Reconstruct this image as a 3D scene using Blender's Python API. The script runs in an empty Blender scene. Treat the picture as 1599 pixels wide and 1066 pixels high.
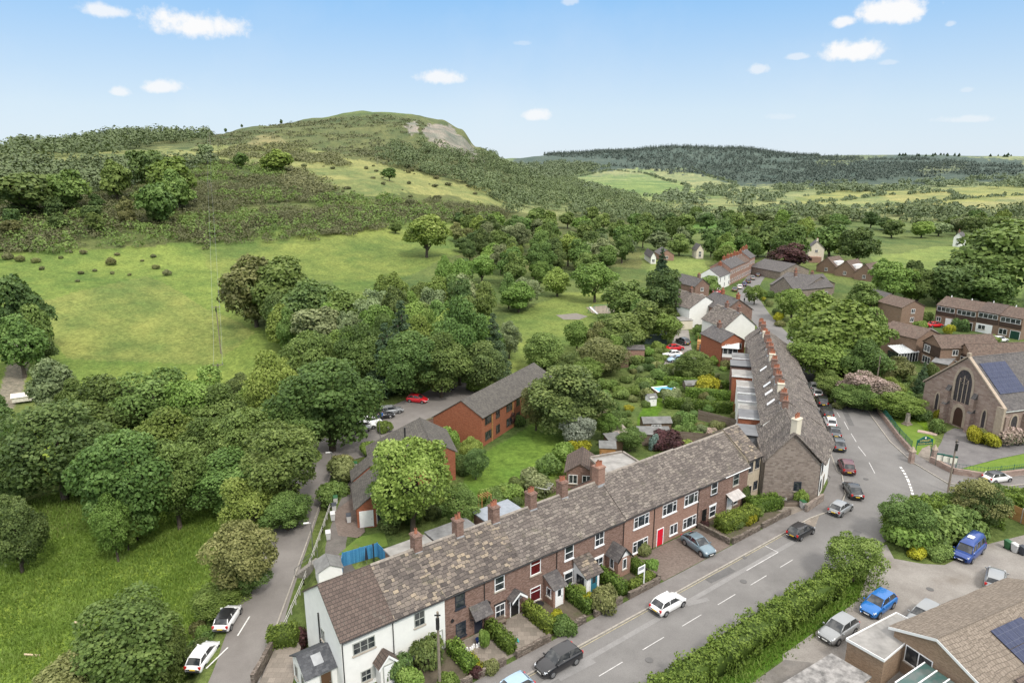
import bpy, math, random
import numpy as np
from mathutils import Vector, Matrix
from mathutils.geometry import tessellate_polygon
rnd = random.Random(7)
rng = np.random.default_rng(7)
C = bpy.context.scene.collection
R = math.radians
# ------------------------------------------------------------------ camera
F, CX, CY = 1066.0, 799.5, 533.0
PITCH, H = R(14.6), 43.0
cp, sp = math.cos(PITCH), math.sin(PITCH)
cam_d = bpy.data.cameras.new('camera'); cam = bpy.data.objects.new('camera', cam_d); C.objects.link(cam)
cam.location = (0, 0, H); cam.rotation_euler = (R(90)-PITCH, 0, 0)
cam_d.sensor_width = 36; cam_d.lens = 36*F/1599; cam_d.clip_start = .5; cam_d.clip_end = 30000
bpy.context.scene.camera = cam
sc = bpy.context.scene
sc.view_settings.view_transform = 'Standard'; sc.view_settings.look = 'None'; sc.view_settings.exposure = 0
def ray(u, v):
    x = (u-CX)/F; y = -(v-CY)/F
    return x, cp+y*sp, -sp+y*cp
def P(u, v, z=0.0):                       # survey: where the sight line through a photo point meets height z
    d = ray(u, v); t = (z-H)/d[2]
    return d[0]*t, d[1]*t
def at_r(u, v, r):                        # ... and where it is r metres out
    d = ray(u, v); t = r/math.hypot(d[0], d[1])
    return d[0]*t, d[1]*t, H+d[2]*t
def proj_np(x, y, z):
    dz = z-H; dep = y*cp-dz*sp; up = y*sp+dz*cp
    dep = np.where(dep < 1e-3, 1e-3, dep)
    return CX+F*x/dep, CY-F*up/dep, dep
# ------------------------------------------------------------------ terrain height
RT = [30,45,60,80,100,130,160,200,250,300,370,450,550,700,850,1000,1200,1500,2000,2600,3500,5000,9000]
ZT = {
-900:[-3,-5,-7,-9,-10,-11,-10,-6,0,5,12,20,28,36,42,46,46,44,40,40,40,40,40],
-100:[-2,-3.5,-6,-8,-10,-11,-10,-6,0,5,15,27,38,46,52,54,50,46,42,42,42,42,42],
 100:[-1,-2.5,-5,-7,-9,-11,-10,-6,0,5,16,29,41,50,58,58,52,46,42,42,42,42,42],
 200:[-1,-2,-4,-6.5,-9,-11,-10,-6,0,5,16,29,41,52,66,68,62,55,48,45,45,45,45],
 300:[-.8,-1.8,-3,-5.5,-8,-10,-10,-6,0,5,16,29,42,54,67,74,70,60,50,45,45,45,45],
 420:[-.5,-1,-1.8,-2.4,-3,-5,-6,-4,0,6,17,28,40,57,76,92,93,80,60,50,45,45,45],
 500:[0,-.2,-.5,-.8,-1,-3,-4,-3,1,7,16,27,40,58,82,101,104,90,70,55,50,50,50],
 580:[0,0,0,0,0,-.5,-1,-1,1,6,15,26,39,58,87,110,110,95,70,55,50,50,50],
 640:[0,0,0,0,0,0,0,0,1.5,5.5,12,22,35,54,86,109,108,90,60,50,50,50,50],
 690:[0,0,0,0,0,0,0,0,1.5,5,10,18,30,50,82,103,100,80,50,50,50,50,50],
 720:[0,0,0,0,0,0,0,0,1.3,4.2,8.5,16,27,45,72,92,86,66,46,50,50,50,50],
 745:[0,0,0,0,0,0,0,0,1,3,7,14,24,39,56,68,60,45,40,50,55,55,55],
 800:[0,0,0,0,0,0,0,0,.5,1.5,4,8,14,24,33,35,30,24,34,62,64,60,60],
 870:[0,0,0,0,0,0,0,0,0,.5,2,4,9,13,13,11,12,20,40,74,80,70,60],
 960:[0,0,0,0,0,0,0,0,0,0,1,2,3,4,4,4,10,24,46,82,96,80,60],
1050:[0,0,0,0,0,0,0,0,0,0,0,.5,1,2,3,4,9,22,54,97,104,90,60],
1150:[0,0,0,0,0,0,0,0,0,0,0,0,1,2,3,4,7,16,46,88,100,90,60],
1260:[0,0,0,0,0,0,0,0,0,0,0,0,1,2,3,5,7,13,30,56,76,70,60],
1400:[0,0,0,0,0,0,0,0,0,0,0,0,1,3,4,7,9,15,30,52,78,70,60],
1550:[0,0,0,0,0,0,0,0,0,0,0,0,1,3,5,8,11,18,32,52,70,66,60],
1800:[0,0,0,0,0,0,0,0,0,0,0,0,1,3,5,8,12,20,34,52,66,66,60],
2600:[0,0,0,0,0,0,0,0,0,0,0,0,1,3,5,8,12,20,34,52,60,60,60]}
TU = np.array(sorted(ZT)); TZ = np.array([ZT[k] for k in sorted(ZT)], float)
LR = np.log(np.array(RT, float))
RTAN = TU.astype(float)
def _hermite(xs, Y, x):                   # monotone-ish cubic along last axis; Y (n, m), x (k) index per sample
    pass
def vnoise(x, y, seed=0):                 # smooth value noise, vectorised
    xi = np.floor(x).astype(np.int64); yi = np.floor(y).astype(np.int64); xf = x-xi; yf = y-yi
    def h(a, b):
        n = (a*374761393+b*668265263+seed*982451653) & 0x7fffffff
        n = ((n ^ (n >> 13))*1274126177) & 0x7fffffff
        return ((n ^ (n >> 16)) & 0xffff)/65535.0
    u = xf*xf*(3-2*xf); v = yf*yf*(3-2*yf)
    return (h(xi, yi)*(1-u)+h(xi+1, yi)*u)*(1-v)+(h(xi, yi+1)*(1-u)+h(xi+1, yi+1)*u)*v
def fbm(x, y, seed=0, o=4):
    s = 0; a = .5; t = 0
    for i in range(o):
        s = s+a*vnoise(x*2**i, y*2**i, seed+i); t += a; a *= .5
    return s/t
def table_z(x, y):
    r = np.hypot(x, y); r = np.clip(r, RT[0], RT[-1]-1)
    uh = CX+F/cp*np.tan(np.clip(np.arctan2(x, np.maximum(y, 1e-6)), -1.2, 1.2))
    uh = np.where(y > 0, np.clip(uh, TU[0], TU[-1]), np.where(x < 0, TU[0], TU[-1]))
    i = np.clip(np.searchsorted(TU, uh, 'right')-1, 0, len(TU)-2)
    fu = (uh-TU[i])/(TU[i+1]-TU[i]); fu = fu*fu*(3-2*fu)
    l = np.log(r); j = np.clip(np.searchsorted(LR, l, 'right')-1, 0, len(LR)-2)
    h = LR[j+1]-LR[j]; t = (l-LR[j])/h
    def col(ii):
        z = TZ[ii, j]; z1 = TZ[ii, j+1]
        jm = np.maximum(j-1, 0); jp = np.minimum(j+2, len(LR)-1)
        d = (z1-z)/h
        dm = np.where(j > 0, (z-TZ[ii, jm])/np.maximum(LR[j]-LR[jm], 1e-6), d)
        dp = np.where(j < len(LR)-2, (TZ[ii, jp]-z1)/np.maximum(LR[jp]-LR[j+1], 1e-6), d)
        m0 = np.where(dm*d > 0, 2*dm*d/np.where(dm+d == 0, 1, dm+d), 0)
        m1 = np.where(dp*d > 0, 2*dp*d/np.where(dp+d == 0, 1, dp+d), 0)
        t2 = t*t; t3 = t2*t
        return (2*t3-3*t2+1)*z+(t3-2*t2+t)*h*m0+(-2*t3+3*t2)*z1+(t3-t2)*h*m1
    return col(i)*(1-fu)+col(i+1)*fu
def seg_dist(x, y, pts):                  # distance to polyline and interpolated z
    best = np.full(np.shape(x), 1e9); bz = np.zeros(np.shape(x))
    for (ax, ay, az), (bx, by, b_z) in zip(pts[:-1], pts[1:]):
        dx, dy = bx-ax, by-ay; L = dx*dx+dy*dy
        t = np.clip(((x-ax)*dx+(y-ay)*dy)/L, 0, 1)
        d = np.hypot(x-ax-t*dx, y-ay-t*dy); z = az+t*(b_z-az)
        m = d < best; best = np.where(m, d, best); bz = np.where(m, z, bz)
    return best, bz
LANE = [(-22.5,30,-2.1),(-24.6,51.5,-2.1),(-25.6,58,-2.1),(-26.6,66,-2.0),(-27.6,76,-1.8),(-28.4,86,-1.2),(-28.6,93,-.5),(-25.5,99.5,-.1)]
CARPARK = [(-30.5,98,-.1),(-25.5,100.5,-.05),(-19,110,0),(-12,123,0),(-6,132,0)]
BACKPATH = [(-14,57,0),(-21.2,70,0),(-21.9,80,0),(-22.4,92,0)]
FRONT = [(-13,40,0),(-14,50,0),(-12,60,0)]
def T(x, y):
    x = np.asarray(x, float); y = np.asarray(y, float)
    z = table_z(x, y)
    r = np.hypot(x, y)
    az = np.degrees(np.arctan2(x, y))
    rough = np.clip((r-220)/500, 0, 1)*np.clip((8-az)/10, .12, 1)
    z = z+rough*((fbm(x/90, y/90, 3)-.5)*14+(fbm(x/25, y/25, 9)-.5)*3)
    far = np.clip((r-900)/900, 0, 1)
    z = z+far*(fbm(x/260, y/260, 5)-.5)*12
    mead = np.clip((r-45)/20, 0, 1)*np.clip((150-r)/40, 0, 1)*np.clip((-18-az)/6, 0, 1)
    z = z+mead*(fbm(x/9, y/9, 21)-.5)*.9
    d, lz = seg_dist(x, y, BACKPATH); w = np.clip(1-(d-3.2)/2.0, 0, 1); w = w*w*(3-2*w); z = z*(1-w)+lz*w
    d, lz = seg_dist(x, y, FRONT); w = np.clip(1-(d-5.0)/2.0, 0, 1); w = w*w*(3-2*w); z = z*(1-w)+lz*w
    d, lz = seg_dist(x, y, CARPARK); w = np.clip(1-(d-6.5)/3.0, 0, 1); w = w*w*(3-2*w); z = z*(1-w)+lz*w
    d, lz = seg_dist(x, y, LANE); w = np.clip(1-(d-3.4)/2.0, 0, 1); w = w*w*(3-2*w); z = z*(1-w)+lz*w
    return z
def Tz(x, y): return float(T(np.array([x]), np.array([y]))[0])
def PT(u, v, rmax=6000):                  # photo point to a point on the terrain
    d = ray(u, v); hd = math.hypot(d[0], d[1])
    rr = np.geomspace(30, rmax, 900); t = rr/hd
    dz = (H+d[2]*t)-T(d[0]*t, d[1]*t)
    k = np.nonzero(dz < 0)[0]
    if len(k) == 0: return d[0]*t[-1], d[1]*t[-1]
    k = k[0]
    if k == 0: return d[0]*t[0], d[1]*t[0]
    f = dz[k-1]/(dz[k-1]-dz[k]); tt = t[k-1]+f*(t[k]-t[k-1])
    return d[0]*tt, d[1]*tt
# ------------------------------------------------------------------ materials
def new_mat(name):
    m = bpy.data.materials.new(name); m.use_nodes = True
    nt = m.node_tree; nt.nodes.clear()
    out = nt.nodes.new('ShaderNodeOutputMaterial'); b = nt.nodes.new('ShaderNodeBsdfPrincipled')
    nt.links.new(b.outputs[0], out.inputs[0])
    return m, nt, b
class N:                                   # tiny node-writing helper
    def __init__(s, nt): s.nt = nt
    def n(s, t, **k):
        q = s.nt.nodes.new(t)
        for a, v in k.items(): setattr(q, a, v)
        return q
    def put(s, sock, v):
        if hasattr(v, 'is_output'): s.nt.links.new(v, sock)
        else: sock.default_value = v
    def m(s, op, a, b=None, c=None, clamp=False):
        q = s.n('ShaderNodeMath', operation=op, use_clamp=clamp)
        s.put(q.inputs[0], a)
        if b is not None: s.put(q.inputs[1], b)
        if c is not None: s.put(q.inputs[2], c)
        return q.outputs[0]
    def mix(s, f, a, b, mode='MIX'):
        q = s.n('ShaderNodeMix', data_type='RGBA', blend_type=mode)
        s.put(q.inputs[0], f); s.put(q.inputs[6], a if hasattr(a, 'is_output') else (*a, 1)); s.put(q.inputs[7], b if hasattr(b, 'is_output') else (*b, 1))
        return q.outputs[2]
    def noise(s, vec, scale, detail=3, rough=.55):
        q = s.n('ShaderNodeTexNoise'); q.inputs['Scale'].default_value = scale; q.inputs['Detail'].default_value = detail; q.inputs['Roughness'].default_value = rough
        if vec is not None: s.nt.links.new(vec, q.inputs['Vector'])
        return q.outputs['Fac']
    def ramp(s, f, stops, interp='LINEAR'):
        q = s.n('ShaderNodeValToRGB'); q.color_ramp.interpolation = interp
        e = q.color_ramp.elements
        while len(e) < len(stops): e.new(.5)
        for i, (p, c) in enumerate(stops): e[i].position = p; e[i].color = (*c, 1)
        s.put(q.inputs[0], f); return q.outputs[0]
    def maprange(s, v, a, b, c, d):
        q = s.n('ShaderNodeMapRange'); s.put(q.inputs[0], v)
        for i, k in enumerate((a, b, c, d)): q.inputs[i+1].default_value = k
        return q.outputs[0]
    def bump(s, h, strength, dist, bsdf):
        q = s.n('ShaderNodeBump'); q.inputs['Strength'].default_value = strength; q.inputs['Distance'].default_value = dist
        s.put(q.inputs['Height'], h); s.nt.links.new(q.outputs[0], bsdf.inputs['Normal'])
MATS = {}
def plain(name, col, rough=.7, metal=0., var=.25, scale=2., bump=0., coat=0., spec=.5):
    if name in MATS: return MATS[name]
    m, nt, b = new_mat(name); k = N(nt)
    tc = k.n('ShaderNodeTexCoord'); oi = k.n('ShaderNodeObjectInfo')
    v = k.n('ShaderNodeVectorMath', operation='ADD'); nt.links.new(tc.outputs['Object'], v.inputs[0]); 
    cmb = k.n('ShaderNodeCombineXYZ'); nt.links.new(k.m('MULTIPLY', oi.outputs['Random'], 50.), cmb.inputs[0]); nt.links.new(cmb.outputs[0], v.inputs[1])
    f = k.noise(v.outputs[0], scale, 5, .6)
    c = k.mix(k.maprange(f, .3, .7, 0, 1), tuple(x*(1-var) for x in col), tuple(min(1, x*(1+var)) for x in col))
    nt.links.new(c, b.inputs['Base Color']); b.inputs['Roughness'].default_value = rough; b.inputs['Metallic'].default_value = metal
    b.inputs['Coat Weight'].default_value = coat; b.inputs['Coat Roughness'].default_value = .05; b.inputs['Specular IOR Level'].default_value = spec
    if bump: k.bump(f, bump, .05, b)
    MATS[name] = m; return m
def tiles(name, w, h, cols, gap=.02, gapcol=(.03,.028,.025), rough=.85, stain=.35, bump=.5, lean=True, jit=.3, moss=None, gapv=None):
    if name in MATS: return MATS[name]
    m, nt, b = new_mat(name); k = N(nt)
    uv = k.n('ShaderNodeUVMap'); oi = k.n('ShaderNodeObjectInfo'); sx = k.n('ShaderNodeSeparateXYZ'); nt.links.new(uv.outputs[0], sx.inputs[0])
    off = k.m('MULTIPLY', oi.outputs['Random'], 71.)
    u = k.m('ADD', sx.outputs[0], off); v = sx.outputs[1]
    vh = k.m('DIVIDE', v, h); row = k.m('FLOOR', vh)
    wr = k.n('ShaderNodeTexWhiteNoise', noise_dimensions='1D'); nt.links.new(row, wr.inputs['W'])
    uw = k.m('ADD', k.m('DIVIDE', u, w), k.m('ADD', k.m('MULTIPLY', row, .5), k.m('MULTIPLY', wr.outputs[0], jit)))
    col = k.m('FLOOR', uw); fu = k.m('FRACT', uw); fv = k.m('FRACT', vh)
    cx = k.n('ShaderNodeCombineXYZ'); nt.links.new(col, cx.inputs[0]); nt.links.new(row, cx.inputs[1])
    wn = k.n('ShaderNodeTexWhiteNoise', noise_dimensions='2D'); nt.links.new(cx.outputs[0], wn.inputs['Vector'])
    n = len(cols)
    cv = k.n('ShaderNodeCombineXYZ'); nt.links.new(u, cv.inputs[0]); nt.links.new(v, cv.inputs[1]); nt.links.new(off, cv.inputs[2])
    big = k.noise(cv.outputs[0], .45, 4, .6); fine = k.noise(cv.outputs[0], 9., 4, .65)
    pick = k.m('ADD', k.m('MULTIPLY', wn.outputs['Value'], 1-stain*.6), k.m('MULTIPLY', k.m('SUBTRACT', big, .2), stain), clamp=True)
    c = k.ramp(pick, [((i+.5)/n, cc) for i, cc in enumerate(cols)])
    c = k.mix(k.maprange(fine, .3, .7, 0, 1), c, k.mix(.5, c, (.5,.5,.5), 'MULTIPLY'))
    if moss:
        c = k.mix(k.m('MULTIPLY', k.maprange(k.noise(cv.outputs[0], .9, 6, .7), .56, .7, 0, 1), .6), c, moss)
    gv = gapv if gapv is not None else gap
    eu = k.m('LESS_THAN', k.m('MULTIPLY', k.m('MINIMUM', fu, k.m('SUBTRACT', 1., fu)), w), gap*.5)
    ev = k.m('LESS_THAN', k.m('MULTIPLY', fv, h), gv)
    c = k.mix(k.m('MULTIPLY', k.m('MAXIMUM', eu, ev), .85), c, gapcol)  # joint colour: mortar, plus painted shadow lines between tile courses
    nt.links.new(c, b.inputs['Base Color']); b.inputs['Roughness'].default_value = rough
    b.inputs['Specular IOR Level'].default_value = .3
    hgt = k.m('SUBTRACT', k.m('ADD', k.m('MULTIPLY', wn.outputs['Value'], .5), k.m('MULTIPLY', fine, .4)), k.m('MULTIPLY', k.m('MAXIMUM', eu, ev), 1.))
    if lean: hgt = k.m('ADD', hgt, k.m('SUBTRACT', 1., fv))
    k.bump(hgt, bump, .04, b)
    MATS[name] = m; return m
def leafmat(name, dark, mid, light, trans=.25, hue=.04):
    if name in MATS: return MATS[name]
    m = bpy.data.materials.new(name); m.use_nodes = True; nt = m.node_tree; nt.nodes.clear(); k = N(nt)
    out = k.n('ShaderNodeOutputMaterial'); at = k.n('ShaderNodeAttribute', attribute_name='tone'); oi = k.n('ShaderNodeObjectInfo')
    c = k.ramp(at.outputs['Fac'], [(0, dark), (.5, mid), (1, light)])
    hs = k.n('ShaderNodeHueSaturation')
    k.put(hs.inputs['Hue'], k.m('ADD', .5-hue/2, k.m('MULTIPLY', oi.outputs['Random'], hue)))
    wn = k.n('ShaderNodeTexWhiteNoise', noise_dimensions='1D'); nt.links.new(oi.outputs['Random'], wn.inputs['W'])
    k.put(hs.inputs['Value'], k.m('ADD', .78, k.m('MULTIPLY', wn.outputs['Value'], .5)))
    k.put(hs.inputs['Color'], c)
    d = k.n('ShaderNodeBsdfPrincipled'); d.inputs['Roughness'].default_value = .6; d.inputs['Specular IOR Level'].default_value = .25
    t = k.n('ShaderNodeBsdfTranslucent'); nt.links.new(hs.outputs[0], d.inputs['Base Color']); nt.links.new(k.mix(.5, hs.outputs[0], (.16,.22,.03)), t.inputs[0])
    mx = k.n('ShaderNodeMixShader'); mx.inputs[0].default_value = trans
    nt.links.new(d.outputs[0], mx.inputs[1]); nt.links.new(t.outputs[0], mx.inputs[2]); nt.links.new(mx.outputs[0], out.inputs[0])
    MATS[name] = m; return m
def groundmat(name, c1, c2, scale=1., c3=None, bump=.3, rough=.95, scale2=8.):
    if name in MATS: return MATS[name]
    m, nt, b = new_mat(name); k = N(nt)
    g = k.n('ShaderNodeNewGeometry'); f = k.noise(g.outputs['Position'], scale, 6, .6); f2 = k.noise(g.outputs['Position'], scale2, 4, .65)
    c = k.mix(k.maprange(f, .35, .65, 0, 1), c1, c2)
    if c3: c = k.mix(k.maprange(k.noise(g.outputs['Position'], scale*.37, 5, .65), .52, .66, 0, .75), c, c3)
    c = k.mix(k.maprange(f2, .3, .7, 0, 1), c, k.mix(1., c, (.72,.72,.72), 'MULTIPLY'))
    nt.links.new(c, b.inputs['Base Color']); b.inputs['Roughness'].default_value = rough; b.inputs['Specular IOR Level'].default_value = .2
    k.bump(f2, bump, .05, b)
    MATS[name] = m; return m
def glassmat(name='window_glass', col=(.02,.026,.032)):
    if name in MATS: return MATS[name]
    m, nt, b = new_mat(name); k = N(nt); g = k.n('ShaderNodeNewGeometry'); oi = k.n('ShaderNodeObjectInfo')
    f = k.noise(g.outputs['Position'], 1.3, 2)
    c = k.mix(k.maprange(f, .45, .62, 0, .55), col, (.13,.13,.125))
    nt.links.new(c, b.inputs['Base Color']); b.inputs['Roughness'].default_value = .06; b.inputs['IOR'].default_value = 1.5
    MATS[name] = m; return m
# ------------------------------------------------------------------ objects
def tag(o, label, cat, group=None, kind=None):
    if label: o['label'] = label
    if cat: o['category'] = cat
    if group: o['group'] = group
    if kind: o['kind'] = kind
    return o
def thing(name, label, cat, loc=(0,0,0), rz=0., group=None):
    o = bpy.data.objects.new(name, None); o.empty_display_size = .3; C.objects.link(o)
    o.location = loc; o.rotation_euler = (0, 0, rz); return tag(o, label, cat, group)
def dup(src, loc=None, rz=None, scale=None, label=None, cat=None, group=None, parent=None, mat=None):
    o = src.copy(); C.objects.link(o); o.parent = parent
    if parent is not None: o.matrix_parent_inverse = src.matrix_parent_inverse.copy()
    if loc is not None: o.location = loc
    if rz is not None: o.rotation_euler = (0, 0, rz)
    if scale is not None: o.scale = scale
    if label: o['label'] = label
    if cat: o['category'] = cat
    if group: o['group'] = group
    for ch in src.children: dup(ch, parent=o)
    return o
class MB:
    def __init__(s): s.v = []; s.f = []; s.m = []; s.cur = 0
    def add(s, vs, fs):
        b = len(s.v); s.v += [tuple(p) for p in vs]
        for f in fs: s.f.append(tuple(b+i for i in f)); s.m.append(s.cur)
        return s
    def box(s, x0, x1, y0, y1, z0, z1):
        return s.add([(x0,y0,z0),(x1,y0,z0),(x1,y1,z0),(x0,y1,z0),(x0,y0,z1),(x1,y0,z1),(x1,y1,z1),(x0,y1,z1)],
                     [(0,3,2,1),(4,5,6,7),(0,1,5,4),(1,2,6,5),(2,3,7,6),(3,0,4,7)])
    def cbox(s, cx, cy, z0, sx, sy, sz, rz=0., taper=1.):
        c, q = math.cos(rz), math.sin(rz); L = []
        for z, k in ((z0, 1.), (z0+sz, taper)):
            for a, b in ((-1,-1),(1,-1),(1,1),(-1,1)):
                x, y = a*sx/2*k, b*sy/2*k; L.append((cx+x*c-y*q, cy+x*q+y*c, z))
        return s.add(L, [(0,3,2,1),(4,5,6,7),(0,1,5,4),(1,2,6,5),(2,3,7,6),(3,0,4,7)])
    def fbox(s, O, t, n, x0, x1, z0, z1, d0, d1):     # box on a wall: along t, up z, out along n
        L = []
        for d in (d0, d1):
            for x, z in ((x0,z0),(x1,z0),(x1,z1),(x0,z1)): L.append((O[0]+t[0]*x+n[0]*d, O[1]+t[1]*x+n[1]*d, O[2]+z))
        return s.add(L, [(0,1,2,3),(7,6,5,4),(4,5,1,0),(5,6,2,1),(6,7,3,2),(7,4,0,3)])
    def cyl(s, p0, p1, r0, r1, n=8, cap=True):
        p0 = Vector(p0); p1 = Vector(p1); d = (p1-p0).normalized(); a = d.orthogonal().normalized(); b = d.cross(a); L = []
        for p, r in ((p0, r0), (p1, r1)):
            for i in range(n):
                t = 2*math.pi*i/n; L.append(p+(a*math.cos(t)+b*math.sin(t))*r)
        fs = [(i, (i+1) % n, n+(i+1) % n, n+i) for i in range(n)]
        if cap: fs += [tuple(range(n))[::-1], tuple(range(n, 2*n))]
        return s.add(L, fs)
    def tube(s, pts, rad, n=6):
        for i in range(len(pts)-1):
            r0 = rad[i] if hasattr(rad, '__len__') else rad; r1 = rad[i+1] if hasattr(rad, '__len__') else rad
            s.cyl(pts[i], pts[i+1], r0, r1, n, i in (0, len(pts)-2))
        return s
    def prism(s, poly, z0, z1):                       # poly CCW in xy
        n = len(poly); L = [(x, y, z0) for x, y in poly]+[(x, y, z1) for x, y in poly]
        tri = tessellate_polygon([[Vector((x, y, 0)) for x, y in poly]])
        fs = [(i, (i+1) % n, n+(i+1) % n, n+i) for i in range(n)]
        for a, b, c in tri:
            pa, pb, pc = poly[a], poly[b], poly[c]
            if (pb[0]-pa[0])*(pc[1]-pa[1])-(pb[1]-pa[1])*(pc[0]-pa[0]) < 0: a, c = c, a
            fs.append((n+a, n+b, n+c)); fs.append((c, b, a))
        return s.add(L, fs)
    def sheet(s, poly, z):
        tri = tessellate_polygon([[Vector((x, y, 0)) for x, y in poly]]); fs = []
        for a, b, c in tri:
            pa, pb, pc = poly[a], poly[b], poly[c]
            if (pb[0]-pa[0])*(pc[1]-pa[1])-(pb[1]-pa[1])*(pc[0]-pa[0]) < 0: a, c = c, a
            fs.append((a, b, c))
        return s.add([(x, y, z) for x, y in poly], fs)
    def slab(s, p0, p1, p2, p3, th=.12, nu=1, nv=1, jit=0., seed=0):   # p0 p1 along eaves, p2 p3 along ridge (above p1, p0)
        p0, p1, p2, p3 = map(Vector, (p0, p1, p2, p3)); n = (p1-p0).cross(p3-p0).normalized()
        if n.z < 0: n = -n
        top = []; 
        for j in range(nv+1):
            for i in range(nu+1):
                a = p0.lerp(p1, i/nu); b = p3.lerp(p2, i/nu); q = a.lerp(b, j/nv)
                if jit: q = q+n*(jit*(math.sin(q.x*1.7+seed)+math.sin(q.y*1.3+q.x*.9+seed*2)+.7*math.sin(q.x*4.1+q.z*3)))
                top.append(q)
        W = nu+1; N0 = len(top); L = [t+n*th for t in top]+top; fs = []
        up = (L[1]-L[0]).cross(L[W]-L[0]).dot(n) > 0
        def q4(a, b, c, d): fs.append((a, b, c, d) if up else (d, c, b, a))
        for j in range(nv):
            for i in range(nu): q4(j*W+i, j*W+i+1, (j+1)*W+i+1, (j+1)*W+i)
        q4(N0+nv*W, N0+nv*W+nu, N0+nu, N0)
        for i in range(nu): q4(N0+i, N0+i+1, i+1, i); q4(nv*W+i, nv*W+i+1, N0+nv*W+i+1, N0+nv*W+i)
        for j in range(nv): q4(N0+(j+1)*W, N0+j*W, j*W, (j+1)*W); q4(j*W+nu, N0+j*W+nu, N0+(j+1)*W+nu, (j+1)*W+nu)
        return s.add(L, fs)
    def build(s, name, mats, parent=None, loc=None, rz=None, smooth=False, label=None):
        me = bpy.data.meshes.new(name); me.from_pydata(s.v, [], s.f)
        for q in (mats if isinstance(mats, (list, tuple)) else [mats]): me.materials.append(q)
        if any(s.m): me.polygons.foreach_set('material_index', s.m)
        ul = me.uv_layers.new(name='UVMap'); V = s.v; out = []
        for f in s.f:
            a, b, c = V[f[0]], V[f[1]], V[f[2]]
            ux, uy, uz = b[0]-a[0], b[1]-a[1], b[2]-a[2]; wx, wy, wz = c[0]-a[0], c[1]-a[1], c[2]-a[2]
            nx, ny, nz = uy*wz-uz*wy, uz*wx-ux*wz, ux*wy-uy*wx; l = math.sqrt(nx*nx+ny*ny+nz*nz) or 1
            nx /= l; ny /= l; nz /= l; hh = math.hypot(nx, ny)
            if hh < .02:
                for i in f: out += (V[i][0], V[i][1])
            else:
                tx, ty = -ny/hh, nx/hh; bx, by, bz = -nz*nx/hh, -nz*ny/hh, hh
                for i in f: out += (V[i][0]*tx+V[i][1]*ty, V[i][0]*bx+V[i][1]*by+V[i][2]*bz)
        ul.data.foreach_set('uv', out)
        if smooth: me.polygons.foreach_set('use_smooth', [True]*len(s.f))
        o = bpy.data.objects.new(name, me); C.objects.link(o)
        if parent is not None: o.parent = parent
        if loc is not None: o.location = loc
        if rz is not None: o.rotation_euler = (0, 0, rz)
        if label: o['label'] = label
        return o
def np_mesh(name, V, Q, mat, tone=None, parent=None, tri=False, mi=None):
    me = bpy.data.meshes.new(name); n = len(V); k = len(Q); w = 3 if tri else 4
    me.vertices.add(n); me.vertices.foreach_set('co', np.asarray(V, np.float32).ravel())
    me.loops.add(k*w); me.loops.foreach_set('vertex_index', np.asarray(Q, np.int32).ravel())
    me.polygons.add(k); me.polygons.foreach_set('loop_start', np.arange(0, k*w, w, dtype=np.int32))
    me.update(calc_edges=True)
    for q in (mat if isinstance(mat, (list, tuple)) else [mat]): me.materials.append(q)
    if mi is not None: me.polygons.foreach_set('material_index', np.asarray(mi, np.int32))
    if tone is not None:
        a = me.attributes.new('tone', 'FLOAT', 'POINT'); a.data.foreach_set('value', np.asarray(tone, np.float32))
    o = bpy.data.objects.new(name, me); C.objects.link(o)
    if parent is not None: o.parent = parent
    return o
# ------------------------------------------------------------------ foliage
def leaf_quads(Pt, Nn, size, rg, flat=.55):
    n = len(Pt)
    d = Nn+rg.normal(0, flat, (n, 3)); d /= np.linalg.norm(d, axis=1, keepdims=True)+1e-9
    a = np.cross(d, rg.normal(0, 1, (n, 3))); a /= np.linalg.norm(a, axis=1, keepdims=True)+1e-9
    b = np.cross(d, a); s = size*rg.uniform(.55, 1.25, (n, 1)); w = rg.uniform(.55, .9, (n, 1))
    V = np.empty((n, 4, 3))
    V[:, 0] = Pt-a*s; V[:, 1] = Pt+b*s*w; V[:, 2] = Pt+a*s+d*s*.25; V[:, 3] = Pt-b*s*w
    return V.reshape(-1, 3), np.arange(n*4).reshape(-1, 4)
def lobes_points(cen, rad, n, rg, sq=.8, inner=.72):
    w = rad**2/np.sum(rad**2); k = rg.choice(len(cen), n*2, p=w)
    d = rg.normal(0, 1, (n*2, 3)); d /= np.linalg.norm(d, axis=1, keepdims=True)
    d[:, 2] = np.where(d[:, 2] < -.45, -d[:, 2], d[:, 2])
    rr = rad[k][:, None]*rg.uniform(.70, 1.16, (n*2, 1)); p = cen[k]+d*rr*np.array([1, 1, sq])
    keep = np.ones(n*2, bool)
    for c, r in zip(cen, rad):
        q = (p-c)/np.array([1, 1, sq]); keep &= (np.linalg.norm(q, axis=1) > r*inner)
    i = np.nonzero(keep)[0][:n]
    return p[i], d[i], k[i]
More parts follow.
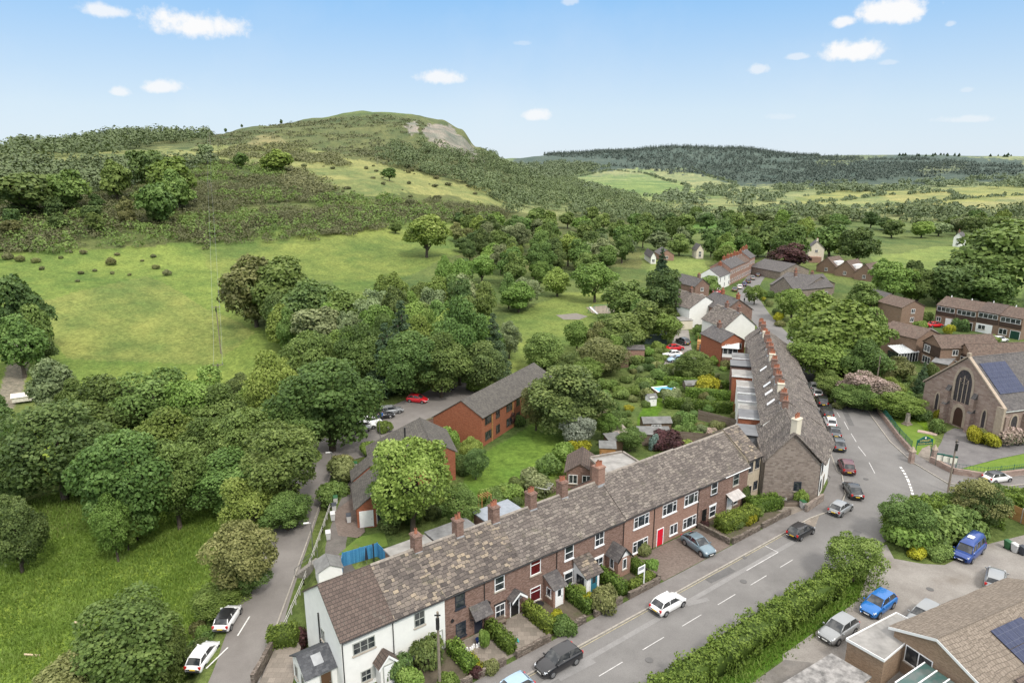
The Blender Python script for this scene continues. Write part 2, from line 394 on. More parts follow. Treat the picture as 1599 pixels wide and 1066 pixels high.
def crown_arrays(h, cr, base, nl, nleaf, size, rg, shape='round', sq=.8, lob=.42):
    zc = (h+base)/2; rz = (h-base)/2
    cen = []; rad = []
    for i in range(nl):
        if shape == 'cone':
            t = (i+.5)/nl; z = base+(h-base)*t; rr = cr*(1-t)**.85; a = i*2.4+rg.uniform(0, .6)
            cen.append((math.cos(a)*rr*.62, math.sin(a)*rr*.62, z)); rad.append(max(.35, rr*.55)+.12)
        else:
            d = rg.normal(0, 1, 3); d /= np.linalg.norm(d); d[2] = d[2]*1.0+.05
            d /= max(1, np.linalg.norm(d)); k = rg.uniform(.45, .86) if i > 3 else .25
            wid = (1. if shape == 'round' else (1-.4*max(0, d[2])))*(1-.25*max(0, -d[2]))
            cen.append((d[0]*cr*k*wid, d[1]*cr*k*wid, zc+d[2]*rz*k)); rad.append(cr*lob*rg.uniform(.35, 1.15)*(1 if k > .3 else 2.0))
    cen = np.array(cen); rad = np.array(rad)
    p, d, k = lobes_points(cen, rad, nleaf, rg, sq)
    lt = rg.uniform(-.2, .2, nl)
    q = p-np.array([0, 0, zc]); o = q/(np.linalg.norm(q, axis=1, keepdims=True)+1e-6)
    nn = d*.8+o*.6+np.array([0, 0, .35])
    V, Q = leaf_quads(p, nn, size, rg, .85)
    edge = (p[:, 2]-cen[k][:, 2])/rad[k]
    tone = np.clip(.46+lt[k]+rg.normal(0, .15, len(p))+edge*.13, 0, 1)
    return V, Q, np.repeat(tone, 4), cen, rad
def trunk_mb(h, base, r, cen, rg, limbs=7):
    mb = MB(); pts = [(0, 0, -.6), (r*.3, 0, base*.6), (-r*.3, r*.3, base+(h-base)*.35), (0, 0, base+(h-base)*.7)]
    mb.tube(pts, [r*1.25, r, r*.7, r*.25], 7)
    for i in rg.choice(len(cen), min(limbs, len(cen)), replace=False):
        c = cen[i]; z0 = min(base*.8+.25*(c[2]-base*.8), h*.6); m = (c[0]*.5, c[1]*.5, (z0+c[2])/2+.1)
        mb.tube([(0, 0, z0), m, tuple(c)], [r*.5, r*.33, r*.12], 5)
    return mb
BARK = plain('bark', (.075, .06, .045), .95, var=.35, scale=4, bump=.5)
def make_tree(name, h, cr, base, nl, nleaf, size, lm, shape='round', seed=0, tr=None, lob=.33, sq=.85):
    rg = np.random.default_rng(seed)
    root = bpy.data.objects.new(name, None); C.objects.link(root); root.empty_display_size = .5
    V, Q, t, cen, rad = crown_arrays(h, cr, base, nl, nleaf, size, rg, shape, sq, lob)
    trunk_mb(h, base, tr or h*.028, cen, rg, 8).build('trunk', BARK, root, smooth=True)
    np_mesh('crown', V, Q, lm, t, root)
    root['h0'] = float(np.percentile(V[:, 2], 99.7)); root['r0'] = float(np.percentile(np.hypot(V[:, 0], V[:, 1]), 97))
    return root
LM = {
 'mid':   leafmat('leaves_mid', (.048,.082,.019), (.128,.196,.048), (.225,.305,.088), .3),
 'dark':  leafmat('leaves_dark', (0.038, 0.064, 0.020), (0.097, 0.146, 0.043), (0.179, 0.237, 0.072), .3),
 'bright':leafmat('leaves_bright', (.068,.115,.020), (.180,.262,.052), (.285,.370,.10), .3),
 'pale':  leafmat('leaves_pale', (0.089, 0.120, 0.055), (0.201, 0.246, 0.112), (0.327, 0.381, 0.186), .3),
 'olive': leafmat('leaves_olive', (.07,.078,.027), (.175,.188,.066), (.28,.285,.115), .3),
 'yellow':leafmat('leaves_yellow', (.12,.13,.01), (.31,.31,.022), (.48,.46,.04), hue=.02),
 'purple':leafmat('leaves_purple', (.026,.013,.014), (.068,.028,.030), (.13,.055,.055), hue=.03),
 'silver':leafmat('leaves_silver', (.09,.105,.075), (.20,.23,.17), (.33,.36,.29), hue=.02),
 'conifer':leafmat('needles_dark', (0.020, 0.041, 0.020), (0.054, 0.096, 0.044), (0.109, 0.160, 0.070), .15),
 'hedge': leafmat('hedge_leaves', (0.051, 0.085, 0.015), (0.137, 0.200, 0.031), (0.253, 0.323, 0.065), .3),
 'gorse': leafmat('gorse_leaves', (0.074, 0.079, 0.035), (0.142, 0.146, 0.063), (0.223, 0.222, 0.103), .15),
 'pink':  leafmat('pink_blossom', (.06,.085,.035), (.34,.26,.21), (.66,.50,.46), hue=.02),
 'bluegreen': leafmat('blue_needles', (0.074, 0.112, 0.101), (0.164, 0.240, 0.215), (0.297, 0.394, 0.358), hue=.02)}
PROTO = {}
def proto(kind):
    """near and far mesh variants of every kind of tree, made on demand"""
    if kind in PROTO: return PROTO[kind]
    name, lod, sp = kind
    nm = {'conifer': 'conifer_tree', 'column': 'conifer_tree', 'purple': 'copper_tree', 'silver': 'whitebeam_tree'}.get(sp[0], 'broadleaf_tree')
    nleaf, size = {0: (15000, .165), 1: (6500, .26), 2: (3000, .40)}[lod]
    L = []
    for i in range({0: 3, 1: 4, 2: 3}[lod]):
        sd = hash((lod, i)) % 9999+sum(map(ord, sp[0]))
        if sp[0] in ('conifer', 'column'):
            o = make_tree(nm, 14, 3.2 if sp[0] == 'conifer' else 1.8, 1.0, 26, nleaf, size, LM['conifer'], 'cone', sd)
        else:
            o = make_tree(nm, 10, 4.2, [.5,.2,1.0,.3][i], 64 if lod == 0 else 46, int(nleaf*(.8 if i == 2 else 1)), size, LM[sp[0]], 'round' if i % 2 == 0 else 'egg', sd)
        o.location = (0, -400, -200); L.append([o, False])
    PROTO[kind] = L; return L
USED = {}
def tree(x, y, h, cr, sp, label, cat='tree', group=None, z=None):
    r = math.hypot(x, y); lod = 0 if r < 150 else (1 if r < 340 else 2)
    L = proto((sp, lod, (sp,))); k = rnd.randrange(len(L)); o, used = L[k]
    if z is None: z = Tz(x, y)-.1
    s = (cr/o['r0'], cr/o['r0']*rnd.uniform(.9, 1.1), h/o['h0']); a = rnd.uniform(0, 6.28)
    if used: t = dup(o, (x, y, z), a, s)
    else: t = o; L[k][1] = True; o.location = (x, y, z); o.rotation_euler = (0, 0, a); o.scale = s
    tag(t, label, cat, group)
    return t
def tree_px(u, vtop, r, wpx, spc, label, group=None, cat='tree', hmin=3.):
    x, y, zt = at_r(u, vtop, r); z = Tz(x, y); h = max(hmin, zt-z)
    dep = y*cp-(zt-h*.3-H)*sp
    return tree(x, y, h, wpx/F*dep/2, spc, label, cat, group)
SHRUB = {}
def shrub_mesh(lm, var):
    key = (lm, var)
    if key in SHRUB: return SHRUB[key], True
    rg = np.random.default_rng(100+var*7+sum(map(ord, lm)))
    n = 9; cen = rg.uniform(-1, 1, (n, 3))*np.array([.55, .55, .25])+np.array([0, 0, .5]); rad = rg.uniform(.3, .52, n)
    cen = np.vstack([cen, [[0, 0, .45]]]); rad = np.append(rad, .6)
    p, d, k = lobes_points(cen, rad, 2600, rg, .9, .8)
    V, Q = leaf_quads(p, d+np.array([0, 0, .3]), .085, rg); lt = rg.uniform(-.15, .15, n+1)
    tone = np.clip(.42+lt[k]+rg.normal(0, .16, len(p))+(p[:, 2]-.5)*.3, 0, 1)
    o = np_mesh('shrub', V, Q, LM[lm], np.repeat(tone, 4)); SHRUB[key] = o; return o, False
def shrub(x, y, w, h, lm, label, cat='shrub', group=None, name='shrub', z=None, d=None):
    o, used = shrub_mesh(lm, rnd.randrange(3))
    if used: o = dup(o); 
    for q in ('label', 'category', 'group'):
        if q in o: del o[q]
    o.name = name; o.location = (x, y, (Tz(x, y) if z is None else z)-.05); o.rotation_euler = (0, 0, rnd.uniform(0, 6.28)); o.scale = (w/2, (d or w)/2, h/1.0)
    return tag(o, label, cat, group)
def hedge(pts, w, h, label, lm='hedge', group=None, size=.11, dens=70, z=0., wob=.12, name='hedge', extra=None):
    """clipped hedge along a polyline: leaves over a box section with a dark twiggy core"""
    rg = np.random.default_rng(int(abs(pts[0][0]*131+pts[0][1]*17)) % 99999)
    PP = []; NN = []; TT = []; core = MB()
    for (x0, y0), (x1, y1) in zip(pts[:-1], pts[1:]):
        L = math.hypot(x1-x0, y1-y0); t = np.array([(x1-x0)/L, (y1-y0)/L]); nn = np.array([-t[1], t[0]])
        for face in range(5):
            if face == 0: area = L*w
            elif face < 3: area = L*h
            else: area = w*h
            n = int(area*dens)+4; a = rg.uniform(0, 1, n); b = rg.uniform(0, 1, n)
            if face == 0: s = a*L; c = (b-.5)*w; zz = np.full(n, h); N3 = np.tile([0, 0, 1.], (n, 1))
            elif face < 3:
                sg = 1 if face == 1 else -1; s = a*L; c = np.full(n, sg*w/2); zz = b*h; N3 = np.tile([nn[0]*sg, nn[1]*sg, .15], (n, 1))
            else:
                sg = -1 if face == 3 else 1; s = np.full(n, 0 if sg < 0 else L); c = (a-.5)*w; zz = b*h; N3 = np.tile([t[0]*sg, t[1]*sg, .15], (n, 1))
            bul = 1+wob*(vnoise(s*1.1+x0*3, zz*1.3+y0, 5)-.5)*2
            p = np.stack([x0+t[0]*s+nn[0]*c*bul, y0+t[1]*s+nn[1]*c*bul, z+zz*(1+wob*.6*(vnoise(s*1.3+x0, c*2+y0, 8)-.5))], 1)
            p += rg.normal(0, .035+wob*.12, p.shape)
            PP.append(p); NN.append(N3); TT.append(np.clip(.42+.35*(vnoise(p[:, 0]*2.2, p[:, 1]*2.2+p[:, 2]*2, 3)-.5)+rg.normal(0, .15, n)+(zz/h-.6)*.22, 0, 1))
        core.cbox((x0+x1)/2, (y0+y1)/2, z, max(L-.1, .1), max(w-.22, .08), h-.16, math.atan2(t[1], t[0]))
    V, Q = leaf_quads(np.vstack(PP), np.vstack(NN), size, rg, .5); tn = np.repeat(np.concatenate(TT), 4)
    cv = np.array(core.v); cq = np.array(core.f)+len(V)
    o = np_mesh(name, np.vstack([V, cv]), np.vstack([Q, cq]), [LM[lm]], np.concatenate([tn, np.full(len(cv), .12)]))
    return tag(o, label, 'hedge', group)
# ------------------------------------------------------------------ terrain surface
def in_poly(u, v, poly):
    inside = np.zeros(u.shape, bool); n = len(poly)
    for i in range(n):
        x0, y0 = poly[i]; x1, y1 = poly[(i+1) % n]
        if y0 == y1: continue
        c = ((y0 > v) != (y1 > v)) & (u < (x1-x0)*(v-y0)/(y1-y0)+x0); inside ^= c
    return inside
azs = np.concatenate([np.linspace(-180, -48, 40)[:-1], np.linspace(-48, -42, 12)[:-1], np.linspace(-42, 42, 760), np.linspace(42, 48, 12)[1:], np.linspace(48, 180, 40)[1:-1]])
rs = np.concatenate([[.5, 6, 12, 18, 24], np.geomspace(30, 400, 330), np.geomspace(400, 1400, 170)[1:], np.geomspace(1400, 9000, 70)[1:]])
A, RR = np.meshgrid(np.radians(azs), rs); X = RR*np.sin(A); Y = RR*np.cos(A); Z = T(X, Y)
U, W_, D_ = proj_np(X, Y, Z)
U = U+(fbm(X/14, Y/14, 31)-.5)*16; W_ = W_+(fbm(X/14, Y/14, 37)-.5)*8*np.clip(RR/200, .3, 1.5)
front = Y > 5
ZONES = [  # photographed ground, far to near: (polygon, colour)
 ([(-900,560),(-900,215),(60,235),(250,215),(420,190),(590,178),(700,180),(760,235),(850,262),(1000,330),(1000,420),(760,420),(600,350),(0,420)], (.105,.120,.045)),  # hill side, rough
 ([(0,300),(0,240),(130,238),(400,225),(480,232),(560,250),(740,290),(800,300),(780,322),(700,305),(600,312),(520,300),(430,262),(330,258),(240,262)], (.200,.215,.082)),  # upper fields
 ([(380,228),(415,205),(440,215),(450,222)], (.19,.18,.085)),
 ([(-900,420),(-900,300),(0,310),(140,320),(250,300),(330,255),(420,265),(500,310),(640,300),(790,325),(790,345),(640,345),(570,362),(470,372),(330,378),(200,380),(120,390),(0,395)], (.105,.125,.042)),  # scrub slope
 ([(60,330),(180,318),(215,345),(150,352),(70,350)], (.10,.16,.028)),
 ([(632,193),(650,188),(655,206),(640,212)], (.25,.225,.21)),
 ([(660,204),(668,193),(702,196),(722,214),(765,252),(722,246),(690,230),(668,218)], (.235,.21,.195)),  # quarry face
 ([(500,395),(470,372),(650,340),(780,345),(830,380),(700,400),(640,430),(560,470),(520,440)], (.140,.185,.048)),
 ([(-900,640),(-900,420),(0,395),(330,378),(350,400),(345,470),(420,520),(480,560),(420,640),(330,600),(60,600)], (.145,.198,.047)),  # meadow by the poles
 ([(60,470),(230,430),(400,520),(330,570),(100,560)], (.180,.210,.061)),
 ([(300,372),(520,352),(640,345),(640,430),(480,440),(390,440),(330,420)], (.145,.185,.048)),
 ([(-900,1400),(-900,640),(60,645),(300,800),(340,790),(330,930),(280,1066),(200,1400)], (.165,.235,.042)),  # near grass bank
 ([(-900,860),(-900,740),(100,740),(230,760),(240,790),(150,820),(60,850)], (.115,.145,.040)),
 ([(780,330),(820,300),(1000,260),(1700,236),(2600,236),(2600,345),(1250,345),(1100,335),(1000,340)], (.215,.235,.105)),  # valley fields
 ([(880,275),(1000,262),(1100,285),(1130,310),(1040,320),(950,300)], (.195,.24,.09)),
 ([(1240,305),(1300,295),(1420,300),(1599,285),(1599,322),(1420,325),(1250,330)], (.235,.245,.085)),
 ([(886,278),(953,265),(1116,271),(1150,288),(1127,297),(1074,290),(1006,271)], (.225,.245,.115)), ([(921,285),(1006,279),(1071,289),(1065,307),(992,306),(936,293)], (.165,.225,.070)),
 ([(1066,309),(1127,308),(1189,318),(1122,325)], (.215,.235,.10)), ([(1189,313),(1262,285),(1352,281),(1352,290),(1262,307)], (.20,.225,.10)), ([(1375,305),(1482,298),(1499,310),(1403,319)], (.265,.26,.10)),
 ([(1262,318),(1375,306),(1403,319),(1290,330)], (.21,.235,.095)), ([(1482,319),(1640,303),(1640,324),(1515,331)], (.235,.24,.105)), ([(1200,324),(1225,318),(1262,327),(1240,336),(1195,335)], (.175,.22,.075)), ([(1080,262),(1300,252),(1599,262),(1640,285),(1480,285),(1352,281),(1262,284),(1150,287)], (.115,.14,.075)),
 ([(780,248),(830,238),(900,250),(880,262),(820,262)], (.15,.185,.07)),
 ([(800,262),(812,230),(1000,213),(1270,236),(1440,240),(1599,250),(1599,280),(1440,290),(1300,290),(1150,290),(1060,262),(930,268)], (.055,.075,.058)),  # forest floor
 ([(1270,243),(1400,240),(1340,252),(1280,262)], (.15,.17,.075)),
 ([(1430,262),(1500,250),(1520,262),(1440,275)], (.15,.165,.08)),
 ([(780,600),(790,500),(880,455),(940,455),(960,480),(1050,480),(1000,520),(900,560),(840,570)], (.155,.20,.055)),  # playing field
 ([(1010,425),(1020,405),(1100,405),(1100,440),(1040,445)], (.15,.20,.06)),
 ([(1360,400),(1480,385),(1599,385),(1599,480),(1560,480),(1480,420),(1380,425)], (.155,.205,.060)),
 ([(1040,340),(1130,335),(1130,365),(1060,360)], (.12,.20,.04)),
 ([(730,720),(830,660),(920,680),(880,740),(760,785),(720,770)], (.115,.190,.035)),  # lawn of the flats
 ([(560,690),(620,640),(720,570),(760,600),(600,700)], (.10,.19,.025)),
 ([(985,690),(1000,650),(1020,600),(1045,575),(1060,590),(1030,650),(1010,690)], (.10,.18,.02)),
 ([(1375,640),(1440,640),(1460,690),(1430,700)], (.14,.24,.02)),
 ([(1470,735),(1599,685),(1599,720),(1500,745)], (.13,.23,.02)),
 ([(1000,1066),(1330,880),(1390,900),(1250,1010),(1120,1100)], (.085,.16,.02)),
]
col = np.empty(X.shape+(3,)); col[:] = (.110,.145,.046)
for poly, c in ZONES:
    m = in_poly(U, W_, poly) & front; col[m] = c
# patchiness of sward and scrub
p1 = fbm(X/30, Y/30, 11); p2 = fbm(X/6, Y/6, 13); p3 = fbm(X/1.6, Y/1.6, 17, 3)
f = np.clip((p1-.5)*1.6+(p2-.5)*1.1, -.5, .5)[..., None]
col = col*(1+f*np.array([.75, .5, .55]))*(1+(p3[..., None]-.5)*.5)
q_ = in_poly(U, W_, [(655,204),(668,192),(704,195),(724,213),(770,252),(722,244),(690,230),(668,218)]) & front
col[q_] *= (.62+.75*fbm(X/7, Y/7, 71, 4))[q_][:, None]
track, _ = seg_dist(X, Y, [(*PT(0,640),0),(*PT(18,610),0),(*PT(30,560),0),(*PT(22,520),0)])
col[(track < 2.2) & (RR < 400)] = (.24,.21,.18)
hz = (1-np.exp(-RR/5200))[..., None]; col = col*(1-hz*.6)+np.array([.20,.26,.30])*hz*.6  # distance haze painted into the ground colour
nr, na = X.shape
V = np.stack([X, Y, Z], -1).reshape(-1, 3)
ii, jj = np.meshgrid(np.arange(nr-1), np.arange(na), indexing='ij'); j2 = (jj+1) % na
Q = np.stack([ii*na+jj, (ii+1)*na+jj, (ii+1)*na+j2, ii*na+j2], -1).reshape(-1, 4)[:, ::-1]
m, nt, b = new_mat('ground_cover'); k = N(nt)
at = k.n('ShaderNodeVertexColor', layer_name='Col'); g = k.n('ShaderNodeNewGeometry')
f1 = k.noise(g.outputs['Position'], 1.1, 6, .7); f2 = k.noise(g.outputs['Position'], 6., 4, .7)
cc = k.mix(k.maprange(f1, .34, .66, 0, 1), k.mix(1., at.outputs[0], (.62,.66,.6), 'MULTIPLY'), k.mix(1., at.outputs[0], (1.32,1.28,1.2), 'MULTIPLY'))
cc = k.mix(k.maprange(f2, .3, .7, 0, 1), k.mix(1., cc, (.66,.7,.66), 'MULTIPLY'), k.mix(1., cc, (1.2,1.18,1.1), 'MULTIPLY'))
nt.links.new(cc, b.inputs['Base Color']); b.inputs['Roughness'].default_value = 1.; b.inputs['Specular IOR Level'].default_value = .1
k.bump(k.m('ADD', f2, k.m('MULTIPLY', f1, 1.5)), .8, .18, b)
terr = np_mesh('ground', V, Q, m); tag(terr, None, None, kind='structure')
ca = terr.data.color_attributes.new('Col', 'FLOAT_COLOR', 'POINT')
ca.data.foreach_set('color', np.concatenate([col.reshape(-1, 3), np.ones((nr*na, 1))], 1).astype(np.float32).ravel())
terr.data.polygons.foreach_set('use_smooth', [True]*len(terr.data.polygons))
# ------------------------------------------------------------------ sky, sun, clouds
SUN_EL, SUN_AZ = R(52), R(150)            # azimuth clockwise from the view direction
w = bpy.data.worlds.new('World'); sc.world = w; w.use_nodes = True; nt = w.node_tree; nt.nodes.clear(); k = N(nt)
sky = k.n('ShaderNodeTexSky', sky_type='NISHITA'); sky.sun_disc = False; sky.sun_elevation = SUN_EL; sky.sun_rotation = SUN_AZ
sky.air_density = 1.0; sky.dust_density = .6; sky.ozone_density = 2.0; sky.altitude = 200
tc = k.n('ShaderNodeTexCoord'); sx = k.n('ShaderNodeSeparateXYZ'); nt.links.new(tc.outputs['Generated'], sx.inputs[0])
az = k.m('ARCTAN2', sx.outputs[0], sx.outputs[1]); el = k.m('ARCSINE', sx.outputs[2])
n1 = k.noise(tc.outputs['Generated'], 26., 7, .62); n2 = k.noise(tc.outputs['Generated'], 90., 4, .6)
nn = k.m('ADD', k.m('MULTIPLY', k.m('SUBTRACT', n1, .5), 3.4), k.m('MULTIPLY', k.m('SUBTRACT', n2, .5), 1.3))
CLOUDS = [(310,42,72,24,1.),(160,18,36,12,.8),(258,137,34,12,.85),(187,144,19,9,.7),(685,121,36,14,.85),(835,181,27,11,.8),(1390,20,56,20,1.),(1318,35,20,10,.9),
          (1327,82,48,18,1.),(1247,89,20,6,.5),(1184,109,17,9,.55),(1485,38,9,5,.4),(890,2,15,10,.45),(1510,187,42,7,.4),(1390,98,16,5,.3),(1510,141,12,5,.25),(1220,183,24,6,.2),(815,68,18,5,.25)]
mask = 0.
for (u, v, wu, wv, a) in CLOUDS:
    d = Vector(ray(u, v)).normalized(); a0 = math.atan2(d.x, d.y); e0 = math.asin(d.z); s = math.cos(math.atan((u-CX)/F))
    da = k.m('DIVIDE', k.m('SUBTRACT', az, a0), wu/F*s*s*1.05); de = k.m('DIVIDE', k.m('SUBTRACT', el, e0), wv/F*s*1.05)
    below = k.m('MULTIPLY', k.m('LESS_THAN', de, 0.), k.m('ABSOLUTE', de)); de = k.m('ADD', de, k.m('MULTIPLY', below, -.5))
    dd = k.m('SQRT', k.m('ADD', k.m('MULTIPLY', da, da), k.m('MULTIPLY', de, de)))
    q = k.n('ShaderNodeMapRange', interpolation_type='SMOOTHSTEP'); k.put(q.inputs[0], k.m('ADD', dd, k.m('MULTIPLY', nn, .56)))
    q.inputs[1].default_value = 1.12; q.inputs[2].default_value = .45; q.inputs[3].default_value = 0; q.inputs[4].default_value = a
    mask = k.m('MAXIMUM', mask, q.outputs[0])
veil = k.m('MULTIPLY', k.maprange(k.noise(tc.outputs['Generated'], 5., 6, .6), .5, .75, 0, 1), .10)
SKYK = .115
grad = k.ramp(k.maprange(sx.outputs[2], -.02, .5, 0, 1), [(0, (.80/SKYK,.89/SKYK,.98/SKYK)), (.17, (.68/SKYK,.83/SKYK,.97/SKYK)), (.45, (.30/SKYK,.60/SKYK,.99/SKYK)), (.62, (.9/SKYK,1.1/SKYK,1.35/SKYK)), (1, (2.25/SKYK,2.2/SKYK,2.15/SKYK))])  # top stops brightened overhead, out of view, as added ambient fill
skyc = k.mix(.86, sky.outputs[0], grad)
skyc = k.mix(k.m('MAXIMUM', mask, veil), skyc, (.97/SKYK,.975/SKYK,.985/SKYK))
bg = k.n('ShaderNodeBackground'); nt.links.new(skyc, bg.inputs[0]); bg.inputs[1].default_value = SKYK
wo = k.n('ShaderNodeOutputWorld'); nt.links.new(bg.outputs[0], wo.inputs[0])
sl = bpy.data.lights.new('sun', 'SUN'); sl.energy = 2.7; sl.angle = R(10); sl.color = (1, .95, .87)
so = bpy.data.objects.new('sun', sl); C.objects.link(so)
sd = Vector((math.sin(SUN_AZ)*math.cos(SUN_EL), math.cos(SUN_AZ)*math.cos(SUN_EL), math.sin(SUN_EL)))
so.rotation_euler = sd.to_track_quat('Z', 'Y').to_euler(); so.location = (60, -60, 120)
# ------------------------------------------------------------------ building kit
w.cycles.sampling_method = 'MANUAL'; w.cycles.sample_map_resolution = 256
STONE_ROOF = tiles('stone_slate_roof', .54, .35, [(.074,.062,.057),(.108,.090,.080),(.142,.118,.103),(.17,.142,.122),(.205,.170,.142),(.36,.29,.205)], .03, stain=.42, bump=.9, moss=(.07,.072,.04), gapv=.045)
STONE_ROOF2 = tiles('weathered_stone_slate_roof', .52, .33, [(.098,.083,.075),(.133,.112,.10),(.165,.14,.124),(.198,.17,.148),(.265,.23,.195)], .03, stain=.5, bump=.8, moss=(.085,.082,.05), gapv=.045)
PAN_ROOF = tiles('brown_concrete_tile_roof', .32, .34, [(.105,.078,.066),(.125,.092,.078),(.145,.108,.09)], .03, stain=.3, bump=.6, gapv=.05, moss=(.15,.13,.11))
EST_ROOF = tiles('estate_tile_roof', .33, .34, [(.12,.085,.068),(.15,.105,.083),(.175,.125,.098)], .025, stain=.35, bump=.5, gapv=.04, moss=(.17,.15,.12))
BUNG_ROOF = tiles('pale_ribbed_tile_roof', .30, .38, [(.20,.165,.13),(.235,.195,.155),(.265,.22,.175)], .05, gapcol=(.10,.08,.065), stain=.25, bump=.7, gapv=.05, jit=0.)
SLATE = tiles('blue_slate_roof', .30, .24, [(.055,.058,.066),(.075,.078,.086),(.095,.098,.106)], .012, stain=.3, bump=.3, rough=.6)
GSLATE = tiles('grey_slate_roof', .32, .26, [(.085,.078,.078),(.11,.10,.098),(.14,.128,.122)], .015, stain=.45, bump=.35, rough=.75, moss=(.12,.115,.085))
FLATSLATE = tiles('flats_slate_roof', .34, .30, [(.085,.078,.07),(.105,.096,.085),(.125,.115,.10)], .02, stain=.4, bump=.4, moss=(.15,.14,.11))
OLDBRICK = tiles('old_brick', .23, .078, [(.145,.082,.064),(.205,.118,.091),(.26,.155,.122),(.30,.195,.16)], .012, gapcol=(.21,.17,.14), stain=.45, bump=.3, lean=False)
NEWBRICK = tiles('pink_brick', .23, .078, [(.285,.155,.112),(.335,.19,.14),(.375,.225,.17)], .012, gapcol=(.24,.20,.17), stain=.3, bump=.25, lean=False)
REDBRICK = tiles('red_brick', .23, .078, [(.27,.085,.042),(.32,.105,.053),(.36,.125,.066)], .01, gapcol=(.22,.13,.09), stain=.25, bump=.2, lean=False)
BUFFBRICK = tiles('buff_brick', .23, .078, [(.27,.18,.115),(.32,.215,.14),(.36,.25,.165)], .012, gapcol=(.30,.25,.2), stain=.25, bump=.25, lean=False)
ESTBRICK = tiles('brown_brick', .23, .078, [(.20,.125,.085),(.245,.155,.108),(.28,.185,.13)], .012, gapcol=(.25,.2,.16), stain=.3, bump=.25, lean=False)
RUBBLE = tiles('rubble_stone', .42, .24, [(.20,.158,.132),(.255,.205,.172),(.30,.245,.205),(.335,.28,.24)], .03, gapcol=(.26,.225,.195), stain=.5, bump=.7, lean=False, moss=(.12,.10,.075))
CHSTONE = tiles('church_stone', .62, .30, [(.27,.19,.158),(.315,.228,.19),(.35,.262,.22),(.385,.30,.258)], .02, gapcol=(.25,.2,.17), stain=.45, bump=.5, lean=False)
WALLST = tiles('drystone_walling', .36, .19, [(.11,.092,.075),(.16,.13,.105),(.21,.17,.14),(.26,.22,.18)], .03, gapcol=(.06,.05,.042), stain=.45, bump=.9, lean=False, moss=(.085,.09,.05))
PAVERS = tiles('block_paving', .22, .11, [(.15,.115,.098),(.18,.142,.12),(.215,.17,.145)], .01, gapcol=(.09,.075,.06), stain=.5, bump=.2, lean=False)
FLAGS = tiles('stone_flags', .6, .6, [(.20,.175,.145),(.25,.215,.18),(.29,.25,.21)], .02, gapcol=(.12,.1,.08), stain=.5, bump=.2, lean=False, jit=0.)
PLANKS = tiles('weathered_planks', 3., .14, [(.16,.125,.095),(.20,.16,.125),(.24,.195,.155)], .005, gapcol=(.05,.04,.03), stain=.4, bump=.3, lean=False)
ORPLANKS = tiles('orange_planks', 3., .14, [(.36,.19,.065),(.42,.23,.085),(.47,.27,.11)], .005, gapcol=(.14,.07,.03), stain=.3, bump=.3, lean=False)
DKCLAD = tiles('dark_cladding', 2., .16, [(.055,.034,.025),(.072,.045,.034),(.09,.058,.044)], .005, gapcol=(.02,.014,.01), stain=.3, bump=.3, lean=False)
RENDER = plain('white_render', (.74,.735,.70), .9, var=.05, scale=1.3, bump=.08)
CREAM = plain('cream_render', (.62,.56,.45), .9, var=.08, scale=1.3, bump=.1)
BEIGE = plain('beige_stone_render', (.42,.35,.255), .9, var=.15, scale=2, bump=.2)
WPAINT = plain('white_paint', (.80,.80,.79), .45, var=.04)
UPVC = plain('white_frame', (.82,.82,.82), .35, var=.03)
SAGE = plain('sage_frame', (.36,.37,.34), .5, var=.05)
DKFRAME = plain('dark_frame', (.028,.033,.045), .4, var=.1)
BLACKP = plain('black_gutter', (.018,.018,.02), .4, var=.1)
FELT = plain('roofing_felt', (.165,.165,.165), .85, var=.4, scale=.8, bump=.2)
FELTP = plain('pale_flat_roof', (.255,.245,.23), .85, var=.35, scale=.6, bump=.2)
FELTD = plain('dark_flat_roof', (.145,.148,.155), .8, var=.2, scale=.6, bump=.1)
LEAD = plain('lead_flashing', (.26,.265,.275), .5, var=.2)
POT = plain('terracotta_pot', (.34,.13,.075), .8, var=.25)
POTC = plain('buff_pot', (.45,.31,.18), .8, var=.2)
MORTAR = plain('mortar_cap', (.25,.22,.19), .95, var=.3, bump=.3)
STSILL = plain('stone_sill', (.40,.35,.29), .9, var=.2)
METAL = plain('grey_metal', (.35,.36,.37), .4, .8, var=.1)
GLASS = glassmat()
DOORC = lambda n, c: plain(n+'_door_paint', c, .35, var=.06)
RDOOR = DOORC('red', (.60,.010,.030)); TDOOR = DOORC('teal', (.03,.16,.22)); NDOOR = DOORC('navy', (.022,.026,.042)); WDOOR = DOORC('white', (.80,.80,.79)); KDOOR = DOORC('black', (.012,.012,.013))
GRDOOR = DOORC('dark_green', (.012,.05,.035))
class Wall:                                # a facade frame: origin, direction along it, outward normal
    def __init__(s, root, O, t): s.root = root; s.O = O; s.t = t; s.n = (t[1], -t[0])
    def sub(s): return s
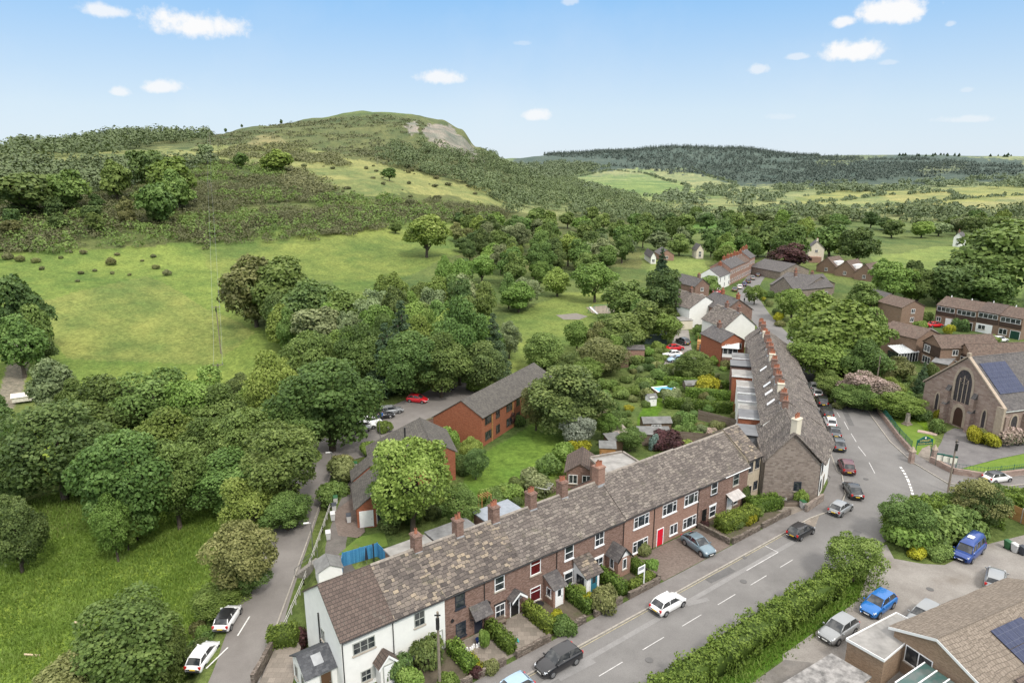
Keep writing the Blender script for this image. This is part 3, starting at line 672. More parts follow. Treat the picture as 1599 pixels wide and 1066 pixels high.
def window(W, x, z, wd, h, fm=UPVC, style='sash', sill=STSILL, lintel=None, glass=GLASS, parent=None, proud=0.):
    O, t, n = W.O, W.t, W.n; root = parent or W.root; f = .075; p = proud
    b = MB(); B = lambda x0, x1, z0, z1, d0=.003, d1=.06: b.fbox(O, t, n, x+x0, x+x1, z+z0, z+z1, p+d0, p+d1)
    B(0, f, 0, h); B(wd-f, wd, 0, h); B(f, wd-f, 0, f); B(f, wd-f, h-f, h)
    if style in ('sash', 'sashbars', 'sashdark'):
        B(f, wd-f, h*.48, h*.48+.07)
        if style == 'sashbars': B(wd/2-.02, wd/2+.02, f, h*.48, .003, .05); B(wd/2-.02, wd/2+.02, h*.48+.07, h-f, .003, .05)
    elif style == 'top':                   # fixed light with an opening fanlight
        B(f, wd-f, h*.68, h*.68+.06)
    elif style.startswith('case'):
        k = int(style[4:])
        for i in range(1, k): B(wd*i/k-.04, wd*i/k+.04, f, h-f)
    elif style == 'modern':                # wide picture light between two side lights with fanlights
        B(wd*.28-.035, wd*.28+.035, f, h-f); B(wd*.72-.035, wd*.72+.035, f, h-f)
        B(f, wd*.28-.035, h*.66, h*.66+.05); B(wd*.72+.035, wd-f, h*.66, h*.66+.05)
    elif style == 'cottage':
        for i in (1, 2): B(wd*i/3-.045, wd*i/3+.045, f, h-f)
        for i in range(3): B(wd*i/3+.05, wd*(i+1)/3-.05, h*.5-.015, h*.5+.015, .003, .045)
    o = b.build('window', fm, root)
    g = MB(); g.fbox(O, t, n, x+f*.5, x+wd-f*.5, z+f*.5, z+h-f*.5, p+.001, p+.028); g.build('pane', glass, o)
    if sill: q = MB(); q.fbox(O, t, n, x-.08, x+wd+.08, z-.12, z-.004, p+.001, p+.12); q.build('sill', sill, o)
    if lintel: q = MB(); q.fbox(O, t, n, x-.12, x+wd+.12, z+h+.004, z+h+.2, p+.001, p+.035); q.build('lintel', lintel, o)
    return o
def door(W, x, wd=.92, h=2.08, m=KDOOR, fm=UPVC, z=0., glaze=None, parent=None, label=None, knob=True, proud=0.):
    O, t, n = W.O, W.t, W.n; root = parent or W.root; p = proud
    b = MB(); b.fbox(O, t, n, x, x+wd, z+.04, z+h, p+.002, p+.045)
    for i in range(2):
        for j in range(2): b.fbox(O, t, n, x+.12+i*(wd*.5-.06), x+wd*.5-.05+i*(wd*.5-.07), z+.2+j*.95, z+.95+j*.95, p+.046, p+.056)
    o = b.build('door', m, root, label=label)
    q = MB(); q.fbox(O, t, n, x-.09, x-.004, z, z+h+.09, p+.002, p+.075); q.fbox(O, t, n, x+wd+.004, x+wd+.09, z, z+h+.09, p+.002, p+.075); q.fbox(O, t, n, x-.003, x+wd+.003, z+h+.004, z+h+.09, p+.002, p+.075)
    q.build('frame', fm, o)
    if glaze: q = MB(); q.fbox(O, t, n, x+.22, x+wd-.22, z+1.15, z+1.85, p+.057, p+.064); q.build('pane', GLASS, o)
    if knob: q = MB(); q.fbox(O, t, n, x+wd-.16, x+wd-.08, z+.98, z+1.1, p+.057, p+.10); q.build('handle', METAL, o)
    return o
def chimney(root, x, y, z0, h, sx=.95, sy=.6, m=OLDBRICK, pots=2, potm=POT, rz=0.):
    b = MB(); b.cbox(x, y, z0, sx, sy, h, rz); b.cbox(x, y, z0+h+.002, sx+.14, sy+.14, .12, rz); b.cbox(x, y, z0+h+.124, sx+.04, sy+.04, .1, rz, .9)
    o = b.build('chimney', m, root)
    f = MB(); f.cbox(x, y, z0+h*.0+.0, sx+.22, sy+.3, .42, rz, .8); f.build('flashing', LEAD, o)
    for i in range(pots):
        d = (i-(pots-1)/2)*sx/max(pots, 1)*.85; px, py = x+d*math.cos(rz), y+d*math.sin(rz); ph = rnd.uniform(.42, .7)
        q = MB(); q.cyl((px, py, z0+h+.2), (px, py, z0+h+.2+ph), .15, .115, 9); q.cyl((px, py, z0+h+.2+ph-.07), (px, py, z0+h+.2+ph), .145, .145, 9); q.build('chimney_pot', potm, o, smooth=False)
    return o
def shell(root, w, d, he, hr, wm, rm, yr=None, heb=None, ov=.22, vl=.0, vr=.0, jit=.02, z0=-.3, roof=True, label=None, over=None):
    """two-storey shell: front at y=0, gables at x=0 and x=w, slopes meeting at yr"""
    yr = d/2 if yr is None else yr; heb = he if heb is None else heb
    sec = [(0, z0), (d, z0), (d, heb), (yr, hr), (0, he)]
    b = MB(); L = [(0, y, z) for y, z in sec]+[(w, y, z) for y, z in sec]
    b.add(L, [(0,4,3,2,1), (5,6,7,8,9), (0,5,9,4), (1,2,7,6), (4,9,8,3), (2,3,8,7)])
    b.build('wall', wm, root, label=label)
    if roof:
        r = MB(); nu = max(2, int(w/.7)); s = (hr-he)/yr; sb = (hr-heb)/(d-yr)
        r.slab((-vl, -ov, he-ov*s+.015), (w+vr, -ov, he-ov*s+.015), (w+vr, yr-.003, hr+.015), (-vl, yr-.003, hr+.015), .11, nu, 6, jit)
        r.slab((w+vr, d+ov, heb-ov*sb+.015), (-vl, d+ov, heb-ov*sb+.015), (-vl, yr+.003, hr+.015), (w+vr, yr+.003, hr+.015), .11, nu, 6, jit)
        o = r.build('roof', rm, root)
        q = MB(); n = max(1, int((w+vl+vr)/.45))
        for i in range(n):
            a = -vl+(w+vl+vr)*i/n; e = -vl+(w+vl+vr)*(i+1)/n
            q.add([(a+.008, yr-.17, hr+.06), (a+.008, yr, hr+.20), (a+.008, yr+.17, hr+.06), (e-.008, yr-.17, hr+.06), (e-.008, yr, hr+.20), (e-.008, yr+.17, hr+.06)], [(0,3,4,1), (1,4,5,2), (0,1,2), (3,5,4)])
        q.build('ridge_tiles', MORTAR if rm in (STONE_ROOF, STONE_ROOF2) else rm, o)
    return root
def gutter(root, w, he, ov=.22, s=.7, m=BLACKP, pipes=(), z0=0., y=None):
    z = he-ov*s-.02
    g = MB(); g.cyl((.02, -ov-.06, z), (w-.02, -ov-.06, z), .06, .06, 6); o = g.build('gutter', m, root)
    for x in pipes:
        p = MB(); p.tube([(x, -ov-.06, z), (x, -.07, z-.3), (x, -.07, z0)], .045, 6); p.build('downpipe', m, root)
def gable_porch(root, x, wd, depth, he, hr, rm, wm=None, post=WPAINT, door_m=None, win=None, brick=None, label=None, z0=0., walls=True):
    """small pitched porch in front of the facade, ridge running out from the wall"""
    b = MB()
    if walls:
        L = [(x, -.004, z0), (x+wd, -.004, z0), (x+wd, -.004, he), (x+wd/2, -.004, hr), (x, -.004, he)]; L += [(p[0], -depth, p[2]) for p in L]
        b.add(L, [(0,1,2,3,4)[::-1], (5,6,7,8,9), (0,4,9,5), (1,6,7,2), (4,3,8,9), (3,2,7,8)]); o = b.build('porch', brick or wm, root, label=label)
    else:
        for px in (x+.06, x+wd-.06): b.tube([(px, -.03, he-.7), (px, -depth+.1, he-.02)], .05, 5)
        o = b.build('porch', post, root, label=label)
    s = (hr-he)/(wd/2); ov = .2; r = MB()
    r.slab((x-ov, -depth-.15, he-ov*s+.01), (x-ov, -.01, he-ov*s+.01), (x+wd/2-.002, -.01, hr+.01), (x+wd/2-.002, -depth-.15, hr+.01), .08)
    r.slab((x+wd+ov, -.01, he-ov*s+.01), (x+wd+ov, -depth-.15, he-ov*s+.01), (x+wd/2+.002, -depth-.15, hr+.01), (x+wd/2+.002, -.01, hr+.01), .08)
    r.build('porch_roof', rm, o)
    q = MB()
    for sg in (-1, 1):
        a = (x+wd/2+sg*(wd/2+ov), -depth-.165, he-ov*s); e = (x+wd/2, -depth-.165, hr)
        q.add([a, e, (e[0], e[1], e[2]-.16), (a[0], a[1], a[2]-.16)], [(0,1,2,3)]); q.add([(a[0], a[1]-.03, a[2]+.1), (e[0], e[1]-.03, e[2]+.1), (e[0], e[1]-.03, e[2]-.16), (a[0], a[1]-.03, a[2]-.16)], [(0,1,2,3)])
    q.build('bargeboard', post, o)
    return o
# ------------------------------------------------------------------ front terrace along the main road
D1 = (.8, .6); N1 = (-.6, .8); A1 = math.atan2(.6, .8)
def RW(s, n): return (.8*s-.6*n, .6*s+.8*n)          # along the row, back from the road
NF = 46.5                                             # line of the front walls
ROWG = 'terraced cottages fronting the main road'
def house1(s0, s1, name, label, cat='house', n=NF):
    x, y = RW(s0, n); return thing(name, label, cat, (x, y, 0), A1), s1-s0
HE, HR, HD = 5.45, 8.35, 8.2
YR = 4.1
def FW(root, n=0.): return Wall(root, (0, n, 0), (1, 0))
UZ, LZ = 3.55, .50
# 1 white end house with brown tiled roof and slate lean-to
r, wd = house1(17.4, 22.16, 'end_house', 'white rendered end house with brown concrete tile roof and slate porch wing beside the lane')
shell(r, wd, HD, HE, HR, RENDER, PAN_ROOF, YR, vl=.12, jit=.0); gutter(r, wd, HE, pipes=(.1, wd-.08))
W = FW(r); window(W, 1.0, 3.5, 2.0, 1.15, SAGE, 'cottage'); window(W, 1.55, .55, .95, 1.1, SAGE, 'sashbars', lintel=None)
gable_porch(r, 2.9, 1.5, 1.0, 2.15, 2.95, PAN_ROOF, wm=RENDER, post=WPAINT); door(W, 3.2, .9, 2.0, WDOOR, SAGE, proud=1.0)
q = MB(); q.fbox((0,0,0), (1,0), (0,-1), 4.5, 4.9, .7, 1.9, .002, .05); q.build('shutter', SAGE, r); q = MB(); q.fbox((0,0,0), (1,0), (0,-1), 2.56, 2.86, .5, 1.7, .002, .05); q.build('shutter', SAGE, r)
G_ = Wall(r, (0, HD, 0), (0, -1)); window(G_, 3.9, 3.0, .75, 1.15, SAGE, 'case2')
q = MB(); q.tube([(-.08, 4.6, 5.4), (-.08, 4.6, 1.9), (-.5, 4.0, 1.6)], .06, 6); q.build('downpipe', BLACKP, r)
e = MB(); e.add([(-2.6,1.3,-.2),(-.004,1.3,-.2),(-.004,4.5,-.2),(-2.6,4.5,-.2),(-2.6,1.3,2.35),(-.004,1.3,2.35),(-.004,4.5,2.35),(-2.6,4.5,2.35),(-2.6,2.9,3.35),(-.004,2.9,3.35)],
      [(0,1,5,4),(2,3,7,6),(0,4,8,7,3),(1,2,6,9,5),(4,5,9,8),(6,7,8,9)]); ex = e.build('side_wing', RENDER, r)
rr = MB(); rr.slab((-2.8,1.05,2.21),(-.01,1.05,2.21),(-.01,2.898,3.37),(-2.8,2.898,3.37),.09); rr.slab((-.01,4.75,2.21),(-2.8,4.75,2.21),(-2.8,2.902,3.37),(-.01,2.902,3.37),.09); rr.build('slate_roof', SLATE, ex)
k_ = MB(); s_ = (3.37-2.21)/1.85
for a, b_ in ((-1.75, -1.68), (-.97, -.9)): k_.slab((a,1.7,2.21+.65*s_+.1),(b_,1.7,2.21+.65*s_+.1),(b_,2.5,2.21+1.45*s_+.1),(a,2.5,2.21+1.45*s_+.1),.06)
k_.slab((-1.68,1.7,2.21+.65*s_+.09),(-.97,1.7,2.21+.65*s_+.09),(-.97,2.5,2.21+1.45*s_+.09),(-1.68,2.5,2.21+1.45*s_+.09),.05); k_.build('skylight', METAL, ex)
W2 = Wall(r, (-2.6, 1.3, 0), (1, 0)); door(W2, 1.2, .85, 2.0, DOORC('brown', (.10,.055,.03)), SAGE, parent=ex); W3 = Wall(r, (-2.6, 4.5, 0), (0, -1)); window(W3, .5, .7, .6, 1.2, SAGE, 'case1', parent=ex); window(W3, 2.0, .7, .6, 1.2, SAGE, 'case1', parent=ex)
# 2 white cottage under stone slates
r, wd = house1(22.16, 27.28, 'terraced_house', 'white rendered cottage with stone slate roof next to the brown tiled end house'); r['group'] = ROWG
shell(r, wd, HD, HE, HR+.04, RENDER, STONE_ROOF, YR); gutter(r, wd, HE); W = FW(r)
window(W, 2.0, UZ, 1.05, 1.45, SAGE, 'sashbars'); window(W, 2.2, LZ, 1.15, 1.45, SAGE, 'sash'); door(W, 3.9, .85, 2.05, WDOOR, SAGE)
q = MB(); q.fbox((0,0,0), (1,0), (0,-1), 1.3, 1.75, .5, 1.95, .002, .05); q.build('shutter', SAGE, r); q = MB(); q.fbox((0,0,0), (1,0), (0,-1), .3, .7, .5, 1.95, .002, .05); q.build('shutter', SAGE, r)
chimney(r, wd-.45, YR, HR-.5, 1.9, .75, .95, OLDBRICK, 1)
# 3 brick, dark frames, slate canopy
r, wd = house1(27.28, 31.69, 'terraced_house', 'brick cottage with dark window frames and navy door under a slate canopy'); r['group'] = ROWG
shell(r, wd, HD, HE, HR, OLDBRICK, STONE_ROOF, YR); gutter(r, wd, HE, pipes=(wd-.1,)); W = FW(r)
window(W, 1.1, UZ, 1.05, 1.5, DKFRAME, 'sashdark', sill=DKFRAME); window(W, 1.1, LZ, 1.1, 1.5, DKFRAME, 'sashdark', sill=DKFRAME); door(W, 3.1, .95, 2.1, NDOOR, OLDBRICK, glaze=False)
o = MB(); o.slab((2.55,-1.15,2.25),(4.6,-1.15,2.25),(4.6,-.01,3.15),(2.55,-.01,3.15),.09); c_ = o.build('canopy', GSLATE, r)
q = MB(); q.tube([(2.75,-.02,1.75),(2.75,-1.0,2.28)], .05, 5); q.build('bracket', DKFRAME, c_); q = MB(); q.tube([(4.4,-.02,1.75),(4.4,-1.0,2.28)], .05, 5); q.build('bracket', DKFRAME, c_)
q = MB(); q.cyl((.75,-.02,2.6),(.75,-.14,2.6),.16,.16,10); q.build('wall_lamp', BLACKP, r)
chimney(r, wd-.3, YR, HR-.5, 1.9, .75, .95, OLDBRICK, 2)
# 4 brick, white sashes, black canopy
r, wd = house1(31.69, 36.01, 'terraced_house', 'brick cottage with white sash windows and black glazed door under a small black canopy'); r['group'] = ROWG
shell(r, wd, HD, HE, HR+.03, OLDBRICK, STONE_ROOF, YR); gutter(r, wd, HE); W = FW(r)
window(W, 1.1, UZ, 1.15, 1.5, UPVC, 'sash'); window(W, 1.15, LZ, 1.15, 1.5, UPVC, 'sashbars', lintel=BLACKP); door(W, 3.0, .95, 2.1, KDOOR, UPVC, glaze=True)
gable_porch(r, 2.75, 1.45, .75, 2.35, 2.95, GSLATE, post=WPAINT, walls=False)
q = MB(); q.cyl((.35,-.01,2.65),(.35,-.06,2.65),.27,.27,14); q.build('wall_plaque', BLACKP, r)
chimney(r, wd-.35, YR, HR-.5, 1.95, .8, .95, OLDBRICK, 3)
# 5 brick with small brick porch, white door
r, wd = house1(36.01, 40.6, 'terraced_house', 'brick cottage with red curtains and a small brick porch holding a white door'); r['group'] = ROWG
shell(r, wd, HD, HE, HR, OLDBRICK, STONE_ROOF2, YR); gutter(r, wd, HE, pipes=(wd-.08,)); W = FW(r)
RC = plain('red_curtain_glass', (.10,.012,.014), .1, var=.3)
window(W, 1.1, UZ, 1.3, 1.6, UPVC, 'top', glass=RC); window(W, 1.1, LZ, 1.35, 1.6, UPVC, 'top', glass=RC)
o = MB(); L = [(2.9,-.004,-.1),(2.9,-1.5,-.1),(2.9,-1.5,2.2),(2.9,-.004,2.95)]; L += [(4.35,p[1],p[2]) for p in L]
o.add(L, [(0,1,2,3),(4,7,6,5),(1,5,6,2),(0,4,5,1),(2,6,7,3),(0,3,7,4)]); po = o.build('porch', NEWBRICK, r)
q = MB(); q.slab((2.7,-1.75,2.1),(4.55,-1.75,2.1),(4.55,-.01,3.0),(2.7,-.01,3.0),.09); q.build('porch_roof', GSLATE, po)
W2 = Wall(r, (2.9,-1.5,0), (1,0)); door(W2, .3, .85, 2.02, WDOOR, UPVC, glaze=True, parent=po); W3 = Wall(r, (2.9,-.1,0), (0,-1)); window(W3, .35, .95, .7, 1.0, UPVC, 'case1', parent=po)
chimney(r, wd-.2, YR, HR-.5, 2.0, .85, 1.0, OLDBRICK, 3)
# 6 brick with half-timbered porch and teal door
r, wd = house1(40.6, 44.9, 'terraced_house', 'brick cottage with a stone slated white timbered porch and teal door'); r['group'] = ROWG
shell(r, wd, HD, HE, HR+.05, OLDBRICK, STONE_ROOF2, YR); gutter(r, wd, HE); W = FW(r)
window(W, 1.0, UZ, 1.2, 1.55, UPVC, 'sash', sill=UPVC); window(W, 1.0, LZ, 1.2, 1.55, UPVC, 'sash', lintel=UPVC, sill=UPVC)
o = MB(); L = [(2.3,-.004,-.1),(2.3,-2.0,-.1),(2.3,-2.0,2.2),(2.3,-.004,3.2)]; L += [(4.1,p[1],p[2]) for p in L]
o.add(L, [(0,1,2,3),(4,7,6,5),(1,5,6,2),(0,4,5,1),(2,6,7,3),(0,3,7,4)]); po = o.build('porch', WPAINT, r)
q = MB(); q.slab((2.05,-2.3,2.1),(4.4,-2.3,2.1),(4.4,-.01,3.3),(2.05,-.01,3.3),.1,3,3,.02); q.build('porch_roof', STONE_ROOF, po)
W2 = Wall(r, (2.3,-2.0,0), (1,0)); door(W2, .55, .9, 2.05, TDOOR, WPAINT, glaze=True, parent=po); W3 = Wall(r, (2.3,-.1,0), (0,-1)); window(W3, .45, .8, 1.1, 1.1, DKFRAME, 'case2', parent=po)
chimney(r, wd-.2, YR, HR-.5, 2.0, .85, 1.0, OLDBRICK, 3)
# 7 brick with gabled brick porch
r, wd = house1(44.9, 50.26, 'terraced_house', 'brick cottage with white sashes and a brick porch with black and white gable'); r['group'] = ROWG
shell(r, wd, HD, HE, HR, OLDBRICK, STONE_ROOF2, YR); gutter(r, wd, HE, pipes=(wd-.1,)); W = FW(r)
window(W, .95, UZ, 1.3, 1.6, UPVC, 'sashbars', sill=UPVC); window(W, .95, LZ, 1.3, 1.6, UPVC, 'sashbars', lintel=UPVC, sill=UPVC)
po = gable_porch(r, 2.75, 1.9, 1.8, 2.25, 3.3, GSLATE, brick=NEWBRICK, post=BLACKP)
q = MB(); q.add([(2.8,-1.81,2.3),(4.6,-1.81,2.3),(3.7,-1.81,3.18)], [(0,1,2)]); q.build('gable_panel', WPAINT, po)
W2 = Wall(r, (2.75,-1.8,0), (1,0)); window(W2, .65, .85, .6, 1.25, UPVC, 'case1', parent=po); W3 = Wall(r, (2.75,-.1,0), (0,-1)); window(W3, .5, .85, .6, 1.25, UPVC, 'case1', parent=po)
chimney(r, wd-.25, YR-.1, HR-.5, 2.3, 1.0, 1.05, NEWBRICK, 4)
# 8 wide pink-brick house, red door
r, wd = house1(50.26, 63.06, 'terraced_house', 'wide pink brick house with modern white windows and a bright red door'); r['group'] = ROWG
shell(r, wd, HD+.5, HE+.1, HR+.35, NEWBRICK, STONE_ROOF2, YR+.25); gutter(r, wd, HE+.1, pipes=(4.85, wd-.08)); W = FW(r)
for x in (1.5, 6.25, 10.1): window(W, x, UZ+.05, 2.45, 1.4, UPVC, 'modern', sill=UPVC)
for x in (1.5, 10.1): window(W, x, .55, 2.45, 1.4, UPVC, 'modern', sill=UPVC)
window(W, 7.75, .65, 1.35, 1.3, UPVC, 'case2', sill=UPVC); door(W, 5.55, .98, 2.12, RDOOR, UPVC, label='bright red front door')
# 10, 11 brick
r, wd = house1(63.06, 67.79, 'terraced_house', 'brick cottage with white lintels and a dark door beside the front hedge'); r['group'] = ROWG
shell(r, wd, HD+.3, HE, HR+.3, OLDBRICK, STONE_ROOF2, YR+.15); gutter(r, wd, HE); W = FW(r)
window(W, 2.3, UZ, 1.25, 1.55, UPVC, 'sash', sill=DKFRAME); window(W, 2.3, .5, 1.25, 1.5, UPVC, 'sash', lintel=UPVC); door(W, .8, .9, 2.05, KDOOR, OLDBRICK)
r, wd = house1(67.79, 72.97, 'terraced_house', 'brick cottage with a tall window and a pale lean-to canopy over its door'); r['group'] = ROWG
shell(r, wd, HD+.3, HE, HR+.25, OLDBRICK, STONE_ROOF2, YR+.15); gutter(r, wd, HE, m=UPVC); W = FW(r)
window(W, 2.0, UZ-.1, 1.2, 1.7, SAGE, 'sash'); door(W, 1.2, .9, 2.05, WDOOR, UPVC); window(W, 2.4, .7, .9, 1.5, UPVC, 'case1')
o = MB(); o.slab((.7,-1.2,2.15),(3.3,-1.2,2.15),(3.3,-.01,2.75),(.7,-.01,2.75),.05); o.build('canopy', plain('corrugated_canopy', (.45,.42,.40), .6), r)
# 12 beige
r, wd = house1(72.97, 76.0, 'terraced_house', 'narrow beige rendered cottage with black windows squeezed against the stone gable', n=46.7); r['group'] = ROWG
shell(r, wd, HD, 6.1, 8.9, BEIGE, STONE_ROOF, YR, jit=.025); gutter(r, wd, 6.1, pipes=(wd-.12,)); W = FW(r)
window(W, .35, 4.25, .85, 1.3, DKFRAME, 'sashdark'); window(W, 1.75, 4.4, .85, 1.3, DKFRAME, 'sashdark'); door(W, .35, .9, 2.2, KDOOR, STSILL); window(W, 1.75, 1.35, .85, 1.2, DKFRAME, 'sashdark')
# ------------------------------------------------------------------ long stone terrace running up the main road
D2 = Vector((.28, .96)); N2 = Vector((.96, -.28)); A2 = math.atan2(.96, .28)
def R2(s, n): return (D2.x*s+N2.x*n, D2.y*s+N2.y*n)
def sn2(x, y): return (D2.x*x+D2.y*y, N2.x*x+N2.y*y)
# corner house: irregular plan, stone gable towards us, white front angled to the junction
r = thing('corner_house', 'stone corner house with a tall blank rubble gable and white side wall at the junction', 'house', (0, 0, 0))
Pg = [(33.1,82.3),(40.1,81.7),(44.6,88.6),(45.6,92.0),(36.0,94.8)]
ridge0 = (36.4, 82.0); ridge1 = R2(98.6, 11.7)
ze, zr = 5.35, 9.3
b = MB(); n5 = len(Pg)
base = [(x, y, -.3) for x, y in Pg]; top = [(x, y, ze) for x, y in Pg]
I0, I1 = (ridge0[0], ridge0[1], zr), (ridge1[0], ridge1[1], zr)
b.add([base[0],base[1],top[1],I0,top[0]], [(0,1,2,3,4)]); b.build('wall', RUBBLE, r, label='rubble stone gable with old render stains')
b = MB(); b.add([base[1],base[2],base[3],top[1],top[2],top[3]], [(0,1,4,3),(1,2,5,4)]); b.build('front_wall', RENDER, r)
b = MB(); b.add([base[3],base[4],base[0],top[3],top[4],top[0],I1], [(0,1,4,6,3),(1,2,5,4)]); b.build('rear_wall', RUBBLE, r)
rf = MB(); ax, ay = Pg[1]; 
rf.slab((40.5,81.3,ze-.1),(45.0,88.5,ze-.1),(ridge1[0],ridge1[1],zr),(ridge0[0]-.02,ridge0[1]-.25,zr),.12,9,8,.02)
rf.add([(45.0,88.5,ze+.02),(46.1,92.0,ze+.02),(ridge1[0],ridge1[1],zr+.12)], [(0,1,2)])
rf.slab((36.0,95.0,ze-.1),(32.8,82.2,ze-.1),(ridge0[0]-.02,ridge0[1]-.25,zr),(ridge1[0],ridge1[1],zr),.12,9,8,.02)
rf.build('roof', STONE_ROOF2, r)
t = Vector((Pg[1][0]-Pg[0][0], Pg[1][1]-Pg[0][1])).normalized(); Wg = Wall(r, (*Pg[0], 0), (t.x, t.y))
window(Wg, 3.9, 1.35, .95, 1.35, DKFRAME, 'sashdark')
t2 = Vector((Pg[2][0]-Pg[1][0], Pg[2][1]-Pg[1][1])).normalized(); Wf = Wall(r, (*Pg[1], 0), (t2.x, t2.y))
window(Wf, 1.2, 3.4, 1.0, 1.4, DKFRAME, 'sashdark'); window(Wf, 5.0, 3.4, 1.0, 1.4, DKFRAME, 'sashdark'); window(Wf, 1.2, .8, 1.0, 1.5, DKFRAME, 'sashdark'); door(Wf, 3.6, .9, 2.1, KDOOR, STSILL)
q = MB(); q.fbox((*Pg[1], 0), (t2.x, t2.y), (t2.y, -t2.x), -.02, .14, -.1, ze-.1, .003, .06); q.build('corner_strip', BLACKP, r)
chimney(r, 36.9, 83.0, zr-.9, 2.6, 1.2, .8, CREAM, 3, rz=A2-.6)
LONG = [(98.6, 12.4, 16.2), ]
labs = ['first', 'second', 'third', 'fourth', 'fifth', 'sixth', 'seventh', 'eighth', 'ninth', 'tenth', 'eleventh', 'twelfth', 'thirteenth', 'fourteenth']
s = 98.6; hs = []
for i in range(12):
    wdt = 4.45+.35*math.sin(i*2.1); bend = .0 if s < 130 else -(s-130)**2*.0012
    x, y = R2(s, 17.8+bend); ang = A2+math.pi-(0 if s < 130 else -(s-130)*.0024)
    # local frame: x runs back down the row, front (y=0) faces the road
    r = thing('terraced_cottage', f'stone cottage in the long terrace, {labs[i]} up the hill from the corner house', 'house', (x, y, 0), A2, 'cottages of the long stone terrace')
    shell(r, wdt, 8.9, 5.25+.12*math.sin(i*2.3), 9.2+.16*math.sin(i*1.7), RUBBLE if i % 3 else RENDER, STONE_ROOF2, 6.1, heb=6.6, jit=.035)
    gutter(r, wdt, 5.25); W = FW(r)
    window(W, .6, 3.3, 1.0, 1.4, UPVC, 'sash'); window(W, 2.7, 3.3, 1.0, 1.4, UPVC, 'sash'); window(W, .6, .7, 1.1, 1.5, UPVC, 'sash'); door(W, 2.8, .9, 2.1, [KDOOR, TDOOR, NDOOR, RDOOR][i % 4], UPVC)
    chimney(r, wdt*.5+1.6, 6.1, 8.7, 1.7+.2*math.sin(i*3.3), .95, .8, OLDBRICK if i % 4 != 1 else CREAM, 3+(i % 2), rz=math.pi/2)
    if i % 3 == 0: chimney(r, wdt*.5-1.4, 6.1, 8.7, 1.5, .8, .7, OLDBRICK, 2, rz=math.pi/2)
    if i in (1, 2, 3, 5): 
        sk = MB(); a = 2.4; z1 = 9.2-2.6*(1.9/2.8)+.16; z2 = 9.2-2.6*(.9/2.8)+.16
        sk.slab((1.3,8.0,z1),(2.1,8.0,z1),(2.1,7.0,z2),(1.3,7.0,z2),.09); sk.build('skylight', UPVC, r)
    hs.append((s, wdt)); s += wdt
S_END = s
# rear extensions with flat roofs: (pixel left, pixel right, v, depth, height, roof, wall, label)
def prism_house(name, label, poly, h, wm, rm, ovh=.15, th=.16, cat='extension', group=None, z=0., parapet=None):
    cx = sum(p[0] for p in poly)/len(poly); cy = sum(p[1] for p in poly)/len(poly)
    r = thing(name, label, cat, (cx, cy, z), 0, group); L = [(p[0]-cx, p[1]-cy) for p in poly]
    if sum(L[i][0]*L[(i+1) % len(L)][1]-L[(i+1) % len(L)][0]*L[i][1] for i in range(len(L))) < 0: L = L[::-1]
    b = MB(); b.prism(L, -.2, h); b.build('wall', wm, r)
    k = 1+ovh/3.; b = MB(); b.prism([(x*k, y*k) for x, y in L], h+.005, h+th); b.build('roof', rm, r)
    if parapet:
        b = MB()
        for i in range(len(L)):
            (x0, y0), (x1, y1) = L[i], L[(i+1) % len(L)]; l = math.hypot(x1-x0, y1-y0); b.cbox((x0+x1)/2*k, (y0+y1)/2*k, h+th+.004, l*k-.26, .24, .2+.02*i, math.atan2(y1-y0, x1-x0))
        b.build('parapet', parapet, r)
    return r, L
GREYCLAD = plain('grey_cladding', (.17,.175,.19), .6, var=.1)
EXTS = [(96.7,100.9,5.4,0,6.0,FELTD,GREYCLAD,'wide dark grey flat roofed extension behind the corner house'),(103.9,107.6,5.9,0,6.0,FELTD,REDBRICK,'flat roofed brick extension with white fascia, second behind the long terrace'),
 (108.6,111.2,6.4,0,5.4,FELTP,RUBBLE,'pale low flat roof on a stone rear extension, third behind the long terrace'),(112.2,115.2,6.0,0,5.9,FELTD,RENDER,'grey flat roofed extension, fourth behind the long terrace'),
 (116.2,119.0,6.0,0,6.0,FELT,RENDER,'mid grey flat roofed extension, fifth behind the long terrace'),(119.8,123.4,6.0,0,5.9,FELTP,RENDER,'palest flat roofed extension, sixth behind the long terrace'),
 (127.0,131.2,5.4,0,5.6,FELTP,REDBRICK,'red brick rear wing with pale flat roof at the middle of the long terrace'),(132.4,136.6,5.2,0,6.0,FELTD,OLDBRICK,'brick rear wing with dark flat roof behind the long terrace'),(138,142,5.6,0,6.0,FELT,REDBRICK,'red brick rear wing with brownish flat roof at the far end of the long terrace')]
for (s0, s1, n0, dz, h, rm, wm, lab) in EXTS:
    poly = [R2(s0, n0), R2(s0, 10.0), R2(s1, 10.0), R2(s1, n0)]
    r, L = prism_house('rear_extension', lab, poly, h-.6, wm, rm, parapet=None)
    q = MB(); i0 = min(range(4), key=lambda i: L[i][1]+L[(i+1) % 4][1]); (x0, y0), (x1, y1) = L[i0], L[(i0+1) % 4]; k = 1.07
    q.cbox((x0+x1)/2*k, (y0+y1)/2*k-.03, h-.62, math.hypot(x1-x0, y1-y0)*k, .05, .2, math.atan2(y1-y0, x1-x0)); q.build('fascia', UPVC if wm in (REDBRICK, RENDER) else BLACKP, r)
    t = Vector((x1-x0, y1-y0)); l = t.length; t.normalize(); window(Wall(r, (x0, y0, 0), (t.x, t.y)), l*.3, .9, 1.2, 1.2, UPVC, 'case2')
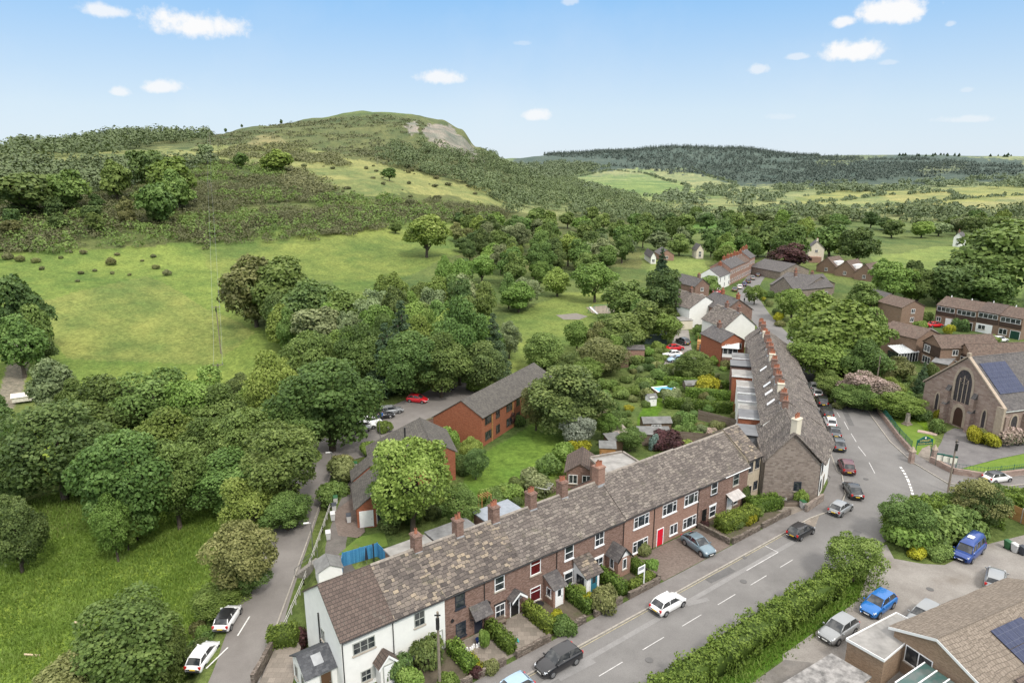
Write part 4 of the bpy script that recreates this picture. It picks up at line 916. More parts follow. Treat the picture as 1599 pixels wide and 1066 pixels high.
# houses beyond the long terrace --------------------------------------------
def px_house(name, label, gl, gr, far, he, hr, wm, rm, ch=None, cat='house', group=None, wins=2, style='case2', fm=UPVC, wm2=None, z=0., chm=OLDBRICK, sidewins=3, storeys=2, ov=.3, jit=0.):
    """gable end from ground points gl..gr (seen left to right), body running back to the ground distance far (metres along)"""
    a = Vector(gl); b_ = Vector(gr); g = b_-a; wdt = g.length; t = g.normalized(); back = Vector((-t.y, t.x))
    # local: x along depth, so that the gable is at x=0. local y axis = from right to left
    ang = math.atan2(back.y, back.x); r = thing(name, label, cat, (b_.x, b_.y, z), ang, group)
    shell(r, far, wdt, he, hr, wm, rm, wdt/2, ov=ov, vl=.2, vr=.2, jit=jit, z0=-.5)
    Wf = FW(r); Wg = Wall(r, (0, wdt, 0), (0, -1))
    for i in range(sidewins):
        x = far*(i+.5)/sidewins-.6
        if storeys == 2: window(Wf, x, he-1.75, 1.3, 1.2, fm, style)
        window(Wf, x, .8, 1.3, 1.3, fm, style)
    for i in range(wins):
        x = wdt*(i+.5)/wins-.6
        if storeys == 2: window(Wg, x, he-1.75, 1.2, 1.2, fm, style)
        window(Wg, x, .8, 1.2, 1.3, fm, style)
    if ch: 
        for cx in ch: chimney(r, cx, wdt/2, hr-.4, 1.5, .9, .7, chm, 2)
    return r
px_house('house', 'white gabled house with brown roof stepping down the side street beyond the long terrace', P(1075,512), P(1122,506), 13, 5.4, 8.2, RENDER, STONE_ROOF2, (6,), wins=0)
px_house('house', 'slate roofed brick house with pale blue grey roof beyond the white gable', P(1128,518), P(1172,515), 12, 5.6, 8.4, OLDBRICK, GSLATE, (.6, 8), wins=0, chm=REDBRICK)
px_house('house', 'brown roofed house with a big brick chimney at the bend of the street', P(1130,545), P(1176,541), 10, 5.4, 8.6, RENDER, STONE_ROOF2, (1, 6), wins=0)
b_ = px_house('house', 'flat fronted red brick house with a shallow grey roof above the decked yard', P(1124,573), P(1160,570), 8.5, 5.6, 7.2, REDBRICK, GSLATE, (6,), wins=2)
r = thing('conservatory', 'white first floor conservatory on the rear of the red brick house', 'conservatory', (*P(1138,572), 0), A2)
b = MB(); b.box(-1.3,1.5,-1.6,1.6,0,2.4); b.build('brick_base', OLDBRICK, r); b = MB(); b.box(-1.3,1.5,-1.6,1.6,2.404,3.1); b.build('sill_wall', UPVC, r)
W = Wall(r, (-1.3,1.6,0), (0,-1)); 
window(W, .1, 3.1, 3.0, 1.4, UPVC, 'case3', sill=None); b = MB(); b.box(-1.25,1.5,-1.55,1.55,3.104,4.5); b.build('glazing', GLASS, r)
b = MB(); b.slab((-1.6,1.8,4.45),(-1.6,-1.8,4.45),(1.6,-1.8,5.2),(1.6,1.8,5.2),.1); b.build('roof', UPVC, r)
px_house('house', 'grey brown roofed brick cottage tucked behind the white gabled house', P(1084,470), P(1106,468), 11, 4.8, 7.0, OLDBRICK, GSLATE, (2,), wins=1)
px_house('house', 'low cream rear wing with slate roof left of the white gabled house', P(1068,497), P(1080,503), 9, 4.6, 6.4, RENDER, STONE_ROOF2, None, wins=1)
# far row on the left of the road, front faces the road
FR = [(72.5,236.5),(79.2,246),(84.4,254.2),(89.2,261.5),(93.8,268.8),(98.4,276)]
for i, ((x0, y0), (x1, y1)) in enumerate(zip(FR[:-1], FR[1:])):
    L = math.hypot(x1-x0, y1-y0); ang = math.atan2(y1-y0, x1-x0)
    r = thing('terraced_house', ['low white gabled cottage at the near end of the far brick row', 'brick house with grey slates, first of the tall far row', 'brick house in the middle of the far row up the street', 'brick house with brown roof in the far row up the street', 'brick house with white bay and white gable at the top end of the far row'][i], 'house', (x0, y0, 0), ang, 'far brick row up the street')
    shell(r, L-.02, 7.5, [4.6,6.2,6.2,6.0,6.8][i], [7.0,8.6,8.6,8.4,9.4][i], RENDER if i in (0,) else NEWBRICK, GSLATE if i != 3 else EST_ROOF, jit=.01)
    W = FW(r)
    for x in np.linspace(.6, L-1.6, 4 if i else 3):
        window(W, float(x), .7, .9, 1.4, UPVC, 'case1'); window(W, float(x), [2.9,3.9,3.9,3.8,4.2][i], .9, 1.3, UPVC, 'case1')
    chimney(r, L-.8, 3.7, [6.5,8.2,8.2,8,9][i], 1.6, .8, 1.0, REDBRICK, 3); 
    if i: chimney(r, L*.4, 3.7, [6.5,8.2,8.2,8,9][i], 1.4, .8, 1.0, REDBRICK, 2)
# stone gabled houses right of the street
px_house('stone_house', 'long grey roofed stone house behind the bright lime trees', P(1204,462), P(1238,470), 17, 3.6, 7.0, RUBBLE, GSLATE, (5,), wins=1, storeys=1)
px_house('stone_house', 'grey slated stone house with small dormer gables beside the street', P(1252,468), P(1302,458), 12, 3.4, 6.6, RUBBLE, GSLATE, (3, 9), wins=1, storeys=1)
px_house('stone_house', 'low dark roofed cottage behind the stone houses near the copper beech', P(1218,437), P(1262,433), 16, 3.0, 5.6, RUBBLE, GSLATE, None, wins=1, storeys=1)
r = px_house('villa', 'tall cream villa with slate roof and a gable chimney at the pasture edge', P(1261,409), P(1285,410), 9, 6.2, 9.2, CREAM, GSLATE, (.8,), wins=1, chm=CREAM)
b = MB(); b.box(-2.2,-.01,1,6,0,2.6); b.build('bay_window', NEWBRICK, r)
for i, (u, v) in enumerate([(1283,424),(1312,430),(1342,436)]):
    r = px_house('chalet_house', ['brick chalet house with white dormer, first of the stepped three', 'brick chalet house with white dormer, middle of the stepped three', 'brick chalet house with white dormer, nearest of the stepped three'][i], P(u-9,v), P(u+22,v+4), 9, 2.6, 6.2, ESTBRICK, EST_ROOF, None, wins=1, storeys=1, group='stepped chalet houses')
    b = MB(); b.box(1.5,6.5,.6,3,3.0,4.8); b.build('dormer', WPAINT, r)
px_house('white_cottage', 'small white two storey cottage alone by the reservoir trees', P(1487,385), P(1500,386), 7, 5.2, 7.4, RENDER, GSLATE, (.8,), wins=1, sidewins=1)
px_house('bungalow', 'long low grey roofed bungalow tucked in the woods beyond the park', P(1016,412), P(1024,412), 15, 3.0, 5.0, RENDER, GSLATE, None, wins=1, storeys=1)
px_house('bungalow', 'low grey roofed house beside the bungalow in the woods beyond the park', P(1030,407), P(1052,407), 12, 2.8, 4.8, NEWBRICK, GSLATE, None, wins=1, storeys=1)
px_house('farmhouse', 'distant stone house with grey roof seen between the trees behind the villa', P(1240,374), P(1260,374), 12, 4, 6.4, RUBBLE, GSLATE, (2,), wins=1)
px_house('farmhouse', 'pale stone house half hidden by trees above the far brick row', P(1087,404), P(1098,404), 8, 4, 6.4, CREAM, GSLATE, None, wins=1)
# ------------------------------------------------------------------ red brick flats
def gable_block(name, label, g0, g1, depth, he, hr, wm, rm, cat='flats', side=True, wins=(), ov=.3, z=0.):
    return px_house(name, label, g0, g1, depth, he, hr, wm, rm, None, cat, None, 0, sidewins=0, ov=ov, z=z)
def block(name, label, corner, axis, depth, d, yr, he, heb, hr, wm=None, rm=None, cat='flats', ov=.3, jit=0.):
    """gable block: corner is the near right foot, axis the way the ridge runs"""
    a = Vector(axis).normalized(); r = thing(name, label, cat, (*corner, 0), math.atan2(a.y, a.x))
    return shell(r, depth, d, he, hr, wm or REDBRICK, rm or FLATSLATE, yr, heb, ov, .12, .12, jit, -.4)
BRW = plain('brown_frame', (.09,.05,.03), .5)
r = block('flats', 'long two storey red brick block of flats with grey slate roof', (-4.7,99.3), (.5,.866), 24, 9.3, 3.74, 5.0, 3.3, 7.0)
W = FW(r)
for i in range(7):
    x = .9+i*3.3; window(W, x, 3.3, 1.2 if i % 2 else 1.9, 1.35, BRW, 'case2' if i % 2 else 'case3', sill=None); window(W, x, .7, 1.2 if i % 2 else 1.9, 1.5, BRW, 'case2', sill=None)
for i in range(3): q = MB(); q.fbox((0,0,0), (1,0), (0,-1), 2.9+i*6.6, 3.1+i*6.6, 0, 4.9, .003, .12); q.build('pilaster', ORPLANKS, r)
r = block('flats', 'middle red brick flats with a long slate roof behind the big garden tree', (-7.9,88.0), (-.27,.96), 8.5, 11.4, 3.6, 4.3, 2.9, 6.4)
b = MB(); b.cyl((4,6.4,5.2),(4,6.4,7.0),.12,.12,8); b.build('flue', BLACKP, r)
r = block('flats', 'small red brick end unit with white door beside the bin path', (-13.6,76.3), (-.27,.96), 7.0, 5.4, 2.6, 2.9, 2.6, 4.7)
Wg = Wall(r, (0,5.4,0), (0,-1)); door(Wg, .35, 1.5, 2.1, WDOOR, UPVC, label='white double door'); window(Wg, 2.3, .15, 1.0, 2.0, UPVC, 'case1', sill=None)
r = block('flats', 'small stepped red brick unit with slate roof behind the white door unit', (-16.9,83.9), (-.27,.96), 3.2, 4.2, 2.0, 2.7, 2.5, 4.2)
# retaining wall of the car park
def wall_run(name, label, pts, h, th, m, cat='wall', cap=None, z=None, group=None, step=2.0, dz=-.3):
    b = MB(); cp_ = MB(); x0, y0 = pts[0]; r = thing(name, label, cat, (x0, y0, 0), 0, group)
    for (ax, ay), (bx, by) in zip(pts[:-1], pts[1:]):
        L = math.hypot(bx-ax, by-ay); n = max(1, int(L/step)); an = math.atan2(by-ay, bx-ax)
        for i in range(n):
            mx, my = ax+(bx-ax)*(i+.5)/n, ay+(by-ay)*(i+.5)/n; zz = Tz(mx, my) if z is None else z; hh = h+.04*math.sin(mx*3+my*2)
            b.cbox(mx-x0, my-y0, zz+dz, L/n-.004, th, hh-dz, an)
            if cap: cp_.cbox(mx-x0, my-y0, zz+hh+.003, L/n-.03, th+.1, .09, an)
    b.build('walling', m, r)
    if cap: cp_.build('coping', cap, r)
    return r
wall_run('retaining_wall', 'mossy brick retaining wall running down beside the car park and flats', [(-20.6,97.2),(-14,109),(-6,120),(1.5,127)], 1.0, .4, OLDBRICK, cap=plain('mossy_coping', (.10,.09,.05), .95))
# ------------------------------------------------------------------ roads, pavements, hard ground
ASPH = groundmat('asphalt', (.180,.173,.167), (.222,.214,.206), .22, (.150,.144,.139), .15, .9, 14.)
LANEM = groundmat('lane_surface', (.205,.188,.175), (.24,.222,.206), .4, (.18,.165,.152), .2, .92, 16.)
PAVE = groundmat('pavement_tarmac', (.185,.172,.164), (.22,.206,.196), .6, (.16,.148,.14), .2, .92, 14.)
PATCH = groundmat('repair_tarmac', (.235,.228,.222), (.27,.262,.255), .8, None, .15, .9, 14.)
DKPATCH = groundmat('dark_tarmac', (.125,.122,.12), (.155,.15,.148), .8, None, .15, .9, 14.)
GRAVEL = groundmat('pale_driveway', (.24,.22,.20), (.31,.29,.265), .35, (.19,.165,.14), .3, .95, 9.)
KERB = plain('kerb_stone', (.30,.275,.24), .9, var=.2, bump=.2)
PAINT = plain('road_paint', (.62,.61,.58), .7, var=.25, scale=3)
PAINTW = plain('worn_road_paint', (.46,.45,.44), .8, var=.3, scale=3)
def smooth_line(pts, n=8):
    out = []; p = [Vector(q) for q in pts]
    for i in range(len(p)-1):
        a, b, c, d = p[max(i-1, 0)], p[i], p[i+1], p[min(i+2, len(p)-1)]
        for j in range(n):
            t = j/n; out.append(.5*((2*b)+(c-a)*t+(2*a-5*b+4*c-d)*t*t+(3*b-a-3*c+d)*t**3))
    out.append(p[-1]); return out
def strip(name, pts, wd, mat, off=.03, kind='structure', nl=4, parent=None, flat=None):
    L = smooth_line([(*p[:2],) for p in pts]) if len(pts) > 2 else [Vector(p[:2]) for p in pts]
    L = [Vector((q[0], q[1])) for q in L]; V = []; fs = []; W = nl+1
    for i, q in enumerate(L):
        t = (L[min(i+1, len(L)-1)]-L[max(i-1, 0)]).normalized(); n = Vector((-t.y, t.x)); ww = wd(i/(len(L)-1)) if callable(wd) else wd
        for j in range(W):
            e = q+n*ww*(j/nl-.5); V.append((e.x, e.y, 0))
    a = np.array(V); z = T(a[:, 0], a[:, 1])+off if flat is None else np.full(len(V), flat)
    V = [(v[0], v[1], float(zz)) for v, zz in zip(V, z)]
    for i in range(len(L)-1):
        for j in range(nl): fs.append((i*W+j+1, i*W+j, (i+1)*W+j, (i+1)*W+j+1))
    b = MB(); b.add(V, fs); o = b.build(name, mat, parent, smooth=True)
    return tag(o, None, None, kind=kind) if parent is None else o
def sheet(name, poly, mat, z=.02, px=True, h=None):
    poly = [P(*q) for q in poly] if px else poly
    if sum(poly[i][0]*poly[(i+1) % len(poly)][1]-poly[(i+1) % len(poly)][0]*poly[i][1] for i in range(len(poly))) < 0: poly = poly[::-1]
    b = MB(); b.prism(poly, -.25, h) if h else b.sheet(poly, z)
    return tag(b.build(name, mat), None, None, kind='structure')
ROADC = [RW(-2,35.45), RW(20,35.45), RW(45,35.45), RW(64,35.4), RW(74,36.2), (46.2,80.5), (50.8,90.5), R2(110,24.3), R2(125,24.3), R2(140,23.6), R2(155,22), P(1192,500), P(1172,470), P(1167,458), P(1176,438), P(1192,420), P(1207,405), P(1212,394)]
rd = strip('road', ROADC, lambda t: 8.0 if t < .2 else (10.2 if t < .34 else (9.0 if t < .5 else 6.5)), ASPH, flat=.02, nl=6)
sheet('road', [(1296,800),(1330,760),(1325,700),(1308,640),(1288,585),(1281,553),(1284,552),(1338,610),(1362,652),(1390,690),(1425,722),(1480,756),(1545,763),(1640,752),(1640,782),(1560,790),(1440,800),(1385,830),(1370,870),(1320,880)], ASPH, .028)
sheet('driveway', [(1372,856),(1384,850),(1396,872),(1440,880),(1475,882),(1540,850),(1660,820),(1700,1100),(1230,1120),(1222,1022),(1270,988),(1338,938),(1352,905)], GRAVEL, .034)
sheet('patched_tarmac', [(1225,1030),(1330,1040),(1330,1120),(1100,1120)], groundmat('rough_concrete', (.16,.15,.14), (.23,.21,.19), .5, (.12,.11,.09), .3), .04)
def band(name, a, b_, s0, s1, mat, z, h=None):
    p = [RW(s0, a), RW(s1, a), RW(s1, b_), RW(s0, b_)]
    return sheet(name, p, mat, z, False, h)
band('pavement', 39.35, 41.3, -2, 73, PAVE, 0, .11)
sheet('pavement', [RW(73.005,39.35), RW(76,39.4), (42.2,80.0), (44.6,83.6), (46.9,89.5), R2(100,19.6), R2(125,19.7), R2(150,18.6), R2(150,17.0), R2(125,17.7), R2(100,17.9), (45.0,88.5), (40.6,81.8), (38.9,80.2), RW(73.005,41.3)], PAVE, 0, False, .11)
KB = MB()
def kerbline(kb, pts, wd=.16, h=.135):
    for (x0, y0), (x1, y1) in zip(pts[:-1], pts[1:]):
        L = math.hypot(x1-x0, y1-y0); n = max(1, int(L/.9)); an = math.atan2(y1-y0, x1-x0)
        for i in range(n): kb.cbox(x0+(x1-x0)*(i+.5)/n, y0+(y1-y0)*(i+.5)/n, -.1, L/n-.02, wd, h+.1, an)
kerbline(KB, [RW(-2,39.27), RW(73,39.27), RW(76.1,39.32), (42.35,79.9), (44.75,83.5), (47.05,89.45), R2(100,19.68), R2(125,19.78), R2(150,18.68)])
tag(KB.build('kerb', KERB), None, None, kind='structure')
cw = [P(1283,553), P(1338,610), P(1362,652), P(1390,690), P(1425,722), P(1480,755), P(1540,763), P(1640,752)]
ww = [P(1291,550), P(1350,608), P(1374,648), P(1402,686), P(1436,714), P(1488,741), P(1540,749), P(1640,738)]
sheet('pavement', cw+ww[::-1], PAVE, 0, False, .11)
KB = MB(); kerbline(KB, cw); tag(KB.build('kerb', KERB), None, None, kind='structure')
def marks(name, segs, wd, mat, z):
    b = MB()
    for (x0, y0), (x1, y1) in segs:
        t = Vector((x1-x0, y1-y0)).normalized(); n = Vector((-t.y, t.x))*wd/2
        b.add([(x0-n.x, y0-n.y, z), (x1-n.x, y1-n.y, z), (x1+n.x, y1+n.y, z), (x0+n.x, y0+n.y, z)], [(0,1,2,3)])
    return tag(b.build(name, mat), None, None, kind='structure')
def dashes(p0, p1, on, gap, ph=0):
    L = math.hypot(p1[0]-p0[0], p1[1]-p0[1]); s = ph; out = []
    while s < L-.3:
        e = min(s+on, L); out.append(tuple((p0[0]+(p1[0]-p0[0])*q/L, p0[1]+(p1[1]-p0[1])*q/L) for q in (s, e))); s += on+gap
    return out
marks('lane_marking', dashes(RW(14,35.45), RW(66,35.45), 2.9, 2.6), .09, PAINTW, .046)
rows = [(1340,772),(1327,738),(1316,712),(1304,683),(1290,652),(1277,620),(1264,595)]
C2 = [P(1360,790), P(1352,768), P(1343,735), P(1331,705), P(1318,680), P(1305,655), P(1296,633)]
seg = []
for u0, v0, u1, v1 in [(1356,740,1365,768) and (1357,722,1366,739),(1340,697,1352,712),(1329,677,1337,690),(1318,658,1325,671),(1307,644,1312,652),(1298,629,1303,637)]: seg.append((P(u0,v0), P(u1,v1)))
marks('lane_marking', seg, .11, PAINTW, .046)
gw = [P(1406,729), P(1412,738), P(1418,750), P(1423,764), P(1426,775)]; seg = []
for a, b_ in zip(gw[:-1], gw[1:]): seg += dashes(a, b_, .62, .38)
marks('give_way_marking', seg, .32, PAINT, .046)
marks('parking_marking', [(RW(a,37.3), RW(b_,37.3)) for a, b_ in ((60,66),)]+[(RW(66,37.3), RW(66,39.1))], .1, PAINTW, .046)
marks('edge_marking', [(RW(10,39.05), RW(72,39.05))], .08, plain('worn_yellow_line', (.33,.29,.19), .85, var=.3), .046)
marks('edge_marking', [(P(1545,796), P(1700,752))], .15, PAINT, .046)
marks('road_patch', [(RW(12,37.7), RW(72,37.5))], .55, PATCH, .034)
marks('road_patch', [(RW(33,37.3), RW(37,37.1)), (RW(50,37.4), RW(52.5,36.6))], .6, PATCH, .038)
marks('road_patch', [(RW(55,38.6), RW(59,38.4)), (P(1318,640), P(1330,665)), (P(1300,600), P(1306,622)), (RW(69,33), RW(78,34.2))], .9, DKPATCH, .040)
for i, q_ in enumerate([RW(41,34.2), RW(58,36.3), P(1352,748), P(1385,805), P(1452,920)]):
    b = MB(); b.cyl((0,0,0),(0,0,.012),.36,.36,16); tag(b.build('manhole_cover', DKPATCH, None, (*q_, .046)), ['round dark manhole cover in the far lane of the main road','round dark manhole cover near the trench repair on the main road','round dark manhole cover between the hill road dashes','round dark manhole cover in the road junction','round dark manhole cover in the pale driveway'][i], 'manhole cover')
for i, (s_, n_) in enumerate([(22,38.9),(46.5,38.9),(62,38.95)]):
    b = MB(); b.box(-.25,.25,-.2,.2,0,.012); tag(b.build('drain_grate', TRIM_ if False else DKPATCH, None, (*RW(s_, n_), .047), A1), ['gutter drain grate by the kerb near the black crossover','gutter drain grate by the kerb near the white hatchback','gutter drain grate by the kerb outside the forecourt'][i], 'drain')
# lane and car park
strip('lane', LANE, 5.3, LANEM, .05)
marks_pts = [((345,1012),(372,963)), ((322,1043),(356,1012))]
b = MB()
for (a, c) in ((P(322,1044,-2.1), P(356,1011,-2.1)), (P(371,993,-2.1), P(390,963,-2.1))):
    t = Vector((c[0]-a[0], c[1]-a[1])).normalized(); n = Vector((-t.y, t.x))*.07
    b.add([(a[0]-n.x,a[1]-n.y,Tz(*a)+.075),(c[0]-n.x,c[1]-n.y,Tz(*c)+.075),(c[0]+n.x,c[1]+n.y,Tz(*c)+.075),(a[0]+n.x,a[1]+n.y,Tz(*a)+.075)], [(0,1,2,3)])
tag(b.build('lane_marking', PAINT), None, None, kind='structure')
strip('car_park', [(-30.5,97), (-25.5,100.8), (-19.2,110), (-12.6,122), (-8.2,131)], lambda t: 6.5+7*math.sin(min(1, t*1.3)*2.4), LANEM, .065, nl=8)
KB = MB(); x_ = [(-23.6,40),(-22.7,51.5),(-23.6,58),(-24.3,66),(-25.2,76),(-26,85.5),(-26.4,92)]
for (x0, y0), (x1, y1) in zip(x_[:-1], x_[1:]):
    for i in range(8):
        a, e = i/8, (i+1)/8; mx, my = x0+(x1-x0)*(a+e)/2, y0+(y1-y0)*(a+e)/2; KB.cbox(mx, my, Tz(mx-.6, my)-.1, math.hypot(x1-x0, y1-y0)/8-.02, .16, .24, math.atan2(y1-y0, x1-x0))
tag(KB.build('kerb', KERB), None, None, kind='structure')
strip('path', [(-14.5,60), (-19.6,68), (-20.9,74), (-21.5,82), (-21.6,91)], 2.3, groundmat('path_tarmac', (.14,.125,.115), (.18,.165,.15), .6, (.10,.095,.085), .2), .03)
strip('pavement', [(-20.5,40), (-19.8,47), (-20.4,53), (-21.6,58)], 1.8, PAVE, .06)
# paved plots in front of and behind the houses
band('paved_forecourt', 41.45, 46.3, 51.3, 62.9, PAVERS, .03)
band('paved_yard', 41.9, 46.4, 27.4, 36.0, FLAGS, .03); band('paved_yard', 41.9, 46.4, 36.02, 50.2, groundmat('garden_soil', (.10,.085,.06), (.15,.125,.09), .8, (.07,.09,.03), .4), .028)
band('garden_ground', 41.9, 46.4, 63.1, 76.0, groundmat('garden_soil', (.1,.085,.06), (.15,.125,.09)), .028); band('garden_ground', 41.9, 46.4, 10, 27.3, groundmat('garden_soil', (.1,.085,.06), (.15,.125,.09)), .028)
sheet('paved_yard', [(405,1066),(430,1010),(455,985),(470,1010),(455,1075)], FLAGS, .04)
sheet('paved_yard', [(520,800),(560,770),(570,830),(560,840),(528,836)], PAVERS, .04)
sheet('lawn', [(528,866),(560,838),(600,830),(606,852),(545,868)], groundmat('clipped_lawn', (.10,.165,.03), (.135,.20,.04), .7, (.16,.17,.06), .3), .04)
sheet('paved_yard', [(1195,775),(1285,790),(1270,830),(1235,805),(1195,790)], FLAGS, .036)
sheet('church_forecourt', [(1452,720),(1470,690),(1475,676),(1490,668),(1512,672),(1545,688),(1640,682),(1640,700),(1560,716),(1480,737)], groundmat('church_tarmac', (.155,.145,.145), (.20,.19,.185), .5, (.115,.108,.108), .2), .036)
sheet('path', [(1424,724),(1440,700),(1452,695),(1455,720),(1446,732)], FLAGS, .040)
sheet('lawn', [(1376,650),(1395,640),(1440,665),(1452,690),(1432,715),(1426,715)], groundmat('church_lawn', (.125,.20,.028), (.155,.23,.04), .9, (.105,.175,.026), .2), .033)
sheet('lawn', [(1482,738),(1560,717),(1640,700),(1640,722),(1540,736),(1495,741)], MATS['church_lawn'], .033)
sheet('play_surface', [(868,492),(900,489),(918,494),(905,499),(880,499)], groundmat('play_tarmac', (.21,.19,.165), (.24,.22,.19)), .04)
sheet('play_surface', [(915,480),(945,477),(965,484),(950,490),(925,489)], groundmat('bark_chippings', (.27,.23,.18), (.3,.26,.2)), .04)
sheet('estate_road', [(1418,520),(1450,508),(1480,530),(1530,545),(1600,545),(1640,560),(1640,580),(1560,562),(1480,548)], ASPH, .03)
sheet('gravel_yard', [(1035,570),(1045,545),(1058,515),(1075,515),(1080,545),(1095,560),(1085,590),(1060,575)], GRAVEL, .03)
wat = sheet('water', [(1500,357),(1535,353),(1545,358),(1505,361)], plain('reservoir_water', (.55,.6,.66), .15, var=.05), .3, True); wat.name = 'water'
# ------------------------------------------------------------------ cars
TYRE = plain('tyre_rubber', (.018,.018,.019), .8, var=.15); RIM = plain('alloy_rim', (.42,.43,.44), .3, .9, var=.05); RIMK = plain('dark_rim', (.06,.06,.065), .35, .6)
CGLASS = glassmat('car_glass', (.022,.026,.03)); LAMP = plain('headlamp_glass', (.62,.65,.68), .12, var=.05); TAIL = plain('tail_lamp', (.45,.012,.012), .2, var=.1)
PLW = plain('white_plate', (.75,.75,.72), .4, var=.02); PLY = plain('yellow_plate', (.75,.50,.03), .4, var=.02); TRIM = plain('black_trim', (.022,.022,.024), .5, var=.1)
def paint(n, c, metal=.0): return plain(n+'_car_paint', c, .3, metal, var=.03, coat=.5)
PT_ = {'white': paint('white', (.72,.72,.715)), 'black': paint('black', (.014,.014,.016)), 'silver': paint('silver', (.27,.28,.285), .3), 'grey': paint('grey', (.085,.092,.10), .3), 'blue': paint('blue', (.012,.135,.42), .15), 'navy': paint('navy', (.018,.04,.13), .2),
       'vanblue': paint('deep_blue', (.022,.06,.24), .15), 'red': paint('red', (.50,.014,.022)), 'steel': paint('steel_blue', (.17,.235,.275), .35), 'sky': paint('pale_blue', (.30,.42,.54), .2), 'wine': paint('wine', (.10,.012,.016))}
CT = {  # length, width, height, belt, bonnet z, windscreen base/top x, rear top/base x, wheel r, wheelbase
 'hatch': (4.0,1.72,1.46,.93,.80,1.02,.30,-1.35,-1.86,.31,2.5), 'mini': (3.85,1.74,1.42,.93,.82,.98,.42,-1.32,-1.72,.32,2.5), 'suv': (4.42,1.84,1.63,1.03,.95,1.0,.30,-1.55,-2.08,.36,2.66),
 'estate': (4.5,1.82,1.48,.95,.82,1.05,.32,-1.85,-2.12,.33,2.7), 'saloon': (4.5,1.80,1.44,.94,.82,1.0,.28,-1.05,-1.75,.32,2.7), 'coupe': (4.36,1.80,1.53,1.0,.92,1.0,.15,-1.0,-2.0,.35,2.67), 'van': (4.9,1.92,1.95,1.14,1.05,1.75,1.12,-2.2,-2.40,.34,3.0)}
def car_meshes(k):
    L, W, Hh, belt, bz, xw0, xw1, xr1, xr0, wr, wb = CT[k]; hw = W/2; root = bpy.data.objects.new('parked_car', None); C.objects.link(root); root.empty_display_size = .3
    fx = L/2; st = []
    prof = [(-fx, .42, .62, .82), (-fx+.07, .30, belt-.12, .93), (-fx+.25, .24, belt, .975), (xr0, .22, belt+.01, .985), (-wb/2, .21, belt+.01, 1.), (0, .20, belt, 1.), (xw0-.25, .20, belt-.01, 1.), (xw0, .21, belt-.02, .995), (xw0+.35, .21, (belt+bz)/2, .985), (fx-.45, .22, bz-.03, .95), (fx-.14, .25, bz-.14, .86), (fx, .34, bz-.33, .70)]
    prof = sorted(set(prof)); V = []; fs = []; n = 11
    for x, zb, zt, kw in prof:
        y = hw*kw; cr = .05
        half = [(0, zt+cr*.9), (y*.55, zt+cr*.7), (y*.86, zt+.01), (y*.975, zt-.09), (y, zb+(zt-zb)*.5), (y*.985, zb+.14), (y*.9, zb)]
        ring = [(-a, b) for a, b in half[:0:-1]]+half; V += [(x, a, b) for a, b in ring]
    m = 13; S = len(prof)
    for i in range(S-1):
        for j in range(m-1): fs.append((i*m+j, i*m+j+1, (i+1)*m+j+1, (i+1)*m+j))
        fs.append((i*m+m-1, i*m, (i+1)*m, (i+1)*m+m-1))
    fs.append(tuple(range(m))); fs.append(tuple((S-1)*m+j for j in range(m))[::-1])
    b = MB(); b.add(V, fs)
    zr = Hh-.05; yb = hw*.90; yt = hw*.70; zb = belt-.01
    bot = {'fl': (xw0, yb*.93, zb), 'fr': (xw0, -yb*.93, zb), 'rl': (xr0, yb*.9, zb), 'rr': (xr0, -yb*.9, zb)}; top = {'fl': (xw1, yt, zr), 'fr': (xw1, -yt, zr), 'rl': (xr1, yt, zr), 'rr': (xr1, -yt*1., zr)}
    for q in bot: b.cyl(bot[q], top[q], .055, .045, 6)
    def lerp(a, c, t): return tuple(a[i]+(c[i]-a[i])*t for i in range(3))
    for s in 'lr':
        for t in ((.52,) if k != 'van' else (.30, .62)): b.cyl(lerp(bot['f'+s], bot['r'+s], t), lerp(top['f'+s], top['r'+s], t), .05, .045, 5)
        b.cyl(bot['f'+s], bot['r'+s], .045, .045, 5)
    body = b.build('body', PT_['white'], root, smooth=True)
    for f in body.data.polygons: pass
    r = MB(); G5 = []; nn = 6
    for i in range(nn+1):
        for j in range(nn+1):
            u, v = i/nn, j/nn; x = xw1+.03+(xr1-.03-xw1-.03)*u; y = -yt-.03+(2*yt+.06)*v; e = (4*u*(1-u))*.6+(4*v*(1-v)); G5.append((x, y, zr-.015+.045*min(1, e*1.2)+.02*(4*u*(1-u))))
    r.add(G5, [(i*(nn+1)+j, i*(nn+1)+j+1, (i+1)*(nn+1)+j+1, (i+1)*(nn+1)+j) for i in range(nn) for j in range(nn)]); r.build('roof', PT_['white'], root, smooth=True)
    def pane(nm, a, c, d, e, off):
        q = MB(); A_ = [Vector(p) for p in (a, c, d, e)]; n_ = (A_[1]-A_[0]).cross(A_[3]-A_[0]).normalized(); n_ = n_ if n_.dot(Vector(off)) > 0 else -n_
        q.add([p+n_*.005 for p in A_]+[p-n_*.02 for p in A_], [(0,1,2,3), (4,7,6,5), (0,4,5,1), (1,5,6,2), (2,6,7,3), (3,7,4,0)]); q.build(nm, CGLASS, root)
    pane('windscreen', bot['fl'], bot['fr'], top['fr'], top['fl'], (1,0,.5)); pane('rear_window', bot['rr'], bot['rl'], top['rl'], top['rr'], (-1,0,.5))
    if k == 'van':
        for s, sg in (('l', 1), ('r', -1)):
            pane('side_window', bot['f'+s], lerp(bot['f'+s], bot['r'+s], 1), lerp(top['f'+s], top['r'+s], 1), top['f'+s], (0,sg,.2))
    else:
        for s, sg in (('l', 1), ('r', -1)): pane('side_window', bot['f'+s], bot['r'+s], top['r'+s], top['f'+s], (0,sg,.2))
